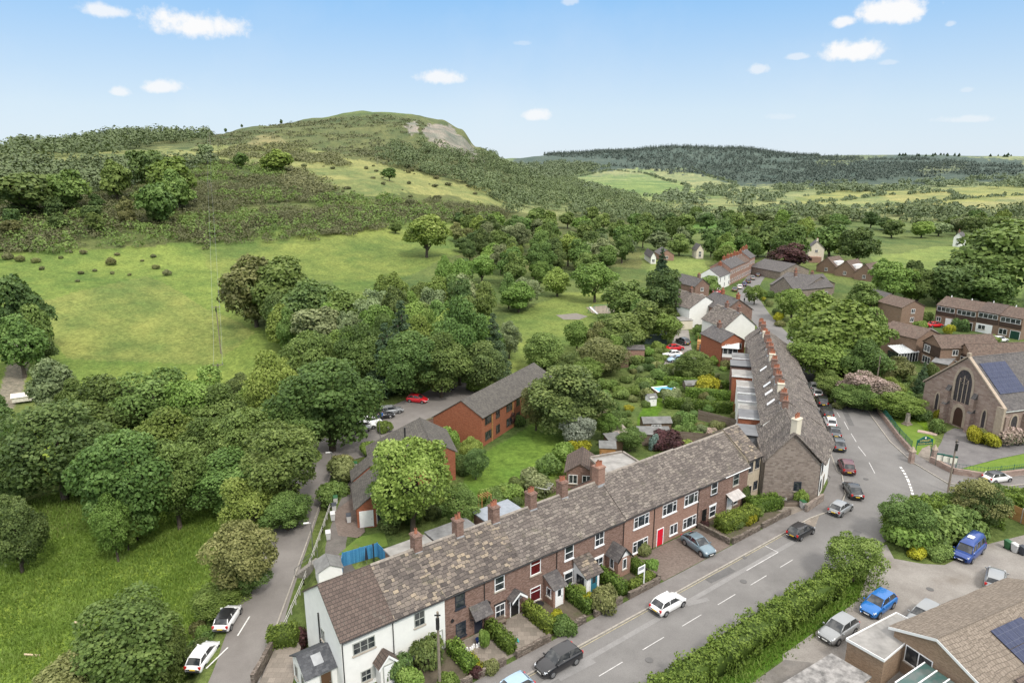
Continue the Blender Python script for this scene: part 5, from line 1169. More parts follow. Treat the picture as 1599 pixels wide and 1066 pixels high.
    for sx in (wb/2+.05, -wb/2+.02):
        for sg in (1, -1):
            q = MB(); q.cyl((sx, sg*(hw-.20), wr), (sx, sg*(hw+.012), wr), wr, wr*.97, 16); wo_ = q.build('wheel', TYRE, root)
            q = MB(); q.cyl((sx, sg*(hw+.013), wr), (sx, sg*(hw+.022), wr), wr*.64, wr*.60, 12); q.build('rim', RIM, wo_)
            q = MB(); 
            for i in range(12):
                a0, a1 = math.pi*i/12-.12, math.pi*(i+1)/12-.12; ro, ri = wr+.085, wr*.98
                q.add([(sx+math.cos(a)*rr_, sg*(hw*.992+.006), wr+math.sin(a)*rr_) for a, rr_ in ((a0, ri), (a1, ri), (a1, ro), (a0, ro))], [(0,1,2,3)])
            q.build('wheel_arch', TRIM, root)
    for sg in (1, -1):
        q = MB(); q.cbox(fx-.22, sg*hw*.66, bz-.30, .26, hw*.36, .15, -sg*.45); q.build('headlight', LAMP, root)
        q = MB(); q.cbox(-fx+.09, sg*hw*.77, belt-.28, .16, hw*.26, .26, sg*.3); q.build('tail_light', TAIL, root)
        q = MB(); q.cbox(xw0-.12, sg*(hw+.07), belt-.02, .1, .17, .13); q.build('wing_mirror', TRIM, root)
    q = MB(); q.box(fx-.09, fx+.015, -hw*.45, hw*.45, .36, .50); q.build('grille', TRIM, root)
    q = MB(); q.box(fx-.02, fx+.03, -.26, .26, .40, .50); q.build('number_plate', PLW, root); q = MB(); q.box(-fx-.025, -fx+.05, -.26, .26, .56, .67); q.build('number_plate', PLY, root)
    q = MB(); q.box(-fx-.012, -fx+.09, -hw*.72, hw*.72, .34, .46); q.build('bumper', TRIM, root)
    return root
CARS = {}
def car(x, y, rz, k, col, label, roof=None, group=None, z=None, name='parked_car', cat='car', rim=None):
    if k in CARS: o = dup(CARS[k], (x, y, 0), rz)
    else: o = car_meshes(k); CARS[k] = o; o.location = (x, y, 0); o.rotation_euler = (0, 0, rz)
    o.name = name; o.location.z = Tz(x, y)+.045 if z is None else z
    for key in ('group',):
        if key in o: del o[key]
    tag(o, label, cat, group)
    for ch in o.children:
        st = ch.name.split('.')[0]
        if st in ('body', 'roof'):
            ch.material_slots[0].link = 'OBJECT'; ch.material_slots[0].material = PT_[roof if (st == 'roof' and roof) else col]
        if st == 'wing_mirror': ch.material_slots[0].link = 'OBJECT'; ch.material_slots[0].material = PT_[col]
    return o
def carp(u, v, rz, k, col, label, **kw):
    z = kw.pop('zz', 0.); x, y = P(u, v, z+.1); return car(x, y, rz, k, col, label, **kw)
up1 = A1; dn1 = A1+math.pi; up2 = A2; dn2 = A2+math.pi
carp(872, 1038, dn1, 'suv', 'black', 'black crossover with silver wheels parked on the main road in front of the clipped hedge')
carp(798, 1085, dn1, 'hatch', 'sky', 'pale blue car mostly cut off at the bottom edge behind the black crossover')
carp(1043, 948, up1, 'hatch', 'white', 'white hatchback parked alone on the main road near the red front door')
carp(1090, 856, math.atan2(*[P(1112,868)[i]-P(1075,842)[i] for i in (1,0)]), 'coupe', 'steel', 'steel blue coupe crossover parked on the block paved forecourt')
carp(1250, 834, up1, 'hatch', 'black', 'small black hatchback with yellow rear plate parked opposite the driveway mouth')
carp(1312, 798, up1+.05, 'hatch', 'silver', 'silver hatchback parked at the corner below the stone gable')
P2 = [(1331,770,'saloon','black','black saloon at the junction, nearest car of the line up the hill',up2+.1),(1321,733,'suv','wine','dark maroon estate second in the line of cars up the hill',up2+.02),(1308,698,'suv','grey','dark grey car third in the parked line beside the long terrace',up2),
      (1302,678,'saloon','grey','grey saloon fourth in the parked line beside the long terrace',up2),(1296,663,'hatch','white','white hatchback fifth in the parked line beside the long terrace',up2),(1291,647,'estate','black','black estate sixth in the parked line beside the long terrace',up2),
      (1283,630,'suv','black','black four by four seventh in the parked line beside the long terrace',up2),(1275,617,'hatch','white','white car near the far end of the line beside the long terrace',up2),(1270,607,'hatch','white','white hatchback farthest up the line beside the long terrace',up2)]
for u, v, k, c_, lab, a in P2: carp(u, v, a, k, c_, lab)
carp(1556, 750, math.atan2(*[P(1590,744)[i]-P(1520,754)[i] for i in (1,0)]), 'mini', 'white', 'small white hatchback with black roof on the side road by the church wall', roof='black')
carp(1508, 772, dn1+.5, 'hatch', 'silver', 'silver car almost hidden behind the roadside hedge by the church')
carp(356, 970, A1+.93, 'mini', 'white', 'white small car with black roof parked on the lane', roof='black', zz=-2.05)
carp(317, 1022, A1+.86, 'hatch', 'white', 'all white hatchback parked on the lane, nearest the bottom edge', zz=-2.05)
for u, v, k, c_, lab, a in [(652,627,'hatch','red','bright red hatchback parked alone in the car park under the trees',-.3),(610,645,'estate','silver','silver estate parked in the car park beside the black car with open doors',.45),(596,652,'saloon','black','black car in the car park with people standing behind it',.35),
      (578,662,'hatch','white','white hatchback in the car park just past the black car',.5),(569,669,'hatch','white','white car in the car park half under the big maple',.5),(557,674,'suv','silver','silver car in the car park furthest under the big maple',.5),(693,609,'hatch','black','dark car in deep shade at the far end of the car park',.2)]:
    carp(u, v, a, k, c_, lab)
vx = carp(1512, 866, dn1+.02, 'van', 'vanblue', 'deep blue high roofed camper van parked on the driveway by the bins', name='camper_van', cat='camper van')
b = MB(); pr_ = [(1.25,.0,1.0),(1.0,.42,.93),(-1.9,.46,.93),(-2.3,0,1.)]
L = []
for x, hh, kw in [(1.28,0,.74),(1.05,.20,.73),(.7,.42,.66),(-1.6,.50,.64),(-2.1,.42,.66),(-2.3,0,.74)]:
    for y in (-1,-.82,0,.82,1): L.append((x, y*kw, 1.90+hh*(1-.25*abs(y)**3)*(1 if abs(y) < 1 else 0)))
b.add(L, [(i*5+j, i*5+j+1, (i+1)*5+j+1, (i+1)*5+j) for i in range(5) for j in range(4)]); b.build('high_roof', PT_['vanblue'], vx, smooth=True)
b = MB(); b.box(-.2,.5,-.3,.3,2.36,2.42); b.build('roof_vent', WPAINT, vx)
carp(1370, 950, dn1-.02, 'suv', 'blue', 'bright blue small crossover parked on the driveway beside the grey one')
carp(1308, 990, dn1-.05, 'suv', 'silver', 'silver grey crossover parked on the driveway against the grass bank')
carp(1440, 968, dn1, 'estate', 'silver', 'silver car nose out between the flat roofed garage and the tiled roof')
carp(1553, 909, up1+.25, 'estate', 'silver', 'silver hatchback with yellow rear plate partly behind the white bargeboard')
for u, v, k, c_, lab, a in [(1195,424,'suv','blue','blue car on the street near the copper beech at the top of the village',dn2),(1183,431,'hatch','grey','grey car parked in front of the far row, highest of the line',up2),(1175,436,'hatch','silver','silver car parked in front of the far brick row',up2),(1168,441,'estate','black','black car parked in front of the far brick row',up2),
     (1162,446,'hatch','navy','blue hatchback parked in front of the far brick row',up2),(1155,450,'estate','white','white car parked at the lower end of the far brick row',up2),(1147,454,'hatch','grey','dark car at the foot of the far brick row',up2),
     (1119,458,'saloon','red','red car parked beside the white gabled cottage of the far row',0.),(1066,536,'suv','grey','dark grey car parked in the gravel yard by the garages',1.9),(1054,546,'saloon','red','red car under shrubs in the gravel yard',.3),(1050,556,'saloon','white','white saloon in the gravel yard, upper of two pale cars',3.3),(1057,564,'estate','sky','pale blue estate in the gravel yard, lower of two pale cars',3.3),
     (1459,510,'saloon','red','bright red car parked by the white garage on the estate',0.15),(1561,533,'hatch','white','white car on the estate road in front of the dark green garage',.2)]:
    carp(u, v, a, k, c_, lab)
# ------------------------------------------------------------------ church
ca = Vector((.96,.28)); cang = math.atan2(.28,.96)
ch = thing('church', 'pink grey stone church with a tall arched gable window and dark pointed door', 'church', (77.1,100.9,0), cang)
CL, CD, CHE, CHR = 30., 14.6, 5.7, 12.1
shell(ch, CL, CD, CHE, CHR, CHSTONE, GSLATE, ov=.35, jit=.01)
def arch_pts(w, hs, ht, n=7):             # pointed arch outline from the sill, w wide, springing at hs, apex ht
    out = [(-w/2, 0), (-w/2, hs)]
    for i in range(1, n): a = i/n; out.append((-w/2*math.cos(a*math.pi/2)**.8 if a < 1 else 0, hs+(ht-hs)*math.sin(a*math.pi/2)**1.15))
    out.append((0, ht)); return out+[(-x, z) for x, z in out[-2::-1]]
def arch_window(W, xc, z0, w, hs, ht, fill, surround, name='window', ring=.28, bars=0, child='pane', proud=0.):
    O, t, n = W.O, W.t, W.n; A_ = arch_pts(w, hs, ht); B_ = arch_pts(w+2*ring, hs, ht+ring*1.3); B_[0] = (B_[0][0], -.0); B_[-1] = (B_[-1][0], -.0)
    pt = lambda x, z, d: (O[0]+t[0]*(xc+x)+n[0]*d, O[1]+t[1]*(xc+x)+n[1]*d, O[2]+z0+z)
    b = MB(); k = len(A_)
    b.add([pt(*p, .10) for p in A_]+[pt(*p, .10) for p in B_]+[pt(*p, .0) for p in B_]+[pt(*p, .0) for p in A_], [(i, i+1, k+i+1, k+i) for i in range(k-1)]+[(k+i, k+i+1, 2*k+i+1, 2*k+i) for i in range(k-1)]+[(i, 3*k+i, 3*k+i+1, i+1) for i in range(k-1)])
    o = b.build(name, surround, W.root)
    b = MB(); b.add([pt(*p, .03) for p in A_], [tuple(range(k))]); b.build(child, fill, o)
    if bars:
        b = MB()
        for i in range(1, bars):
            x = -w/2+w*i/bars; b.fbox((O[0]+t[0]*xc, O[1]+t[1]*xc, O[2]+z0), t, n, x-.06, x+.06, 0, hs+(ht-hs)*(.35 if abs(x) > w*.2 else .6), .032, .09)
        for i in range(9):
            a = i*2*math.pi/9; b.fbox((O[0]+t[0]*xc, O[1]+t[1]*xc, O[2]+z0+hs+.55), t, n, math.cos(a)*.55-.05, math.cos(a)*.55+.05, math.sin(a)*.55-.05, math.sin(a)*.55+.05, .033, .085)
        b.build('tracery', surround, o)
    return o
DRS = plain('dressed_stone', (.36,.29,.225), .9, var=.15, bump=.15); LEADGL = tiles('leaded_glass', .22, .16, [(.02,.022,.03),(.045,.04,.055),(.07,.05,.06)], .03, gapcol=(.10,.09,.08), stain=.5, bump=.2, lean=False, rough=.3)
GW = Wall(ch, (0, CD, 0), (0, -1))
arch_window(GW, CD/2, 4.4, 3.0, 3.2, 5.6, LEADGL, DRS, bars=4, ring=.4)
arch_window(GW, CD/2, .25, 1.7, 1.9, 3.2, DOORC('oak', (.055,.028,.024)), DRS, name='door', ring=.5, child='leaf')
arch_window(GW, 2.9, 1.6, .6, 2.0, 2.9, LEADGL, DRS, ring=.22); arch_window(GW, CD-2.9, 1.6, .6, 2.0, 2.9, LEADGL, DRS, ring=.22)
for x in (4.9, CD-4.9):
    b = MB(); b.fbox(GW.O, GW.t, GW.n, x-.35, x+.35, -.1, 3.4, .002, 1.0); b.fbox(GW.O, GW.t, GW.n, x-.3, x+.3, 3.404, 5.8, .002, .6); b.build('buttress', CHSTONE, ch)
    b = MB(); b.add([(GW.O[0]-.0-.0, 0, 0)]*0, []); 
    for z0, z1, d0 in ((3.41, 4.0, 1.0), (5.81, 6.7, .6)):
        yy = CD-x; b.add([(-d0, yy-.38, z0), (-d0, yy+.38, z0), (-.003, yy+.38, z1), (-.003, yy-.38, z1), (-.003, yy-.38, z0), (-.003, yy+.38, z0)], [(0,1,2,3), (0,3,4), (1,5,2)])
    b.build('buttress_cap', GSLATE, ch)
b = MB(); s_ = (CHR-CHE)/(CD/2)
for sg in (0, 1):
    y0, y1 = (-.3, CD/2) if sg == 0 else (CD+.3, CD/2); za = CHE-.3*s_+.15
    b.add([(-.25,y0,za),(-.25,y1,CHR+.15),(.35,y1,CHR+.15),(.35,y0,za),(-.25,y0,za+.28),(-.25,y1,CHR+.43),(.35,y1,CHR+.43),(.35,y0,za+.28)], [(0,1,2,3),(4,7,6,5),(0,4,5,1),(3,2,6,7),(0,3,7,4)])
b.build('coping', DRS, ch); b = MB(); b.cbox(.05, CD/2, CHR+.35, .5, .5, .5); b.build('finial', DRS, ch)
LW = FW(ch)
for i in range(6):
    arch_window(LW, 2.6+i*4.3, 1.5, 1.3, 1.9, 2.9, LEADGL, DRS, ring=.25)
    b = MB(); b.box(.0+i*4.3 if i else .05, .7+i*4.3, -.7, -.004, -.2, 4.6); b.build('buttress', CHSTONE, ch)
b = MB(); b.box(-.45, -.004, -.45, .8, -.2, 6.0); b.build('corner_pier', DRS, ch)
q = MB(); q.box(0, CL, -.36, -.30, CHE-.42, CHE-.2); q.build('fascia', WPAINT, ch)
SOLAR = tiles('solar_cells', .5, .8, [(.030,.040,.085),(.036,.046,.095)], .018, gapcol=(.12,.13,.17), stain=.1, bump=0., lean=False, rough=.12, jit=0.)
def solar(root, x0, ytop, zt, nx, ny, pw, ph, slope, yr):
    """panels on the front slope, laid down from the ridge"""
    c, s = math.cos(slope), math.sin(slope)
    for j in range(ny):
        for i in range(nx):
            b = MB(); xa = x0+i*(pw+.02); d0 = ytop+j*(ph+.02); P4 = []
            for (x, d) in ((xa, d0+ph), (xa+pw, d0+ph), (xa+pw, d0), (xa, d0)): P4.append((x, yr-d*c, zt-d*s))
            b.slab(*P4, .05); b.build('solar_panel', SOLAR, root)
cs = math.atan2(CHR-CHE, CD/2); solar(ch, 1.1, 1.5, CHR+.24, 4, 2, 1.35, 2.9, cs, CD/2)
# small rear transept gable
r2 = block('church_hall', 'small stone gabled wing behind the church roof', (90.5,113.5), (.28,-.96), 5, 7, 3.5, 6.5, 6.5, 9.4, CHSTONE, GSLATE, cat='church wing') if False else None
# churchyard furniture
def sign_arch():
    x0, y0 = P(1427,722); x1, y1 = P(1452,720); a = math.atan2(y1-y0, x1-x0); L = math.hypot(x1-x0, y1-y0)
    r = thing('church_sign', 'dark green arched board with gold lettering over the church gate', 'sign', (x0, y0, 0), a)
    G = plain('sign_green', (.008,.085,.065), .5); Y_ = plain('gold_lettering', (.62,.50,.16), .5)
    b = MB(); n = 12; T_ = [(L*i/n, 3.55+.55*math.sin(math.pi*i/n)**1.5) for i in range(n+1)]
    V = [(x, .0, 2.75) for x, z in T_]+[(x, .0, z) for x, z in T_]; V += [(x, .08, z) for x, y, z in V]; m = n+1
    b.add(V, [(i, i+1, m+i+1, m+i) for i in range(n)]+[(2*m+i+1, 2*m+i, 3*m+i, 3*m+i+1) for i in range(n)]+[(m+i, m+i+1, 3*m+i+1, 3*m+i) for i in range(n)]+[(i+1, i, 2*m+i, 2*m+i+1) for i in range(n)])
    b.build('board', G, r)
    for x in (.03, L-.03): b = MB(); b.cyl((x,.04,0),(x,.04,3.6),.05,.05,8); b.build('post', G, r)
    for txt, z, sz in (('LANGLEY', 3.3, .42), ('METHODIST CHURCH', 2.88, .27)):
        cu = bpy.data.curves.new('lettering', 'FONT'); cu.body = txt; cu.size = sz; cu.align_x = 'CENTER'; cu.extrude = .006
        o = bpy.data.objects.new('lettering', cu); C.objects.link(o); dg = bpy.context.evaluated_depsgraph_get(); me = bpy.data.meshes.new_from_object(o.evaluated_get(dg)); bpy.data.objects.remove(o)
        me.materials.clear(); me.materials.append(Y_); o = bpy.data.objects.new('lettering', me); C.objects.link(o); o.parent = r; o.location = (L/2, -.012, z); o.rotation_euler = (R(90), 0, 0)
        k = min(1., (L-.35)/max(.1, max(v.co.x for v in me.vertices)-min(v.co.x for v in me.vertices))); o.scale = (k, 1, 1)
    b = MB(); b.cyl((L/2,-.004,3.86),(L/2,-.02,3.86),.14,.14,12); b.build('emblem', WPAINT, r)
    for i, x in enumerate((-.5, L+.5)):
        g = thing('gate_pier', ['left', 'right'][i]+' stone pier with pointed cap at the church gate', 'gate pier', (x0+math.cos(a)*x, y0+math.sin(a)*x, 0), a)
        b = MB(); b.cbox(0,0,-.1,.6,.6,1.9); b.build('pier', CHSTONE, g); b = MB(); b.cbox(0,0,1.804,.75,.75,.15); b.cbox(0,0,1.956,.65,.65,.7,0,.08); b.build('cap', DRS, g)
    g = thing('gate', 'green metal gate standing open under the church sign', 'gate', (x0, y0, 0), a+1.2); b = MB()
    for i in range(9): b.cyl((.1+i*.12,0,.1),(.1+i*.12,0,1.35),.016,.016,5)
    b.cyl((.05,0,.2),(1.1,0,.2),.025,.025,5); b.cyl((.05,0,1.25),(1.1,0,1.25),.025,.025,5); b.build('bars', MATS['sign_green'], g)
sign_arch()
CHW = wall_run('churchyard_wall', 'long low pink stone wall around the churchyard along the pavement', [P(1291,549), P(1350,607), P(1374,647), P(1402,685), P(1422,708)], .95, .4, CHSTONE, z=0.)
wall_run('churchyard_wall', 'curved low pink stone wall below the notice boards and side road', [P(1452,722), P(1488,740), P(1540,748), P(1640,737)], .95, .4, CHSTONE, z=0.)
def railing(label, pts, h, m, z0=0., gap=.14, name='railing', cat='railing'):
    x0, y0 = pts[0]; r = thing(name, label, cat, (x0, y0, 0)); b = MB(); c_ = MB(); ps = MB()
    for (ax, ay), (bx, by) in zip(pts[:-1], pts[1:]):
        L = math.hypot(bx-ax, by-ay); n = int(L/gap)
        for i in range(n): x, y = ax+(bx-ax)*i/n-x0, ay+(by-ay)*i/n-y0; b.cyl((x,y,z0),(x,y,z0+h),.014,.014,4)
        for z in (z0+.1, z0+h-.08): c_.cyl((ax-x0,ay-y0,z),(bx-x0,by-y0,z),.025,.025,5)
        n = max(1, int(L/2.2))
        for i in range(n+1): x, y = ax+(bx-ax)*i/n-x0, ay+(by-ay)*i/n-y0; ps = MB(); ps.cyl((x,y,z0),(x,y,z0+h+.1),.032,.032,5); ps.build('post', m, r)
    b.build('bars', m, r); c_.build('rail', m, r); return r
railing('dark green railing on top of the churchyard wall along the main road', [P(1365,636), P(1376,650), P(1403,686), P(1422,707)], 1.0, MATS['sign_green'], .95)
railing('thin green railing on the low wall above the side road', [P(1490,740), P(1540,747), P(1640,736)], .75, MATS['sign_green'], .95, .4)
for i, (u, wd) in enumerate(((1466,.9),(1476.5,1.0),(1486.5,.9))):
    x, y = P(u, 728+i*2.2); g = thing('notice_board', ['first', 'middle', 'third'][i]+' of three cream notice boards with green frames behind the low wall', 'notice board', (x, y, 0), .12-.5, 'church notice boards')
    b = MB(); b.box(-wd/2, wd/2, -.04, .04, .9, 1.85); b.build('panel', plain('notice_cream', (.72,.70,.60), .6, var=.08), g); b = MB(); b.box(-wd/2-.05, wd/2+.05, -.07, .07, 1.853, 2.05); b.build('header', MATS['sign_green'], g)
    b = MB(); b.cyl((-wd/2-.02,0,0),(-wd/2-.02,0,1.85),.03,.03,5); b.build('post', MATS['sign_green'], g); b = MB(); b.cyl((wd/2+.02,0,0),(wd/2+.02,0,1.85),.03,.03,5); b.build('post', MATS['sign_green'], g)
x, y = P(1416,663); g = thing('memorial', 'grey stone memorial cross base on the church lawn', 'memorial', (x, y, 0), .4); b = MB(); b.cbox(0,0,0,1.3,1.1,.25); b.cbox(0,0,.254,.9,.75,.3); b.build('plinth', RUBBLE, g); b = MB(); b.cbox(0,0,.558,.6,.5,1.5,0,.85); b.build('column', MORTAR, g)
x, y = P(1448,676); g = thing('grave_slab', 'flat pinkish stone slab in the church lawn near the forecourt', 'grave slab', (x, y, 0), -.6); b = MB(); b.box(-1.4,1.4,-.6,.6,0,.12); b.build('kerb', DRS, g); b = MB(); b.box(-1.2,1.2,-.45,.45,.123,.16); b.build('slab', plain('pink_stone', (.4,.29,.25), .9), g)
x, y = P(1384,651); g = thing('grave_slab', 'small low grave with dark surround in the top corner of the church lawn', 'grave slab', (x, y, 0), -.2); b = MB(); b.box(-.9,.9,-.5,.5,0,.15); b.build('kerb', RUBBLE, g)
# ------------------------------------------------------------------ estate and other houses on the right
x0, y0 = 117.2, 184.8; ex, ey = .5, -.866
for i in range(4):
    lab = ['brown roofed estate house with white garage, left end of the estate terrace', 'estate house with long white window band, second in the estate terrace', 'estate house with a pale ribbed roof and white ground floor, third in the estate terrace', 'estate house with dark tile hanging and dark green garage, right end of the estate terrace'][i]
    r = thing('estate_house', lab, 'house', (x0+ex*5.3*i, y0+ey*5.3*i, 0), math.atan2(ey, ex), 'estate terrace'); st = (0, .0, .25, .1)[i]
    shell(r, 5.28, 8, 5.3+st, 7.2+st, ESTBRICK, [EST_ROOF, EST_ROOF, PAN_ROOF, EST_ROOF][i]); W = FW(r)
    b = MB(); b.fbox((0,0,0), (1,0), (0,-1), .05, 5.2, 2.6, 3.7+st, .002, .05); b.build('cladding', DKCLAD, r)
    window(W, .25, 3.75+st, 4.6, 1.25, UPVC, 'case4', sill=None, proud=.0)
    if i == 2: b = MB(); b.fbox((0,0,0), (1,0), (0,-1), .05, 4.0, .05, 2.4, .002, .03); b.build('render_panel', WPAINT, r); window(W, .6, .9, 1.8, 1.2, UPVC, 'case2', proud=.03)
    elif i == 0: door(W, 3.0, 2.1, 2.05, WDOOR, UPVC, label='white garage door', knob=False); window(W, .5, .9, 1.2, 1.2, UPVC, 'case2')
    elif i == 3: door(W, 3.0, 2.1, 2.05, GRDOOR, UPVC, label='dark green garage door', knob=False); window(W, .3, .6, 1.9, 1.5, UPVC, 'case2')
    else: window(W, .6, .7, 2.2, 1.3, UPVC, 'case3'); door(W, 3.6, .9, 2.05, KDOOR, UPVC)
    b = MB(); b.cyl((1.5,4.0,7.15+st),(1.5,4.0,7.75+st),.15,.13,8); b.build('flue', WPAINT, r)
px_house('estate_house', 'detached brown brick house with white verges and copper shrub, left on the estate', P(1405,508), P(1440,506), 9, 5.0, 6.7, ESTBRICK, EST_ROOF, None, sidewins=2, wins=1)
px_house('estate_house', 'estate house with dark windows beside the white framed conservatory', P(1427,564), P(1464,557), 9, 5.2, 6.9, ESTBRICK, EST_ROOF, None, sidewins=3, wins=0, fm=DKFRAME)
px_house('estate_house', 'low brown roofed estate house half behind the lime trees', P(1382,545), P(1411,540), 9, 3.9, 5.6, ESTBRICK, EST_ROOF, None, sidewins=1, wins=0, storeys=1)
px_house('estate_house', 'grey roofed house at the far left of the estate behind the copper shrub', P(1374,492), P(1400,491), 8, 4.4, 6.2, ESTBRICK, GSLATE, None, sidewins=1, wins=1)
r = px_house('estate_house', 'estate house with dark clad gable facing the church roof', P(1437,566), P(1464,578), 13, 5.0, 7.0, ESTBRICK, EST_ROOF, None, sidewins=2, wins=0)
d_ = (Vector(P(1464,578))-Vector(P(1437,566))).length; Wg = Wall(r, (0, d_, 0), (0, -1)); b = MB(); b.fbox(Wg.O, Wg.t, Wg.n, .05, d_-.05, 2.4, 4.9, .002, .04); b.build('cladding', DKCLAD, r); window(Wg, .6, 3.0, 2.0, 1.5, UPVC, 'case2', proud=.04); window(Wg, .5, .5, 2.6, 1.5, UPVC, 'case3')
r = px_house('estate_house', 'single storey estate house with white picture window just behind the church gable', P(1488,574), P(1513,584), 20, 3.9, 5.9, ESTBRICK, EST_ROOF, None, sidewins=0, wins=0, storeys=1)
d_ = (Vector(P(1513,584))-Vector(P(1488,574))).length; Wg = Wall(r, (0, d_, 0), (0, -1)); b = MB(); b.fbox(Wg.O, Wg.t, Wg.n, .05, d_-.05, 1.0, 3.8, .002, .04); b.build('cladding', DKCLAD, r); window(Wg, .5, 1.6, 2.4, 1.6, UPVC, 'case2', proud=.04)
r, L = prism_house('garage', 'flat roofed garage with white edge below the estate houses', [P(1452,583), P(1478,588), P(1490,576), P(1464,570)], 2.5, ESTBRICK, FELT, cat='garage')
r = thing('conservatory', 'white framed glass conservatory beside the estate house', 'conservatory', (*P(1408,562), 0), .25); b = MB(); b.box(-2.6,2.6,-1.6,1.6,0,2.1); b.build('glazing', GLASS, r)
b = MB(); b.slab((-2.8,-1.8,2.1),(2.8,-1.8,2.1),(2.8,1.7,3.1),(-2.8,1.7,3.1),.04); b.build('glass_roof', plain('frosted_roof', (.50,.53,.54), .3), r); b = MB()
for i in range(8): x = -2.7+i*.77; b.slab((x-.04,-1.85,2.15),(x+.04,-1.85,2.15),(x+.04,1.7,3.15),(x-.04,1.7,3.15),.07); b.box(x-.04,x+.04,-1.66,-1.602,0,2.1)
b.build('frame', UPVC, r)
# bungalow at the bottom right
Rg0 = Vector(P(1463,999,5.2)); Rg1 = Vector(P(1625,927,5.2)); a = (Rg1-Rg0).normalized(); p_ = Vector((a.y, -a.x)); sl = .40
loc = Rg0+p_*6.5+a*.25; bg = thing('bungalow', 'buff brick bungalow with pale ribbed tile roof and solar panels at the bottom right', 'bungalow', (*loc, 0), math.atan2(a.y, a.x))
shell(bg, 17, 10.2, 5.2-6.5*sl, 5.2, BUFFBRICK, BUNG_ROOF, 6.5, 5.2-3.7*sl, ov=.4, vl=.25)
b = MB()
for (ya, za, yb, zb) in ((-.4, 5.2-6.9*sl, 6.5, 5.2), (10.6, 5.2-4.1*sl, 6.5, 5.2)):
    b.add([(-.27,ya,za+.13),(-.27,yb,zb+.13),(-.27,yb,zb-.12),(-.27,ya,za-.12),(-.31,ya,za+.13),(-.31,yb,zb+.13),(-.31,yb,zb-.12),(-.31,ya,za-.12)], [(4,5,6,7),(0,4,5,1),(3,2,6,7)])
b.build('bargeboard', WPAINT, bg)
Wg = Wall(bg, (0,10.2,0), (0,-1)); window(Wg, 1.2, 1.35, 2.4, 1.6, UPVC, 'case2'); window(Wg, 5.2, .95, 1.9, 1.35, UPVC, 'top')
b = MB(); b.slab((7.6,4.1,5.2-2.4*sl+.17),(7.9,4.1,5.2-2.4*sl+.17),(7.9,6.4,5.2+.0+.17),(7.6,6.4,5.2+.17),.05); 
solar(bg, 5.2, 1.1, 5.2+.22, 4, 1, 1.05, 1.75, math.atan(sl), 6.5); solar(bg, 5.2, 2.9, 5.2+.22, 4, 1, 1.05, 1.75, math.atan(sl), 6.5)
cw_ = MB(); cw_.add([(3.0,-3.0,0),(3.0,.5,0),(11,.5,0),(11,-3,0),(3.0,-3.0,2.5),(3.0,.5,2.5),(11,.5,2.5),(11,-3,2.5)], [(0,1,5,4),(0,4,7,3),(3,7,6,2)]); cw_.build('porch_wing', BUFFBRICK, bg)
r_ = MB(); r_.slab((2.7,-3.4,2.45),(11.2,-3.4,2.45),(11.2,2.0,4.4-.65),(2.7,2.0,4.4-.65),.1,6,4); r_.build('wing_roof', PAN_ROOF, bg)
r, L = prism_house('garage', 'flat roofed buff brick garage with mossy felt roof attached to the bungalow', [P(1324,997,2.9), P(1399,958,2.9), P(1441,979,2.9), P(1381,1029,2.9)], 2.7, BUFFBRICK, FELTP, cat='garage', ovh=.12)
b = MB(); 
for i in range(4):
    (xa, ya), (xb, yb) = L[i], L[(i+1) % 4]; k = 1.05; b.cbox((xa+xb)/2*k, (ya+yb)/2*k, 2.76, math.hypot(xb-xa, yb-ya)*k-.02, .05, .22+.01*i, math.atan2(yb-ya, xb-xa))
b.build('fascia', WPAINT, r)
prism_house('garage', 'low garage with dark blotched felt roof at the bottom edge by the driveway', [P(1224,1066,2.3), P(1298,1021,2.3), P(1358,1056,2.3), P(1290,1108,2.3)], 2.15, BUFFBRICK, plain('blotched_felt', (.21,.20,.19), .9, var=.6, scale=1.6, bump=.3), cat='garage')
r = thing('conservatory', 'glass roofed conservatory against the bungalow gable at the bottom edge', 'conservatory', (*(Rg0-a*1.9+p_*1.6), 0), math.atan2(a.y, a.x)); b = MB(); b.box(-1.6,1.6,-2,2,0,2.0); b.build('glazing', GLASS, r)
b = MB(); b.slab((-1.8,2.2,2.0),(-1.8,-2.2,2.0),(1.7,-2.2,2.7),(1.7,2.2,2.7),.04); b.build('glass_roof', glassmat('green_glass_roof', (.05,.10,.09)), r); b = MB()
for i in range(5): y = -2.1+i*1.05; b.slab((-1.85,y+.05,2.05),(-1.85,y-.05,2.05),(1.7,y-.05,2.75),(1.7,y+.05,2.75),.06)
b.build('frame', UPVC, r)
# ------------------------------------------------------------------ behind the front terrace
for (s0, s1, n1, h, rm, wm, lab) in [(28.2,33.0,60.3,2.9,FELTP,OLDBRICK,'pale flat roofed rear extension nearest the blue fence'),(33.4,38.6,60.6,3.0,FELT,OLDBRICK,'grey flat roofed rear extension in the middle of the front terrace'),(40.2,45.2,61.2,3.0,plain('blue_grey_flat_roof',(.25,.275,.31),.6,var=.15),OLDBRICK,'blue grey flat roofed rear extension beside the wooden arbour')]:
    prism_house('rear_extension', lab, [RW(s0,54.75), RW(s1,54.75), RW(s1,n1), RW(s0,n1)], h, wm, rm)
r, L = prism_house('rear_block', 'two storey brick block with sunken pale flat roof behind the red door house', [P(922,714,5.2), P(948,740,5.2), P(1012,730,5.2), P(972,705,5.2)], 4.9, OLDBRICK, FELTP, cat='house', ovh=.05, parapet=MORTAR)
r = px_house('garden_room', 'brown roofed garden room with white framed glazing behind the brick block', P(884,762), P(926,765), 5.5, 2.5, 3.7, OLDBRICK, PAN_ROOF, None, 'garden room', wins=2, storeys=1, sidewins=0)
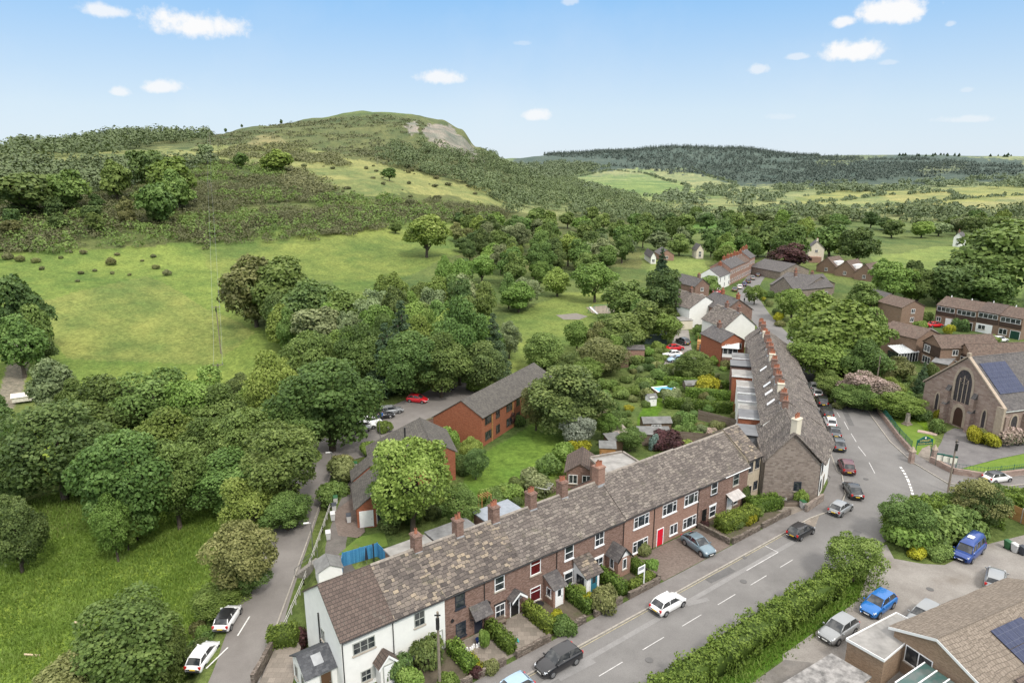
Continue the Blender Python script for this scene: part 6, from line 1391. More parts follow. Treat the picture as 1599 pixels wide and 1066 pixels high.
# sheds: (u, v of base centre, width, depth, height, angle, wall, roof, label)
def shed(u, v, w, d, h, a, wm, rm, label, mono=False, win=False):
    x, y = P(u, v); r = thing('garden_shed', label, 'shed', (x, y, 0), a); b = MB()
    if mono: L = [(-w/2,-d/2,0),(w/2,-d/2,0),(w/2,d/2,0),(-w/2,d/2,0),(-w/2,-d/2,h),(w/2,-d/2,h),(w/2,d/2,h+.3),(-w/2,d/2,h+.3)]; b.add(L, [(0,1,5,4),(1,2,6,5),(2,3,7,6),(3,0,4,7)])
    else:
        L = [(-w/2,-d/2,0),(w/2,-d/2,0),(w/2,d/2,0),(-w/2,d/2,0),(-w/2,-d/2,h),(w/2,-d/2,h),(w/2,d/2,h),(-w/2,d/2,h),(-w/2,0,h+.55),(w/2,0,h+.55)]; b.add(L, [(0,1,5,4),(2,3,7,6),(1,2,6,9,5),(3,0,4,8,7)])
    b.build('wall', wm, r); b = MB()
    if mono: b.slab((-w/2-.15,-d/2-.15,h),(w/2+.15,-d/2-.15,h),(w/2+.15,d/2+.15,h+.33),(-w/2-.15,d/2+.15,h+.33),.06)
    else:
        b.slab((-w/2-.15,-d/2-.18,h-.1),(w/2+.15,-d/2-.18,h-.1),(w/2+.15,-.002,h+.57),(-w/2-.15,-.002,h+.57),.05); b.slab((w/2+.15,d/2+.18,h-.1),(-w/2-.15,d/2+.18,h-.1),(-w/2-.15,.002,h+.57),(w/2+.15,.002,h+.57),.05)
    b.build('roof', rm, r); W = Wall(r, (-w/2,-d/2,0), (1,0)); door(W, .2, .8, 1.8, wm, wm)
    if win: window(W, 1.3, .9, min(1.6, w-1.6), .7, UPVC, 'case3', sill=None)
    return r
SHR = plain('shed_felt', (.155,.155,.15), .9, var=.3, scale=1.2); SHB = plain('brown_shed_wood', (.13,.085,.055), .85, var=.3)
shed(1023,672,4.6,2.6,1.9,.05,SHB,SHR,'long dark shed with grey felt roof and white window, upper of the garden pair',win=True)
shed(1020,691,4.9,2.5,1.9,-.02,PLANKS,SHR,'long grey shed with sloping felt roof, lower of the garden pair',mono=True)
shed(948,716,2.3,1.9,2.1,-.1,ORPLANKS,SHR,'new orange wooden shed with flat grey roof',mono=True); shed(957,702,2.2,2.2,2.0,.3,SHB,SHR,'small brown shed just behind the orange shed',mono=True); shed(965,690,2.4,2.4,2.0,.3,PLANKS,plain('mottled_felt',(.26,.22,.19),.9,var=.4),'weathered shed with mottled roof, furthest of the three stepped sheds',mono=True)
shed(514,905,2.2,2.4,1.9,.45+1.57,WPAINT,SHR,'small white shed with grey roof behind the white end house')
shed(985,558,5.5,3.4,2.4,.0,NEWBRICK,GSLATE,'brick outbuilding with grey slate roof among the garden trees'); shed(1022,535,5.5,3.0,2.3,-.05,plain('dark_green_boards',(.03,.05,.045),.7),plain('tin_roof',(.30,.34,.36),.5,var=.15),'dark green shed with pale tin roof by the gravel yard',mono=True)
shed(1020,525,5.0,3.0,2.2,-.05,plain('pale_block',(.45,.43,.39),.9),FELTP,'pale block garages with flat stepped roofs above the dark green shed',mono=True); shed(1068,512,3.4,3.0,2.4,.2,CREAM,FELTP,'cream outbuilding with flat roof beside the white gabled house',mono=True)
shed(1064,588,2.2,2.0,1.8,.1,SHB,SHR,'little dark shed behind the upper garden hedge'); shed(972,572,2.0,2.0,2.2,.2,SHB,SHB,'brown pointed summerhouse at the edge of the garden wood'); shed(1078,611,2.6,2.0,1.7,.1,PLANKS,SHR,'low shed with pale grey roof beside the blue pool')
shed(1016,632,1.6,1.4,1.6,.3,WPAINT,SHR,'tiny white shed in the middle garden')
# fences
def fence(label, pts, h, m, z=None, name='fence', post=None, step=1.8):
    x0, y0 = pts[0]; r = thing(name, label, 'fence', (x0, y0, 0)); b = MB(); c_ = MB()
    for (ax, ay), (bx, by) in zip(pts[:-1], pts[1:]):
        L = math.hypot(bx-ax, by-ay); n = max(1, round(L/step)); an = math.atan2(by-ay, bx-ax)
        for i in range(n):
            mx, my = ax+(bx-ax)*(i+.5)/n, ay+(by-ay)*(i+.5)/n; zz = Tz(mx, my) if z is None else z; b.cbox(mx-x0, my-y0, zz, L/n-.1, .04, h, an)
        for i in range(n+1):
            mx, my = ax+(bx-ax)*i/n, ay+(by-ay)*i/n; zz = Tz(mx, my) if z is None else z; c_ = MB(); c_.cbox(mx-x0, my-y0, zz-.1, .095, .095, h+.18, an); c_.build('post', post or m, r)
    b.build('panels', m, r); return r
BLUEW = tiles('blue_boards', .12, 3., [(.05,.22,.42),(.06,.26,.48),(.08,.29,.52)], .012, gapcol=(.02,.08,.16), stain=.3, bump=.2, lean=False)
fence('bright blue painted board fence around the yard behind the white houses', [P(535,893), P(536,884), P(590,868), P(606,884)], 1.7, BLUEW, z=0.)
fence('orange wooden panel fence behind the blue camper van', [P(1545,800), P(1572,806), P(1640,838)], 1.9, ORPLANKS, z=0., post=plain('concrete_post',(.4,.38,.35),.9))
fence('grey weathered fence along the garden boundary behind the sheds', [P(1050,688), P(1100,692), P(1150,690)], 1.7, PLANKS, z=0.); fence('long grey panel fence across the middle gardens', [P(1090,655), P(1155,672)], 1.8, PLANKS, z=0.); fence('reddish brown fence with pale posts behind the purple shrubs', [P(1040,697), P(1062,700), P(1095,703)], 1.5, tiles('red_brown_boards', .12, 3., [(.16,.075,.055),(.20,.10,.075)], .01, stain=.3, bump=.2, lean=False), z=0., post=plain('pale_post',(.5,.46,.4),.9))
fence('grey fence beside the terraced wooden decking', [P(1092,548), P(1124,552)], 1.7, plain('grey_boards',(.16,.16,.17),.8), z=0.); fence('weathered fence running down from the stepped sheds', [P(925,735), P(940,722), P(962,722)], 1.5, PLANKS, z=0.); fence('new orange gate panel at the end of the garden hedge', [P(1144,645), P(1157,645)], 1.8, ORPLANKS, z=0.)
r = thing('decking', 'stepped orange timber decking in the yard below the red brick house', 'decking', (*P(1105,545), 0), A2+1.57); b = MB()
for i in range(4): b.box(-2.5+i*1.2, 2.5, -2+.0, 2-i*.5, .02+i*.45, .44+i*.45)
b.build('deck', ORPLANKS, r); b = MB()
for i in range(7): b.cyl((-2.4+i*.8, -2, 0),(-2.4+i*.8,-2,1.6+.2*i),.05,.05,5)
b.build('balustrade', ORPLANKS, r)
def rail_fence(label, pts, m, hgt=1.0, off=0.):
    x0, y0 = pts[0]; r = thing('rail_fence', label, 'fence', (x0, y0, 0)); b = MB(); c_ = MB(); zs = [Tz(*q)+off for q in pts]
    for (q0, z0), (q1, z1) in zip(zip(pts[:-1], zs[:-1]), zip(pts[1:], zs[1:])):
        L = math.hypot(q1[0]-q0[0], q1[1]-q0[1]); n = max(1, round(L/1.7))
        for i in range(n+1):
            x, y = q0[0]+(q1[0]-q0[0])*i/n, q0[1]+(q1[1]-q0[1])*i/n; z = z0+(z1-z0)*i/n; b = MB(); b.cbox(x-x0, y-y0, z-.2, .1, .1, hgt+.2); b.build('post', m, r)
        for hh in (hgt*.55, hgt-.08): c_.cyl((q0[0]-x0,q0[1]-y0,z0+hh),(q1[0]-x0,q1[1]-y0,z1+hh),.04,.04,5)
    c_.build('rails', m, r)
rail_fence('weathered white post and rail fence between the bin path and the lane', [(-22.7,58),(-22.9,66),(-23.2,70),(-23.5,76),(-23.9,82),(-24.2,87.5),(-24.0,92)], plain('weathered_rail',(.42,.41,.38),.85,var=.2))
r = thing('steps', 'concrete steps with rails climbing from the lane to the bin path', 'steps', (-24.2,68.2,-1.9), -.15); b = MB()
for i in range(8): b.box(i*.26, i*.26+.3+.0, -.7, .7, -.3, .2+i*.22)
b.build('treads', plain('concrete',(.20,.185,.165),.9,var=.2), r); b = MB(); b.tube([(0,-.75,.2),(0,-.75,1.1),(2.1,-.75,2.8),(2.1,-.75,1.8)], .03, 5); b.build('handrail', METAL, r); b = MB(); b.tube([(0,.75,.2),(0,.75,1.1),(2.1,.75,2.8),(2.1,.75,1.8)], .03, 5); b.build('handrail', METAL, r)
# bins
def bin_(u, v, body, lid, label, a=.3, xy=None):
    x, y = xy or P(u, v); k = 'wheelie_bin'
    r = thing('wheelie_bin', label, 'bin', (x, y, Tz(x, y)+.03), a); b = MB(); L = []
    for z, hx, hy in ((.06,.22,.26),(.95,.29,.36)):
        L += [(-hx,-hy,z),(hx,-hy,z),(hx,hy,z),(-hx,hy,z)]
    b.add(L, [(0,3,2,1),(0,1,5,4),(1,2,6,5),(2,3,7,6),(3,0,4,7),(4,5,6,7)]); b.build('body', body, r)
    b = MB(); b.add([(-.31,-.40,.953),(.31,-.40,.953),(.31,.40,.953),(-.31,.40,.953),(-.29,-.38,1.0),(.29,-.38,1.0),(.29,.36,1.09),(-.29,.36,1.09)], [(0,3,2,1),(4,5,6,7),(0,1,5,4),(1,2,6,5),(2,3,7,6),(3,0,4,7)]); b.build('lid', lid, r)
    for sg in (-1, 1): b = MB(); b.cyl((sg*.2,.27,.1),(sg*.26,.27,.1),.1,.1,10); b.build('wheel', TYRE, r)
BG = plain('bin_grey',(.50,.50,.49),.5,var=.06); BK = plain('bin_dark',(.03,.035,.045),.5); BGR = plain('bin_green',(.02,.10,.035),.5)
for u, v, bd, ld, lab in [(513,842,BG,BG,'pale grey wheelie bin standing alone by the lane railing'),(520,812,BG,BG,'pale grey wheelie bin at the lower end of the row of bins by the railing'),(522,797,BG,BK,'wheelie bin with dark lid in the middle of the row by the railing'),(524,783,BG,BGR,'wheelie bin with green lid at the upper end of the row by the railing'),
    (545,815,BG,BK,'pale bin with dark lid against the low wall by the white door'),(556,745,BK,BK,'dark bin at the top of the path beside the slate roof'),(555,732,BG,BGR,'bin with green lid at the very top of the path'),(1253,793,BG,BGR,'grey bin with green lid under the stone gable'),
    (1573,857,BGR,BGR,'green bin beside the camper van'),(1584,862,BG,BG,'pale grey bin in the driveway corner'),(1596,866,BK,BK,'dark bin at the right edge of the driveway corner')]: bin_(u, v, bd, ld, lab)
# poles, lamps, signs
WOOD = plain('pole_wood', (.20,.165,.13), .9, var=.25, scale=3)
def pole(x, y, h, label, r0=.14, arm=None, name='telegraph_pole', z=None, top=True):
    r = thing(name, label, 'pole', (x, y, Tz(x, y) if z is None else z)); b = MB(); b.cyl((0,0,-.5),(0,0,h),r0,r0*.7,9); b.build('shaft', WOOD, r)
    if top: b = MB(); b.cbox(0,-.16,h-1.5,.28,.2,1.0); b.cbox(0,-.1,h-.3,.5,.08,.1); b.build('junction_box', BLACKP, r)
    if arm:
        b = MB(); b.cbox(0,0,h-.35,arm,.14,.14,rz=math.atan2(-x, y)); b.build('crossarm', WOOD, r)
        for s_ in (-.45,0,.45): b = MB(); c2 = math.atan2(-x, y); b.cyl((math.cos(c2)*arm*s_, math.sin(c2)*arm*s_, h-.21),(math.cos(c2)*arm*s_, math.sin(c2)*arm*s_, h+.15),.06,.05,6); b.build('insulator', METAL, r)
    return r
pole(*P(1480,768), 7.6, 'brown telegraph pole at the road junction in front of the notice boards')
x, y = RW(23.9, 41.9); pole(x, y, 8.0, 'tall telegraph pole in the front garden of the white cottages')
x, y = -35.2, 46.0; pole(x, y, 6.3, 'wooden pole poking out of the bushes at the bottom left edge')
pole(*P(1365,624), 8.5, 'pale telegraph pole rising beside the blossom tree opposite the long terrace', top=False)
pole(*P(1201,413), 8.5, 'distant pole at the top of the village street', top=False)
HP = []
for (u, v, rr_, h, lab) in [(340,568,158,9,'power pole with crossarm behind the lower trees, nearest of the hill line'),(337,478,194,9,'power pole with crossarm standing in the open meadow'),(328,292,440,10,'power pole above the dark scrub'),(326,207,640,24,'tall thin mast pole on the skyline of the fields')]:
    x, y, z = at_r(u, v, rr_); zz = Tz(x, y); p = pole(x, y, max(6, z-zz), lab, .16, 2.2, 'power_pole'); HP.append((x, y, zz+max(6, z-zz)))
for i in range(3):
    (xa, ya, za), (xb, yb, zb) = HP[i], HP[i+1]; c2 = math.atan2(-xa, ya)
    b = MB()
    for o_ in (-.9, .9):
        pts = []
        for k_ in range(15): t_ = k_/14; pts.append((xa+(xb-xa)*t_+math.cos(c2)*o_, ya+(yb-ya)*t_+math.sin(c2)*o_, za+(zb-za)*t_-3*4*t_*(1-t_)*.6))
        b.tube(pts, .022, 4)
    tag(b.build('power_line', METAL), ['pair of wires from the hidden near pole to the meadow pole', 'pair of wires climbing from the meadow pole over the scrub', 'pair of wires from the scrub pole to the skyline mast'][i], 'wires')
def lamp(u, v, h, label, z):
    x, y = P(u, v, z); r = thing('street_lamp', label, 'street lamp', (x, y, Tz(x, y)-.05)); b = MB(); b.cyl((0,0,0),(0,0,h),.07,.045,8); b.build('post', METAL, r); b = MB(); b.cyl((0,0,h),(-.25,-.1,h+.06),.035,.035,6); b.build('arm', METAL, r)
    b = MB(); b.cbox(-.5,-.15,h+.02,.62,.2,.1,.2); b.build('lamp_head', plain('lamp_white',(.7,.7,.68),.5), r)
lamp(488,850,3.6,'street lamp on the grass verge below the bins',-1.2); lamp(520,736,3.2,'street lamp beside the lane bend',-.5); lamp(594,691,4.2,'street lamp by the car park wall',0)
x, y = P(399,1060,-.3); r = thing('speed_sign', 'round white sign with black diagonal bar beside the lane', 'road sign', (x, y, Tz(x, y)), math.atan2(-x, y)+.15); b = MB(); b.cyl((0,.04,0),(0,.04,2.6),.035,.035,6); b.build('post', METAL, r)
b = MB(); b.cyl((0,0,2.3),(0,-.02,2.3),.34,.34,24); b.build('disc', WPAINT, r); b = MB(); b.cyl((-.29*.6,-.024,2.3-.28*.78),(.29*.6,-.024,2.3+.28*.78),.03,.03,4); d_ = MB(); d_.add([(-.25,-.024,2.10),(-.17,-.024,2.03),(.25,-.024,2.50),(.17,-.024,2.57)], [(0,1,2,3)]); d_.build('diagonal_bar', BLACKP, r)
x, y = RW(48.4, 41.7); r = thing('sale_board', 'white estate agent board on a post in a front garden hedge', 'sign', (x, y, 0), A1); b = MB(); b.cbox(0,0,0,.09,.09,3.0); b.build('post', WPAINT, r); b = MB(); b.box(-.95,-.05,-.03,.03,2.2,2.95); b.build('board', WPAINT, r); b = MB(); b.box(-.9,-.1,-.036,-.031,2.55,2.9); b.build('band', plain('board_grey',(.28,.29,.31),.5), r)
# front garden walls and hedges
for s0, s1, lab in [(27.4,30.4,'low stone garden wall in front of the dark framed cottage'),(31.6,35.6,'low stone garden wall in front of the black door cottage'),(36.4,40.0,'low stone garden wall in front of the white porch door cottage'),(41.2,45.0,'low stone garden wall in front of the teal door cottage'),(46.0,50.6,'low stone garden wall in front of the gabled porch cottage'),(63.3,68.6,'stone garden wall with flower bed beside the paved forecourt'),(69.2,75.2,'stone garden wall in front of the canopy cottage and beige cottage'),(14,26.8,'low stone garden wall in front of the white cottages')]:
    wall_run('garden_wall', lab, [RW(s0, 41.5), RW(s1, 41.5)], .75, .32, WALLST, z=0., step=.9)
wall_run('garden_wall', 'stone side wall dropping along the left of the paved forecourt', [RW(51.0,41.7), RW(51.0,46.2)], .7, .3, WALLST, z=0., step=.9); wall_run('garden_wall', 'stone side wall along the right of the paved forecourt', [RW(63.0,41.7), RW(63.0,46.2)], .8, .3, WALLST, z=0., step=.9)
wall_run('garden_wall', 'rough stone wall beside the lane at the white end house', [P(395,1066,0), P(425,1012,0), P(433,995,0)], .8, .35, WALLST, z=0., step=.8); wall_run('garden_wall', 'short stone wall by the bins under the gable', [P(1258,800), P(1284,782)], 1.1, .35, RUBBLE, z=0.)
def H1(s0, n0, s1, n1, w, h, lab, lm='hedge', **k): return hedge([RW(s0,n0), RW(s1,n1)], w, h, lab, lm, **k)
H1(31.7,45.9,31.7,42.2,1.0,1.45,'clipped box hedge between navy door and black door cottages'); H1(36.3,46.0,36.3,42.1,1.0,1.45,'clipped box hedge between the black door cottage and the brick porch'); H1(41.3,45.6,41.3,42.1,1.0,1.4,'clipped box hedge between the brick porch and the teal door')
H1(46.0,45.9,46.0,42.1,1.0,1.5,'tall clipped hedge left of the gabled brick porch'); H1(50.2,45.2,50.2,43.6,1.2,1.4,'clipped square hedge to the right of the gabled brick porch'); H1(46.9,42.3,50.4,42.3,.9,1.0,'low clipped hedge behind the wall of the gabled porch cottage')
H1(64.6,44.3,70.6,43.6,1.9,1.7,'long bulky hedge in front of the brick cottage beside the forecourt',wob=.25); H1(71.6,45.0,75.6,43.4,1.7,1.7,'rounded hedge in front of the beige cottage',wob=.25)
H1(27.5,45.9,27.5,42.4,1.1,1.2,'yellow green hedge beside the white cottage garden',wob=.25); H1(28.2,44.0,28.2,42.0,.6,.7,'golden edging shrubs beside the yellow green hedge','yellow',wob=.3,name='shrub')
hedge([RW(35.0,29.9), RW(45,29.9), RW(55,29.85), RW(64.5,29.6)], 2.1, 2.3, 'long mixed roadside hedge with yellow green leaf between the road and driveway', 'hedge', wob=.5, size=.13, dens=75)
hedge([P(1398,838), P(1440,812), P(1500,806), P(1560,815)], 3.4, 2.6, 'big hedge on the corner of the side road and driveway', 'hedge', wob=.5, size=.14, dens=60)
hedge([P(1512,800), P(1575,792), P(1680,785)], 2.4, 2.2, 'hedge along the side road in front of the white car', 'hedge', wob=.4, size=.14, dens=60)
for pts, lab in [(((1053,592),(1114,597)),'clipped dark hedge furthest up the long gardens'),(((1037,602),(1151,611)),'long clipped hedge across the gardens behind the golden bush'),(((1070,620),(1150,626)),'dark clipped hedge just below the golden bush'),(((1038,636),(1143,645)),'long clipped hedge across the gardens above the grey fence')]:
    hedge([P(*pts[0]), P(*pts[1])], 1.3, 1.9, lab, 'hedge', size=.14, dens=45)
hedge([P(420,1005,0), P(465,1000,0)], 1.8, 1.5, 'clipped round ended hedge beside the white end house', 'hedge', wob=.2)
hedge([P(1330,625), P(1300,575), P(1275,540)], 2.2, 2.0, 'dark overgrown hedge under the trees on the right of the hill road', 'hedge', wob=.5, size=.16, dens=45)
# ------------------------------------------------------------------ trees that can be told apart: (u, v of the top, distance, width in px, kind, label)
TREES = [
 (195,935,1090,165,'mid','big leafy shrub tree at the bottom of the meadow beside the parked white cars'), (238,965,1088,85,'mid','leafy bush pressed against the lane beside the all white car'), (95,1030,1135,130,'olive','twiggy bush at the very bottom left edge of the meadow'),
 (372,815,930,105,'olive','brownish green hawthorn leaning over the lane'), (340,915,972,85,'bright','low bright green bush between the hawthorn and the parked small car'), (385,870,925,70,'mid','leafy bush on the lane side of the hawthorn'),
 (430,665,795,150,'mid','tall green tree overhanging the lane bend'), (390,742,868,100,'bright','pale trunked light green birch beside the lane'), (445,770,828,80,'mid','rounded green tree overhanging the middle of the lane'), (350,700,800,130,'mid','full green tree between the birch and the meadow copse'),
 (185,675,850,150,'mid','large spreading tree at the top of the grass bank'), (168,772,882,62,'bright','young slender tree with bare pale trunk on the grass bank'), (192,800,862,45,'bright','second slim young tree just behind the pale trunked one'), (262,690,830,110,'mid','dark leaved tree right of the large spreading bank tree'),
 (75,625,785,170,'dark','dark green tree at the left edge above the stream'), (150,590,725,150,'mid','broad tree in the left copse below the meadow'), (235,580,722,130,'mid','rounded tree in the copse below the meadow poles'), (15,690,792,95,'dark','dark tree cut by the left edge above the stream gully'), (12,775,900,80,'dark','dark bush cut by the left edge over the gully'),
 (300,580,720,110,'bright','yellow green tree at the top of the copse'), (340,600,722,110,'mid','green tree at the top of the copse nearest the hidden power pole'), (385,640,765,110,'mid','tree filling the copse between power pole and maple'), (70,560,660,70,'pale','pale tree beside the left track'), (315,655,775,110,'mid','mid green tree in the heart of the copse'), (245,640,775,120,'bright','light green tree in the heart of the copse'), (130,670,785,100,'dark','deep green tree on the gully side of the copse'),
 (510,562,706,150,'mid','big round maple over the parked white cars'), (425,548,690,95,'bright','light green tree left of the big maple'), (460,600,716,90,'mid','tree tucked under the left side of the big maple'), (485,520,640,90,'mid','tree rising behind the big maple'),
 (640,682,832,136,'bright','big garden tree in front of the middle flats'), (720,760,828,68,'mid','bushy tree right of the big garden tree'), (612,740,828,75,'mid','lower left limb tree beside the big garden tree'), (735,680,726,38,'bright','light green small tree against the flats gable'), (742,700,748,40,'dark','dark bush below the flats gable'),
 (892,568,682,138,'dark','large dark spreading yew like tree at the end of the lawn'), (905,648,700,52,'silver','grey green willow leaved tree on the lawn edge'), (838,600,672,50,'olive','bronze leaved small tree in front of the flats windows'), (950,640,688,38,'bright','vivid lime green small tree by the sheds'), (985,668,704,42,'mid','rounded small tree in front of the garden sheds'),
 (640,518,624,110,'mid','tall tree in front of the conifers by the car park'), (686,520,621,100,'mid','tall leafy tree at the middle of the car park edge'), (745,530,612,90,'dark','dark tree at the far end of the car park'), (560,505,620,90,'mid','tree behind the car park left of the tall conifers'), (715,465,602,100,'mid','high crowned tree above the car park'),
 (600,505,615,70,'conifer','dark conifer left of the car park trees'), (770,490,590,55,'conifer','dark conifer behind the long flats'), (625,470,600,70,'conifer','tall narrow conifer at the centre of the wood'), (795,500,560,40,'pale','bare twiggy pale tree beside the playing field'),
 (390,400,512,90,'olive','brown green tree at the left tip of the valley wood'), (430,402,512,110,'mid','big round tree at the left tip of the valley wood'), (475,440,532,90,'dark','dark tree at the left flank of the valley wood'), (500,480,562,90,'pale','pale flowering tree at the front of the valley wood'), (540,455,542,90,'mid','broad tree at the front of the valley wood'),
 (665,335,402,70,'bright','large lone tree standing in the upper pasture'), (264,245,322,75,'bright','round light tree standing on the scrub slope'), (225,235,302,60,'dark','darker tree beside the round light tree on the scrub slope'), (430,233,272,50,'bright','lone yellow green tree on the field wall by the skyline mast'), (607,262,283,26,'mid','small lone tree in the upper field'), (375,238,263,24,'mid','small tree left of the lone yellow green tree'),
 (320,225,252,22,'pale','bare grey tree beside the mast'), (175,250,316,45,'mid','tree on the left of the scrub slope'), (95,265,332,70,'mid','large woodland tree at the left edge of the scrub'), (30,270,342,90,'dark','dark woodland tree at the far left edge'), (270,265,332,50,'mid','leafy tree just below the round light tree'), (240,285,352,60,'mid','bushy tree at the foot of the scrub trees'),
 (15,430,560,90,'dark','dark tree at the left edge above the track'), (45,470,562,60,'mid','green tree beside the left track'), (20,490,592,80,'mid','bushy tree at the left edge beside the track'), (60,520,577,40,'dark','small dark tree overhanging the track'),
 (1085,548,594,62,'mid','rounded green tree above the garden hedges'), (850,520,578,70,'mid','round tree between the long flats and the playing field'), (940,530,584,80,'olive','loose crowned tree at the garden end of the playing field'), (965,490,548,85,'mid','dense green tree group at the village edge of the playing field'), (1010,470,532,80,'mid','big tree behind the gravel yard'), (1040,490,536,60,'bright','lighter tree right above the gravel yard'), (1040,420,502,60,'dark','dark tree behind the white gabled house'), (985,440,502,80,'mid','tree group behind the playground'), (930,410,472,70,'bright','round light tree at the top of the playing field'), (1035,388,442,26,'conifer','dark pointed conifer beside the village cricket green'),
 (1240,450,502,56,'bright','bright lime tree nearest the stone gabled houses'), (1282,455,562,96,'bright','bright lime tree with yellow green top on the hill road'), (1320,470,592,130,'bright','largest lime tree in the clump on the right of the hill road'), (1370,480,572,60,'mid','darker tree behind the largest lime tree'), (1266,500,564,62,'bright','lower lime tree leaning over the hill road'), (1300,520,602,110,'bright','front lime tree of the roadside clump'), (1350,530,612,90,'mid','front right tree of the roadside clump'),
 (1392,590,630,50,'bright','loose tree between the blossom tree and the estate'), (1360,582,636,84,'pink','wide pink blossom tree above the churchyard wall'), (1405,610,652,80,'bright','yellow green shrub tree left of the church gable'), (1445,565,622,26,'conifer','dark clipped conifer left of the church roof'), (1330,600,638,60,'mid','green tree left of the pink blossom tree'),
 (1235,380,426,60,'purple','copper beech dark purple at the top of the street'), (1235,350,416,60,'mid','tall green tree behind the copper beech'), (1205,345,402,50,'dark','very dark tree at the top of the street'), (1345,355,413,60,'dark','dark round tree right of the cream villa'), (1300,350,402,60,'mid','green tree behind the cream villa'), (1400,410,476,70,'bright','light pointed tree in front of the pasture'), (1440,420,476,50,'mid','grey green tree in front of the pasture'), (1350,440,492,60,'mid','leafy tree between the chalets and the lime trees'), (1495,405,478,90,'dark','dark cedar like tree behind the estate terrace'), (1550,410,482,100,'mid','wide tree behind the estate terrace'), (1570,345,472,150,'mid','large open crowned tree at the right edge of the pasture'), (1105,430,462,40,'mid','small tree beside the far white cottage'),
 (1112,470,486,34,'dark','blossom bush in front of the far row'), (1180,445,476,34,'bright','light green round tree on the right of the village street'), (1340,838,908,85,'bright','loose light green tree at the end of the roadside hedge'), (1535,748,824,80,'olive','round bush standing up from the side road hedge'), (1420,778,846,80,'mid','rounded tree at the left end of the corner hedge'), (1545,755,826,70,'dark','darker bush behind the round side road bush'),
]
KN = [('birch', 'birch_tree'), ('maple', 'maple_tree'), ('lime tree', 'lime_tree'), ('hawthorn', 'hawthorn_tree'), ('willow', 'willow_tree'), ('yew', 'yew_tree'), ('blossom', 'blossom_tree'), ('slim', 'young_tree'), ('slender', 'young_tree'), ('bush', 'bush'), ('small', 'small_tree')]
for (u, v, vb, wpx, sp_, lab) in TREES:
    if vb > 1066: d_ = ray(u, vb); k_ = (-4.5-H)/d_[2]; r_ = math.hypot(d_[0]*k_, d_[1]*k_)
    else: r_ = math.hypot(*PT(u, vb))
    t_ = tree_px(u, v, r_, wpx, sp_, lab)
    for a_, b_ in KN:
        if a_ in lab: t_.name = b_; break
PAL = {'mid': 'mid green', 'dark': 'dark green', 'bright': 'light green', 'pale': 'pale grey green', 'olive': 'brownish green', 'conifer': 'dark pointed'}
placed = []
def scatter(poly, n, hr_, wr, kinds, where, group, mind, tries=60, seed=1, ex=()):
    """woodland trees at random ground points of a photographed area"""
    q = random.Random(seed); us = [p[0] for p in poly]; vs = [p[1] for p in poly]; k = 0; t = 0
    while k < n and t < n*tries:
        t += 1; u = q.uniform(min(us), max(us)); v = q.uniform(min(vs), max(vs))
        if not in_poly(np.array([u]), np.array([v]), poly)[0]: continue
        x, y = PT(u, v, 2500)
        if any((x-a)**2+(y-b_)**2 < mind*mind for a, b_ in placed): continue
        if any(abs(u-a) < w_ and v-b0 > 0 and v < b1 for a, w_, b0, b1 in ex): continue
        placed.append((x, y)); k += 1; sp_ = q.choice(kinds); cr = q.uniform(*wr)
        name = 'conifer' if sp_ == 'conifer' else sp_
        tree(x, y, q.uniform(*hr_), cr, sp_, f'{PAL[sp_]} tree {where}', 'tree', f'{PAL[sp_]} trees {group}')
    return k
cnt = 0
cnt += scatter([(445,560),(410,500),(450,478),(540,525),(600,500),(660,470),(700,452),(770,415),(850,400),(890,440),(870,468),(790,500),(785,580),(650,600),(560,600)], 64, (9,14), (3.1,4.9), ['mid','mid','dark','bright','mid','pale','bright'], 'in the valley wood between the poles meadow and the playing field', 'in the valley wood', 5.2, seed=3)
cnt += scatter([(700,400),(780,345),(900,345),(1000,360),(1090,372),(1075,400),(1000,405),(950,430),(900,445),(850,405),(770,420)], 56, (9,14), (4,6.2), ['mid','dark','mid','bright','mid','pale'], 'in the wood along the foot of the quarry hill', 'in the hill foot wood', 7.5, seed=5)
cnt += scatter([(930,358),(1060,348),(1250,346),(1400,348),(1599,350),(1640,368),(1600,374),(1480,372),(1390,385),(1330,368),(1270,372),(1240,385),(1215,375),(1150,400),(1100,385),(1000,362)], 60, (8,12.5), (4.5,7), ['mid','dark','mid','bright','mid','pale'], 'in the broad belt beyond the village', 'in the belt beyond the village', 10, seed=8)
cnt += scatter([(60,760),(0,800),(-60,700),(60,690),(140,690),(240,720),(330,720),(400,690),(470,690),(430,740),(330,775),(280,770),(200,780)], 8, (7,11), (2.8,4.2), ['mid','mid','dark','bright'], 'packed in the copse below the meadow', 'packed in the copse below the meadow', 4.5, seed=11)
cnt += scatter([(0,640),(90,640),(200,650),(330,660),(400,640),(400,690),(240,710),(100,690),(-40,700)], 8, (7,11), (3,4.4), ['mid','dark','bright'], 'packed in the copse below the meadow', 'packed in the copse below the meadow', 5, seed=12)
cnt += scatter([(1080,400),(1150,395),(1190,395),(1180,412),(1120,420)], 9, (9,13), (3.5,5), ['mid','bright','mid'], 'behind the far brick row', 'behind the far brick row', 7, seed=14)
cnt += scatter([(1330,440),(1470,450),(1560,470),(1600,480),(1440,478),(1380,470)], 10, (8,11), (3.2,4.6), ['mid','dark','bright'], 'between the estate and the pasture', 'between the estate and the pasture', 7, seed=15)
cnt += scatter([(930,520),(1040,500),(1050,520),(1000,545),(930,600),(850,600),(890,560)], 11, (5,9), (2.4,3.8), ['mid','dark','bright','olive'], 'at the back of the long gardens', 'at the back of the long gardens', 4.5, seed=17)
cnt += scatter([(1300,640),(1270,560),(1400,560),(1440,610),(1400,640),(1340,655)], 8, (4,7), (2.2,3.4), ['mid','bright','olive'], 'in the shrubbery beside the hill road', 'in the shrubbery beside the hill road', 4.5, seed=19)
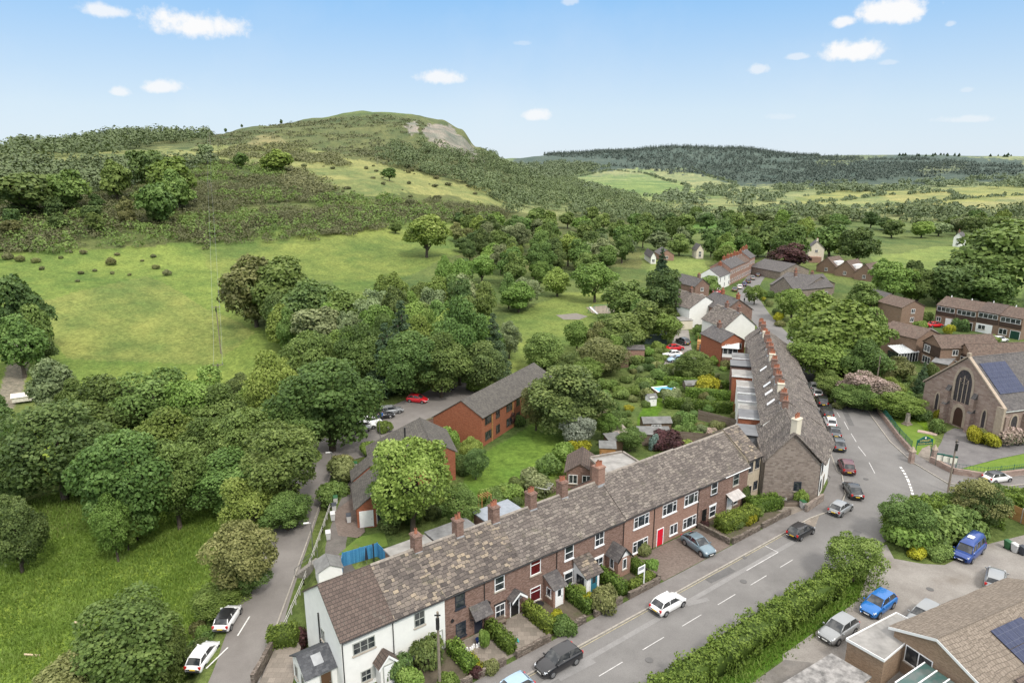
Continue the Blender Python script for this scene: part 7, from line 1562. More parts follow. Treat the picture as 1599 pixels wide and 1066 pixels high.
cnt += scatter([(600,365),(700,340),(780,340),(760,410),(700,420),(640,400)], 14, (5,9), (2.6,4.2), ['olive','mid','dark'], 'scattered on the pasture edge below the gorse', 'on the pasture edge', 9, seed=21, ex=[(665,45,300,420)])
cnt += scatter([(0,330),(100,330),(230,325),(260,350),(120,375),(0,370)], 14, (7,11), (3.5,5), ['mid','dark','olive'], 'along the bottom of the scrub slope', 'along the bottom of the scrub', 12, seed=23)
# garden shrubs
SHL = {'mid': 'green', 'dark': 'dark green', 'bright': 'light green', 'pale': 'pale leaved', 'olive': 'brownish green', 'yellow': 'golden yellow', 'purple': 'dark purple', 'pink': 'pink flowering', 'silver': 'silvery', 'bluegreen': 'blue green'}
for (u, v, w_, h, lm, lab) in [(1101,612,5.2,3.0,'yellow','large golden domed bush in the long gardens'),(1030,695,4.5,2.2,'purple','dark purple maple bush behind the brick block, left of two'),(1050,700,5.,2.3,'purple','dark purple maple bush behind the brick block, right of two'),(1066,703,3,1.8,'bright','yellow green bush by the red brown fence'),(1021,700,1.8,2.4,'bluegreen','small blue spruce between purple maples and sheds'),
  (1520,688,3.2,2.4,'yellow','golden round bush right of the church door'),(1546,694,3.4,1.9,'yellow','yellow and bronze bush near the corner of the church'),(1534,688,2.5,1.8,'olive','dark bush between the two golden church bushes'),(1580,690,5.,2.6,'pink','pink rhododendron against the church side wall'),(1460,672,2.8,2.2,'mid','clipped round green bush left of the church door'),(1440,655,3,1.8,'dark','dark shrub at the top of the church lawn'),(1425,648,3,1.8,'mid','green shrub beside the memorial'),(1404,648,3,1.7,'mid','shrub at the upper end of the church lawn'),(1452,640,3.5,2.2,'bright','light shrub left of the church buttress'),(1462,652,1.6,1.6,'yellow','small yellow shrub at the church wall'),
  (455,980,3.2,2.0,'purple','dark red leaved bush beside the white end house'),(440,1008,1.5,.6,'mid','pot plant on the terrace by the lane wall'),(625,1060,2.6,2.0,'dark','dark bush under the telegraph pole'),(668,1040,3.2,2.6,'dark','tall dark bush in front of the white cottage window'),(645,1075,3.0,1.8,'bright','rounded light bush at the bottom of the white cottage garden'),(700,1080,2.4,1.7,'bright','rounded light bush right of the telegraph pole'),
  (756,1010,1.1,1.9,'bright','potted bay beside the navy door'),(765,1045,1.7,1.0,'olive','bronze heather clump behind the wall of the navy door house'),(745,1052,1.5,.8,'purple','reddish heather clump in the paved garden'),(878,985,2.8,1.5,'mid','rounded bush beside the brick porch garden'),(868,965,1.4,.9,'yellow','small yellow shrub by the brick porch'),(937,950,3.3,2.2,'olive','large round bush in the teal door garden'),(905,930,1.6,1.4,'bright','light shrub by the teal door'),(920,945,1.6,1.3,'yellow','golden shrub between the teal door and round bush'),(1018,890,1.6,1.5,'bright','bright shrub at the corner of the paved forecourt'),(1005,865,1.8,1.2,'olive','shrub under the left window of the red door house'),
  (1100,822,1.3,.9,'purple','red flowers in the tub beside the dark door'),(1168,815,2.0,1.3,'yellow','yellow flowering clump behind the stone wall'),(1150,822,1.8,1.0,'mid','low plant in the bed of the stone walled garden'),(1163,785,1.8,2.3,'dark','dark ivy shrub by the canopy porch'),(1185,800,1.5,1.2,'mid','green shrub behind the beige cottage hedge'),(1250,785,1.9,1.8,'bright','bright green shrub below the stone gable window'),
  (800,776,4.0,1.9,'bright','light green shrub at the bottom of the lawn, left'),(836,766,4.6,2.6,'pale','broad pale shrub at the bottom of the lawn'),(772,782,3,1.9,'mid','mid green shrub near the lawn corner'),(855,735,4,2.5,'mid','shrub between the lawn and garden room'),(880,715,4,2.4,'bright','bright shrub line above the garden room'),(905,705,4,2.2,'yellow','yellow green shrub by the stepped sheds'),(725,735,3,2.4,'dark','dark shrub under the middle flats wall'),(1056,666,2.4,2.,'dark','dark climber on the middle garden fence'),
  (700,700,3.5,3.4,'bright','bright shrub at the foot of the flats gable'),(790,662,3.6,3.4,'purple','dark bronze shrub by the flats patio'),(812,662,2.4,1.8,'mid','shrub on the flats patio edge'),(600,672,3,1.8,'bright','bright bush above the retaining wall'),(745,608,5,1.8,'bright','yellow green bush along the far end of the retaining wall'),(540,745,5,2.6,'olive','loose arching bush on the verge by the lane lamp'),(520,770,5,2.6,'mid','dense bush on the verge above the bins'),(536,728,4,2.4,'olive','feathery bush beside the lane lamp'),(575,708,2.6,2.2,'bright','bright shrub by the small brick unit'),
  (1432,866,2.6,1.0,'yellow','low golden bush at the front of the corner hedge'),(1412,846,6,3.0,'bright','big rounded light green bush at the left end of the corner hedge'),(1450,842,6.5,3.4,'mid','big rounded bush in the middle of the corner hedge'),(1490,832,6,3.4,'mid','big bush at the camper van end of the corner hedge'),(1465,868,3.5,1.4,'mid','low green bush at the driveway end of the corner hedge'),(1480,520,3,2.2,'yellow','bright yellow bush between the estate houses'),(1500,515,4,3,'dark','dark conifer bush in the estate front garden'),(1420,500,4.5,3.8,'purple','copper leaved shrub in front of the left estate house'),(1445,500,4,2.6,'mid','round green bush right of the left estate house'),(1438,512,4,2.2,'bright','light bush near the red estate car'),(1540,530,6,1.6,'bright','low light shrubs in front of the estate terrace'),(1455,590,2.5,3,'dark','dark clipped bush by the estate conservatory'),(1215,500,3,2.2,'yellow','yellow shrub on the right of the village street'),(1310,395,5,2.,'bright','light hedge shrub below the cream villa')]:
    x, y = P(u, v+2); shrub(x, y, w_, h, lm, lab)
q = random.Random(5); gi = 0
def garden(poly, n, seed, where):
    q = random.Random(seed); us = [p[0] for p in poly]; vs = [p[1] for p in poly]; k = 0; t = 0; loc_ = []
    while k < n and t < 4000:
        t += 1; u = q.uniform(min(us), max(us)); v = q.uniform(min(vs), max(vs))
        if not in_poly(np.array([u]), np.array([v]), poly)[0]: continue
        x, y = P(u, v); w_ = q.uniform(1.6, 4.2)
        if any((x-a)**2+(y-b_)**2 < (w_*.36+c_*.36)**2 for a, b_, c_ in loc_): continue
        loc_.append((x, y, w_)); lm = q.choice(['mid','mid','dark','bright','bright','olive','pale','mid','yellow' if q.random() < .25 else 'mid','purple' if q.random() < .2 else 'dark','pink' if q.random() < .3 else 'olive'])
        shrub(x, y, w_, w_*q.uniform(.35, .65), lm, f'{SHL[lm]} shrub {where}', 'shrub', f'{SHL[lm]} shrubs {where}'); k += 1
garden([(935,600),(985,585),(1030,590),(1010,640),(985,670),(960,668),(925,660),(915,630)], 29, 1, 'in the wild garden left of the lawn strip')
garden([(1045,600),(1150,600),(1152,655),(1100,652),(1045,650),(1035,625)], 17, 2, 'between the hedges of the long gardens')
garden([(1055,660),(1140,672),(1140,686),(1060,682)], 16, 3, 'along the middle garden fence')
garden([(1060,565),(1080,590),(1130,592),(1140,570),(1100,550)], 14, 4, 'in the upper gardens below the yard'); garden([(985,555),(1040,545),(1060,590),(1020,590),(980,580)], 22, 6, 'around the brick outbuilding')
garden([(735,785),(860,748),(905,730),(880,760),(820,788),(760,798)], 10, 7, 'along the bottom edge of the flats lawn'); garden([(600,835),(700,800),(730,790),(720,770),(620,800)], 12, 8, 'under the big garden tree'); garden([(1290,640),(1275,560),(1345,600),(1420,640),(1380,640)], 22, 9, 'on the bank beside the hill road')
garden([(1390,590),(1460,600),(1440,640),(1395,640)], 16, 10, 'between the blossom tree and the church'); garden([(1070,505),(1120,520),(1120,545),(1085,540)], 8, 12, 'behind the white gabled house'); garden([(1185,455),(1205,500),(1225,520),(1215,470)], 10, 13, 'in the front gardens right of the street')
garden([(300,960),(330,900),(420,840),(470,790),(465,815),(420,890),(345,990),(310,1010)], 18, 15, 'along the left edge of the lane') if False else None
for i in range(26):                                     # bushes along the lane edge
    t = i/25; a = np.array([(-30.5,50),(-30.6,58),(-31.4,66),(-32.4,76),(-33,86),(-33.4,92)]); f_ = t*5; j = min(4, int(f_)); px_ = a[j]+(a[j+1]-a[j])*(f_-j); lm = ['mid','bright','olive','mid','dark'][i % 5]
    if i in (1,2,3): continue
    shrub(float(px_[0])-rnd.uniform(0,1.6), float(px_[1]), rnd.uniform(2.2,3.8), rnd.uniform(1.3,2.6), lm, f'{SHL[lm]} bush lining the left edge of the lane', 'shrub', f'{SHL[lm]} bushes lining the lane')
# bushes dotted over the meadow and the upper pasture
MB_ = [(58,410,4),(66,421,2.2),(130,397,3),(172,414,4.4),(126,428,2.4),(183,399,2.6),(243,420,3.2),(262,430,3.4),(122,440,1.8),(30,408,4),(148,424,2),(175,428,1.6),(202,430,1.8),(240,402,2.5),(12,405,4.5),(95,404,2),(222,408,1.8)]
for i, (u, v, w_) in enumerate(MB_):
    x, y = PT(u, v); shrub(x, y, w_, w_*(.4+.05*(i % 4)), 'gorse' if i % 3 else 'olive', 'dark bush dotted over the top of the poles meadow', 'bush', 'dark bushes dotted over the meadow', 'gorse_bush')
q = random.Random(9)
for i in range(60):
    u = q.uniform(440, 780); v = 262+ (u-440)*.10+q.uniform(-22, 40)
    x, y = PT(u, v); w_ = q.uniform(1.6, 6.5); shrub(x, y, w_, w_*q.uniform(.3, .55), 'gorse', 'small dark gorse bush dotted over the upper pasture', 'bush', 'gorse bushes dotted over the upper pasture', 'gorse_bush')
# ------------------------------------------------------------------ masses nobody could count
QUARRY = [(660,204),(668,194),(702,197),(722,214),(756,240),(722,242),(690,226),(668,216)]; QUARRY2 = [(632,193),(650,188),(655,206),(640,212)]
def mass(name, label, poly_pts, lm, n, size_w, size_h, leaf, per, seed, rmax=3000, cone=False, weight=None, kind='stuff', hazed=None, dens_noise=None):
    """thousands of crowns over a photographed area of ground as one object"""
    rg = np.random.default_rng(seed); us = [p[0] for p in poly_pts]; vs = [p[1] for p in poly_pts]
    PX = []; tries = 0
    # sample in world space: keep terrain vertices that fall in the polygon, jitter them
    m_ = in_poly(U0, W0, poly_pts) & ~in_poly(U0, W0, QUARRY) & ~in_poly(U0, W0, QUARRY2) & (RR > 150) & (RR < rmax) & (Y > 0)
    if dens_noise: m_ &= fbm(X/dens_noise[0], Y/dens_noise[0], seed) > dens_noise[1]
    idx = np.nonzero(m_.ravel())[0]
    if len(idx) == 0: return
    area = (RR*np.gradient(RR, axis=0)*np.radians(.11)).ravel()[idx]; area = np.abs(area); pr = area/area.sum()
    ch_ = rg.choice(idx, n, p=pr); x = X.ravel()[ch_]+rg.normal(0, 3, n); y = Y.ravel()[ch_]+rg.normal(0, 5, n); z = T(x, y)
    wv = size_w*rg.uniform(.45, 1.7, n); hv = size_h*rg.uniform(.5, 1.5, n); ct = rg.uniform(-.14, .14, n)
    d = rg.normal(0, 1, (n, per, 3)); d /= np.linalg.norm(d, axis=2, keepdims=True); d[:, :, 2] = np.abs(d[:, :, 2])
    if cone:
        t = rg.uniform(0, 1, (n, per))**.7; t = 1-t; a = rg.uniform(0, 6.28, (n, per)); rad = (1-t)*wv[:, None]*.5
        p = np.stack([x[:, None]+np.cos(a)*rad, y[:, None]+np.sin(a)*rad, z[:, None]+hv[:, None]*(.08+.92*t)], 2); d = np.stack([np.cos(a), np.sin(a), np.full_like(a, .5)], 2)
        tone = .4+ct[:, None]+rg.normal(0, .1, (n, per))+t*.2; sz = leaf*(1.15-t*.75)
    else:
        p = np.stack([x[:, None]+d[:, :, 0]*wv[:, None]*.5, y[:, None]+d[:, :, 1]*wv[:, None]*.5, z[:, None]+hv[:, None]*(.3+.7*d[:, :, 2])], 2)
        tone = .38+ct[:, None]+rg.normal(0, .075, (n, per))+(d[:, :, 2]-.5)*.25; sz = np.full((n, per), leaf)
    Pp = p.reshape(-1, 3); dd = d.reshape(-1, 3)+np.array([0, 0, .3]); Vq, Qq = leaf_quads(Pp, dd, 1., rg, .4)
    c0 = np.repeat(Pp, 4, axis=0); Vq = c0+(Vq-c0)*np.repeat(sz.reshape(-1), 4)[:, None]
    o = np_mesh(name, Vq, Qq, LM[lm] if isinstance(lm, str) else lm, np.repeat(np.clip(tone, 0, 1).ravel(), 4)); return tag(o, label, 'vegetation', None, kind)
U0, W0, _d = proj_np(X, Y, Z)
FAR1 = leafmat('far_wood_leaves', (.065,.090,.042), (.120,.158,.066), (.185,.225,.098), .1, hue=.0); FARC = leafmat('far_forest_needles', (.060,.085,.070), (.080,.106,.085), (.102,.130,.100), .0, hue=0.)  # far wood and forest leaf colours carry painted distance haze
FAR2 = leafmat('valley_tree_leaves', (.085,.115,.065), (.13,.165,.085), (.18,.215,.11), .1, hue=0.); HEATH = leafmat('heath_leaves', (.075,.082,.038), (.115,.122,.056), (.165,.170,.080), .1, hue=0.)
mass('gorse_scrub', 'dark brown green gorse scrub covering the lower hillside', [(-80,420),(-80,305),(0,300),(140,312),(225,295),(330,252),(430,262),(500,308),(640,310),(790,330),(780,348),(640,345),(570,362),(470,372),(330,380),(200,384),(120,392),(0,395)], 'gorse', 4600, 4.6, 2.3, .40, 46, 41, 800, dens_noise=(27, .49))
mass('scrub_bushes', 'green hawthorn and bracken bushes mixed through the hillside scrub', [(-80,420),(-80,305),(0,300),(140,312),(225,295),(330,252),(430,262),(500,308),(640,310),(790,330),(780,348),(640,345),(570,362),(470,372),(330,380),(200,384),(120,392),(0,395)], 'mid', 620, 6, 3.6, .55, 50, 56, 800, dens_noise=(40, .48))
mass('gorse_scrub', 'scrub patches above the upper fields left of the quarry hill', [(340,245),(380,225),(470,228),(520,240),(545,262),(500,255),(430,250)], 'gorse', 900, 5.5, 2.4, .7, 22, 43, 1100, dens_noise=(25, .42))
mass('gorse_scrub', 'small scrub patch in the middle of the upper pasture', [(430,262),(470,268),(520,300),(500,308),(450,292)], 'gorse', 420, 5, 2.4, .62, 24, 44, 800)
mass('heath', 'heather and bracken on the crown of the quarry hill', [(300,240),(330,215),(440,195),(590,180),(650,186),(690,205),(740,255),(800,290),(740,286),(560,246),(480,230),(420,215)], HEATH, 2800, 7, 1.6, .9, 14, 45, 1500, dens_noise=(40, .40))
mass('woodland', 'wood covering the slope below the quarry face', [(590,236),(640,228),(690,225),(740,240),(800,255),(900,285),(1000,318),(1060,340),(1000,350),(880,345),(780,335),(740,292),(650,268),(600,258)], FAR1, 1900, 9.5, 8.0, .72, 110, 47, 1500, dens_noise=(26, .42))
mass('woodland', 'skyline wood along the left shoulder of the hill', [(20,252),(20,232),(100,234),(130,218),(210,207),(330,203),(330,222),(250,226),(200,238),(110,246)], FAR1, 1100, 10, 10, 1.2, 50, 49, 1300)
mass('woodland', 'hedges and trees between the scrub and the upper left fields', [(-60,300),(-60,262),(60,258),(240,262),(330,254),(240,284),(140,306),(0,302)], FAR1, 700, 9, 7, 1.0, 55, 50, 900, dens_noise=(30, .4))
mass('forest', 'dark conifer forest on the far plateau', [(812,240),(830,226),(1000,212),(1120,212),(1275,236),(1280,246),(1200,248),(1180,262),(1040,262),(960,250),(880,246)], FARC, 13000, 8, 13, 2.1, 16, 51, 6000, cone=True)
mass('forest', 'dark conifer wood on the slopes below the plateau', [(950,258),(1060,262),(1180,255),(1290,245),(1420,245),(1480,252),(1599,258),(1599,272),(1480,276),(1350,285),(1290,296),(1180,288),(1090,276),(1000,268)], FARC, 4600, 8, 10, 1.8, 18, 52, 5000, cone=True, dens_noise=(130, .46))
mass('woodland', 'mixed trees and hedgerows across the valley fields', [(1000,325),(1060,295),(1180,290),(1300,292),(1480,282),(1640,270),(1640,300),(1480,292),(1400,305),(1250,302),(1200,318),(1100,330)], FAR2, 420, 11, 7, 1.4, 50, 53, 2500, dens_noise=(45, .60))
mass('woodland', 'belt of trees at the foot of the valley fields', [(900,330),(1000,335),(1100,338),(1250,332),(1420,332),(1640,326),(1640,348),(1400,348),(1250,345),(1100,348),(1000,352),(900,350)], FAR1, 300, 10, 7, 1.0, 80, 54, 1100, dens_noise=(30, .48))
mass('woodland', 'trees of the small gorge below the far fields', [(800,258),(880,254),(960,262),(900,275),(860,290),(930,300),(1000,318),(900,300),(820,275)], FAR2, 700, 11, 9, 1.6, 46, 55, 3000)
HR_ = [[(886,279),(953,266),(1006,271),(1074,290),(1066,309)],[(921,286),(992,306),(1066,308),(1127,298),(1150,288)],[(1189,314),(1262,286),(1352,282)],[(1262,307),(1352,291),(1375,305),(1262,319),(1290,331)],[(1375,306),(1482,299),(1499,311),(1403,320),(1480,320),(1515,331)],[(1499,311),(1640,303)],[(1200,325),(1225,319),(1262,328)],[(1403,320),(1290,331)],[(1080,263),(1150,287)]]
pts = []
for ln in HR_:
    for (u0, v0), (u1, v1) in zip(ln[:-1], ln[1:]):
        a_, b_ = PT(u0, v0), PT(u1, v1); L_ = math.hypot(b_[0]-a_[0], b_[1]-a_[1])
        for i in range(int(L_/5)):
            if fbm(np.array([u0+i*.9]), np.array([v0*1.]), 3, 2)[0] > .38: pts.append((a_[0]+(b_[0]-a_[0])*i*5/L_, a_[1]+(b_[1]-a_[1])*i*5/L_))
pts = np.array(pts); rg = np.random.default_rng(60); n = len(pts); per = 30; x = pts[:, 0]+rg.normal(0, 2, n); y = pts[:, 1]+rg.normal(0, 2, n); z = T(x, y); wv = rg.uniform(3, 9, n); hv = rg.uniform(2, 7, n)*rg.uniform(.5, 1, n)
d = rg.normal(0, 1, (n, per, 3)); d /= np.linalg.norm(d, axis=2, keepdims=True); d[:, :, 2] = np.abs(d[:, :, 2]); p = np.stack([x[:, None]+d[:, :, 0]*wv[:, None]*.5, y[:, None]+d[:, :, 1]*wv[:, None]*.5, z[:, None]+hv[:, None]*(.2+.8*d[:, :, 2])], 2)
V, Q = leaf_quads(p.reshape(-1, 3), d.reshape(-1, 3), 1.2, rg, .5); o = np_mesh('hedgerow', V, Q, FAR2, np.repeat(np.clip(rg.normal(.35, .15, n*per), 0, 1), 4)); tag(o, 'hedgerows dividing the pale fields up the valley', 'vegetation', None, 'stuff')
# skyline pines
q = random.Random(4)
for i in range(26):
    u = q.uniform(1400, 1590); x, y, _ = at_r(u, 250, 3300+q.uniform(-300, 300)); t_ = tree(x, y, q.uniform(8, 13), q.uniform(4, 7), 'conifer', 'tiny dark pine on the far right skyline', 'tree', 'pines on the far right skyline')
for u, h in ((440,7),(352,6),(378,5),(178,9),(200,8),(90,7)):
    rr_ = np.linspace(500, 1300, 60); best = max(rr_, key=lambda r_: (Tz(*at_r(u, 200, r_)[:2])-H)/r_); x, y, _ = at_r(u, 200, float(best)); tree(x, y, h, h*.3, 'dark', f'small lone tree standing up from the hill skyline', 'tree', 'small trees on the hill skyline')
# grass tufts on the near bank and lawn edges
rg = np.random.default_rng(77); n = 60000
mm = (in_poly(U0, W0, [(-60,1200),(-60,650),(60,650),(300,800),(345,780),(345,930),(290,1066),(200,1200)]) | in_poly(U0, W0, [(1040,1066),(1330,890),(1385,905),(1340,940),(1270,990),(1222,1022),(1120,1100)])) & (RR < 130) & (Y > 0)
idx = np.nonzero(mm.ravel())[0]; ar = (RR**2).ravel()[idx]; ch_ = rg.choice(idx, n, p=ar/ar.sum()); x = X.ravel()[ch_]+rg.normal(0, .3, n); y = Y.ravel()[ch_]+rg.normal(0, .4, n)
ld, _ = seg_dist(x, y, LANE); keep = ld > 3.4; x, y = x[keep], y[keep]; n = len(x); z = T(x, y)
hh = rg.uniform(.15, .5, n)*(.5+fbm(x/3, y/3, 5)); a = rg.uniform(0, 6.28, n); le = rg.normal(0, .16, (n, 2)); wv = .10
B0 = np.stack([x-np.cos(a)*wv, y-np.sin(a)*wv, z-.03], 1); B1 = np.stack([x+np.cos(a)*wv, y+np.sin(a)*wv, z-.03], 1); Tp = np.stack([x+le[:, 0], y+le[:, 1], z+hh], 1)
GR = leafmat('grass_blades', (.12,.195,.030), (.17,.262,.045), (.24,.325,.080), .3, hue=0.)
o = np_mesh('grass', np.stack([B0, B1, Tp], 1).reshape(-1, 3), np.arange(n*3).reshape(-1, 3), GR, np.repeat(np.clip(.45+rg.normal(0, .2, n)+(fbm(x/2.5, y/2.5, 8)-.5), 0, 1), 3), tri=True); tag(o, 'long green grass on the near bank and verge', 'grass', None, 'stuff')
# ------------------------------------------------------------------ people, play equipment, small things
SKIN = plain('skin', (.42,.26,.19), .6, var=.05)
def person(x, y, rz, top, legs, label, lean=0., h=1.72):
    r = thing('person', label, 'person', (x, y, Tz(x, y)+.06), rz); k = h/1.72
    J = {'pel': (0,0,.92), 'spine': (0,.02,1.15), 'chest': (0,.02,1.35), 'neck': (0,.03,1.5), 'head': (0,.05,1.62), 'top': (0,.05,1.71), 'lh': (.1,0,.88), 'lk': (.12,.06,.5), 'la': (.12,-.02,.08), 'lt': (.13,.14,.03), 'rh': (-.1,0,.88), 'rk': (-.12,.0,.5), 'ra': (-.12,-.06,.08), 'rt': (-.13,.1,.03),
         'ls': (.19,.02,1.4), 'le': (.25,.02,1.12), 'lw': (.24,.14,.9), 'lf': (.23,.18,.82), 'rs': (-.19,.02,1.4), 're': (-.25,-.02,1.12), 'rw': (-.25,.1,.9), 'rf': (-.24,.14,.82)}
    Rr = {'pel': .15, 'spine': .135, 'chest': .155, 'neck': .06, 'head': .10, 'top': .075, 'lh': .095, 'lk': .065, 'la': .045, 'lt': .04, 'rh': .095, 'rk': .065, 'ra': .045, 'rt': .04, 'ls': .065, 'le': .048, 'lw': .036, 'lf': .03, 'rs': .065, 're': .048, 'rw': .036, 'rf': .03}
    E_ = [('pel','spine'),('spine','chest'),('chest','neck'),('neck','head'),('head','top'),('pel','lh'),('lh','lk'),('lk','la'),('la','lt'),('pel','rh'),('rh','rk'),('rk','ra'),('ra','rt'),('chest','ls'),('ls','le'),('le','lw'),('lw','lf'),('chest','rs'),('rs','re'),('re','rw'),('rw','rf')]
    nm = list(J); me = bpy.data.meshes.new('body'); me.from_pydata([tuple(c*k for c in J[q]) for q in nm], [(nm.index(a), nm.index(b_)) for a, b_ in E_], []); o = bpy.data.objects.new('body', me); C.objects.link(o)
    sm = o.modifiers.new('s', 'SKIN'); 
    for i, q in enumerate(nm): me.skin_vertices[0].data[i].radius = (Rr[q]*k, Rr[q]*k*.85)
    me.skin_vertices[0].data[0].use_root = True; o.modifiers.new('d', 'SUBSURF').levels = 1; o.modifiers['d'].render_levels = 1
    dg = bpy.context.evaluated_depsgraph_get(); m2 = bpy.data.meshes.new_from_object(o.evaluated_get(dg)); o.modifiers.clear(); o.data = m2; m2.materials.clear()
    for q in (SKIN, top, legs, plain('dark_hair', (.03,.02,.015), .7)): m2.materials.append(q)
    for f in m2.polygons:
        c = f.center/k; f.use_smooth = True
        f.material_index = 3 if (c.z > 1.62 and c.y < .09) or c.z > 1.68 else (0 if c.z > 1.49 or (abs(c.x) > .2 and c.z < .95) else (1 if c.z > .9 or abs(c.x) > .2 else 2))
    o.parent = r; return r
JEAN = plain('dark_jeans', (.025,.03,.05), .9); BLU = plain('blue_top', (.03,.12,.38), .9); TEAL_ = plain('dark_coat', (.03,.04,.06), .9)
x, y = P(592,660); person(x, y, 2.6, TEAL_, JEAN, 'person in dark clothes standing behind the open black car'); x, y = P(597,657); person(x, y, -2., BLU, JEAN, 'person in a bright blue top beside the open black car'); x, y = P(1162,473); person(x, y, 0, TEAL_, JEAN, 'person in dark clothes walking on the village street')
x, y = P(938,489); r = thing('swing_frame', 'green metal swing frame in the playground', 'swing', (x, y, 0), .3); b = MB(); b.cyl((-2.2,0,2.5),(2.2,0,2.5),.06,.06,6); 
for s_ in (-2.2, 2.2): b.cyl((s_,0,2.5),(s_,-1.1,0),.05,.05,6); b.cyl((s_,0,2.5),(s_,1.1,0),.05,.05,6)
b.build('frame', plain('play_green',(.05,.22,.16),.5), r)
for s_ in (-.8, .8): b = MB(); b.cbox(s_,0,.5,.5,.2,.05); b.cyl((s_-.2,0,.55),(s_-.2,0,2.45),.015,.015,4); b.cyl((s_+.2,0,.55),(s_+.2,0,2.45),.015,.015,4); b.build('swing_seat', BLACKP, r)
x, y = P(921,489); r = thing('slide', 'pale metal slide in the playground', 'slide', (x, y, 0), -.9); b = MB(); b.slab((0,-.35,1.9),(0,.35,1.9),(3.2,.35,.3),(3.2,-.35,.3),.05); b.build('chute', plain('pale_steel',(.6,.6,.6),.3), r); b = MB(); b.cyl((0,-.35,0),(0,-.35,2.8),.05,.05,5); b.cyl((0,.35,0),(0,.35,2.8),.05,.05,5); b.cyl((-.9,0,0),(0,0,1.9),.06,.06,5); b.build('ladder', MATS['play_green'], r)
x, y = P(1038,614); r = thing('garden_pool', 'raised blue paddling pool with white rim in the long gardens', 'pool', (x, y, 0), .25); b = MB(); b.box(-2.2,2.2,-1.5,1.5,0,.9); b.build('side', NEWBRICK, r); b = MB(); b.box(-2.0,2.0,-1.3,1.3,.902,.93); b.build('pool_water', plain('pool_blue',(.12,.36,.62),.15), r)
b = MB(); b.box(-2.25,2.25,-1.55,-1.3,.9,.98); b.box(-2.25,2.25,1.3,1.55,.9,.981); b.box(-2.25,-2.0,-1.298,1.298,.9,.979); b.box(2.0,2.25,-1.298,1.298,.9,.979); b.build('rim', WPAINT, r)
x, y = P(573,884); r = thing('parasol', 'closed dark blue garden parasol inside the blue fenced yard', 'parasol', (x, y, 0)); b = MB(); b.cyl((0,0,0),(0,0,2.4),.03,.03,6); b.build('pole', METAL, r); b = MB(); b.cyl((0,0,.9),(0,0,2.35),.2,.05,9); b.build('canopy', NDOOR, r)
x, y = P(584,876); r = thing('patio_heater', 'slim black patio flue standing beside the closed parasol', 'heater', (x, y, 0)); b = MB(); b.cyl((0,0,0),(0,0,2.1),.07,.07,8); b.build('tube', BLACKP, r); b = MB(); b.cyl((0,0,2.1),(0,0,2.2),.16,.1,8); b.build('cap', BLACKP, r)
x, y = P(850,778); r = thing('rotary_dryer', 'white rotary clothes dryer on the back lawn', 'clothes dryer', (x, y, 0)); b = MB(); b.cyl((0,0,0),(0,0,1.8),.03,.03,6); b.build('pole', METAL, r); b = MB()
for i in range(4): a = i*math.pi/2+.4; b.cyl((0,0,1.3),(math.cos(a)*1.3,math.sin(a)*1.3,1.9),.018,.018,4)
b.build('arms', METAL, r); b = MB()
for k_ in (.5,.75,1.):
    for i in range(4): a = i*math.pi/2+.4; c2 = a+math.pi/2; b.cyl((math.cos(a)*1.3*k_,math.sin(a)*1.3*k_,1.3+.6*k_),(math.cos(c2)*1.3*k_,math.sin(c2)*1.3*k_,1.3+.6*k_),.012,.012,4)
b.build('lines', UPVC, r)
x, y = P(757,796); r = thing('arbour', 'orange timber garden arbour behind the blue grey extension', 'arbour', (x, y, 0), A1); b = MB()
for sx_ in (-.7,.7):
    for sy_ in (-.4,.4): b.cbox(sx_,sy_,0,.1,.1,2.1)
b.build('posts', ORPLANKS, r); b = MB()
for i in range(5): b.cbox(-.7+i*.35,0,2.104,.07,1.1,.09)
b.build('slats', ORPLANKS, r)
x, y = P(845,950); x, y = RW(33.0, 46.0); r = thing('bench', 'grey wooden bench under the white window beside the black door', 'bench', (x, y, 0), A1); b = MB(); b.box(-.7,.7,-.25,.2,.42,.48); b.build('seat', PLANKS, r); b = MB(); b.box(-.7,.7,.2,.25,.5,.9); b.build('backrest', PLANKS, r)
for sx_ in (-.62,.62): b = MB(); b.box(sx_-.04,sx_+.04,-.22,.2,0,.418); b.build('leg', PLANKS, r)
x, y = RW(39.4, 45.6); r = thing('bistro_table', 'black metal garden table and chairs beside the brick porch', 'table', (x-1.4, y-1.0, 0), A1); b = MB(); b.cyl((0,0,.7),(0,0,.73),.45,.45,14); b.build('top', BLACKP, r); b = MB(); b.cyl((0,0,0),(0,0,.7),.04,.04,6); b.cyl((0,0,0),(0,0,.04),.28,.28,10); b.build('stem', BLACKP, r)
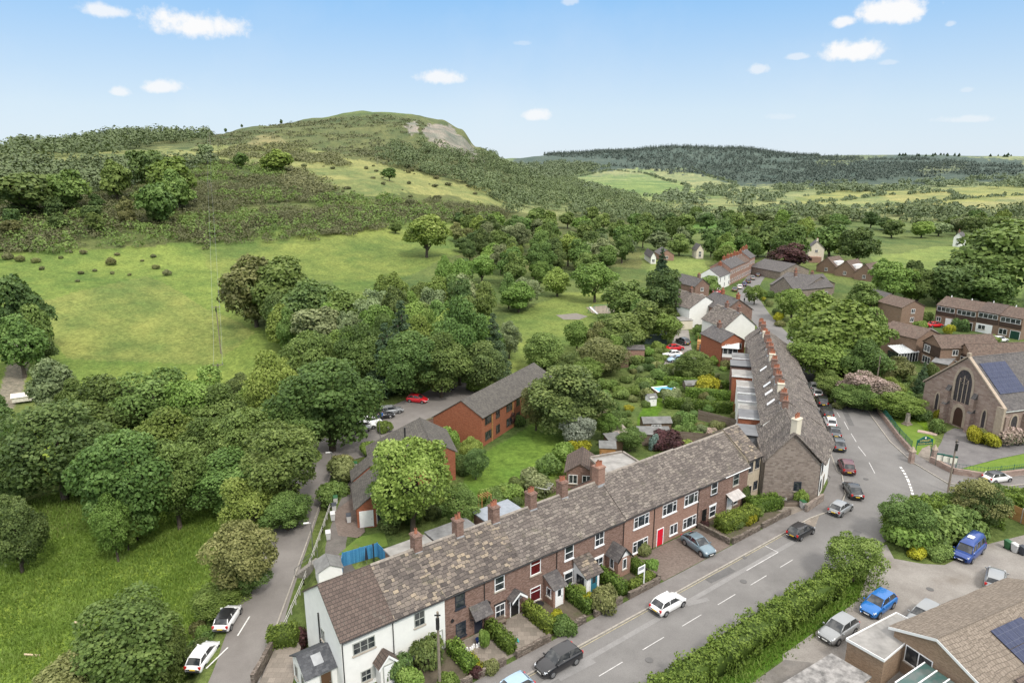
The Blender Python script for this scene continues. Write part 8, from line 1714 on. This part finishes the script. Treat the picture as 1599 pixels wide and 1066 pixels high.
for i, (u, v, w_, lab) in enumerate([(1213,777,2.3,'long grey planter box under the stone gable, left'),(1235,783,2.0,'short brown planter box under the stone gable, middle'),(1222,780,.0,'')][:2]):
    x, y = P(u, v+6); r = thing('planter', lab, 'planter', (x, y, 0), .05); b = MB(); b.box(-w_/2,w_/2,-.3,.3,0,.6); b.build('box', [plain('planter_grey',(.38,.38,.37),.8), PLANKS][i], r); b = MB(); b.box(-w_/2+.06,w_/2-.06,-.24,.24,.602,.64); b.build('soil', plain('soil',(.05,.04,.03),1.), r)
x, y = RW(30.0, 45.2); r = thing('plant_pot', 'dark blue glazed pot beside the navy door', 'plant pot', (x, y, .03)); b = MB(); b.cyl((0,0,0),(0,0,.5),.2,.28,12); b.build('pot', plain('blue_glaze',(.02,.04,.14),.2), r)
for i in range(7):
    x, y = RW(28.4+i*.24, 44.9+.1*math.sin(i*2)); b = MB(); b.cyl((0,0,0),(0,0,.34),.12,.09,8); tag(b.build('garden_stone', WPAINT, None, (x, y, .03)), 'white painted stone in the row on the paved garden of the navy door house', 'stone', 'white stones edging the paved garden')
x, y = RW(32.9, 43.4); b = MB(); b.box(-.3,.3,-.12,.12,0,.18); b.box(.1,.3,-.3,.1,0,.1); tag(b.build('toy', plain('turquoise_plastic',(.02,.42,.48),.4), None, (x, y, .035), .4), 'small turquoise toy lying on the paved front garden', 'toy')
for i, (u, v, a) in enumerate(((126,975,.3),(50,1024,.1))):
    x, y = PT(u, v); b = MB(); b.box(-.9,.9,-.09,.09,0,.12); tag(b.build('timber_plank', plain('pale_timber',(.5,.40,.26),.9), None, (x, y, Tz(x, y)+.12), -a), ['pale timber plank lying on the grass bank, upper of two','pale timber plank lying on the grass bank, lower of two'][i], 'plank')
x, y = PT(38,628); r = thing('trailer', 'small pale trailer tent at the left edge by the track', 'trailer', (x, y, Tz(x, y)), .5); b = MB(); b.box(-2,2,-1,1,.5,1.6); b.build('body', plain('tent_canvas',(.62,.58,.50),.9), r); b = MB(); b.slab((-2.2,-1.2,1.55),(2.2,-1.2,1.55),(2.2,0,2.3),(-2.2,0,2.3),.04); b.slab((2.2,1.2,1.55),(-2.2,1.2,1.55),(-2.2,0.002,2.3),(2.2,.002,2.3),.04); b.build('roof', plain('tent_canvas',(.62,.58,.5),.9), r)
for L in PROTO.values():
    for o, used in L:
        if not used:
            for ch_ in list(o.children): bpy.data.objects.remove(ch_)
            bpy.data.objects.remove(o)
print('woodland trees', cnt, 'objects', len(bpy.data.objects))
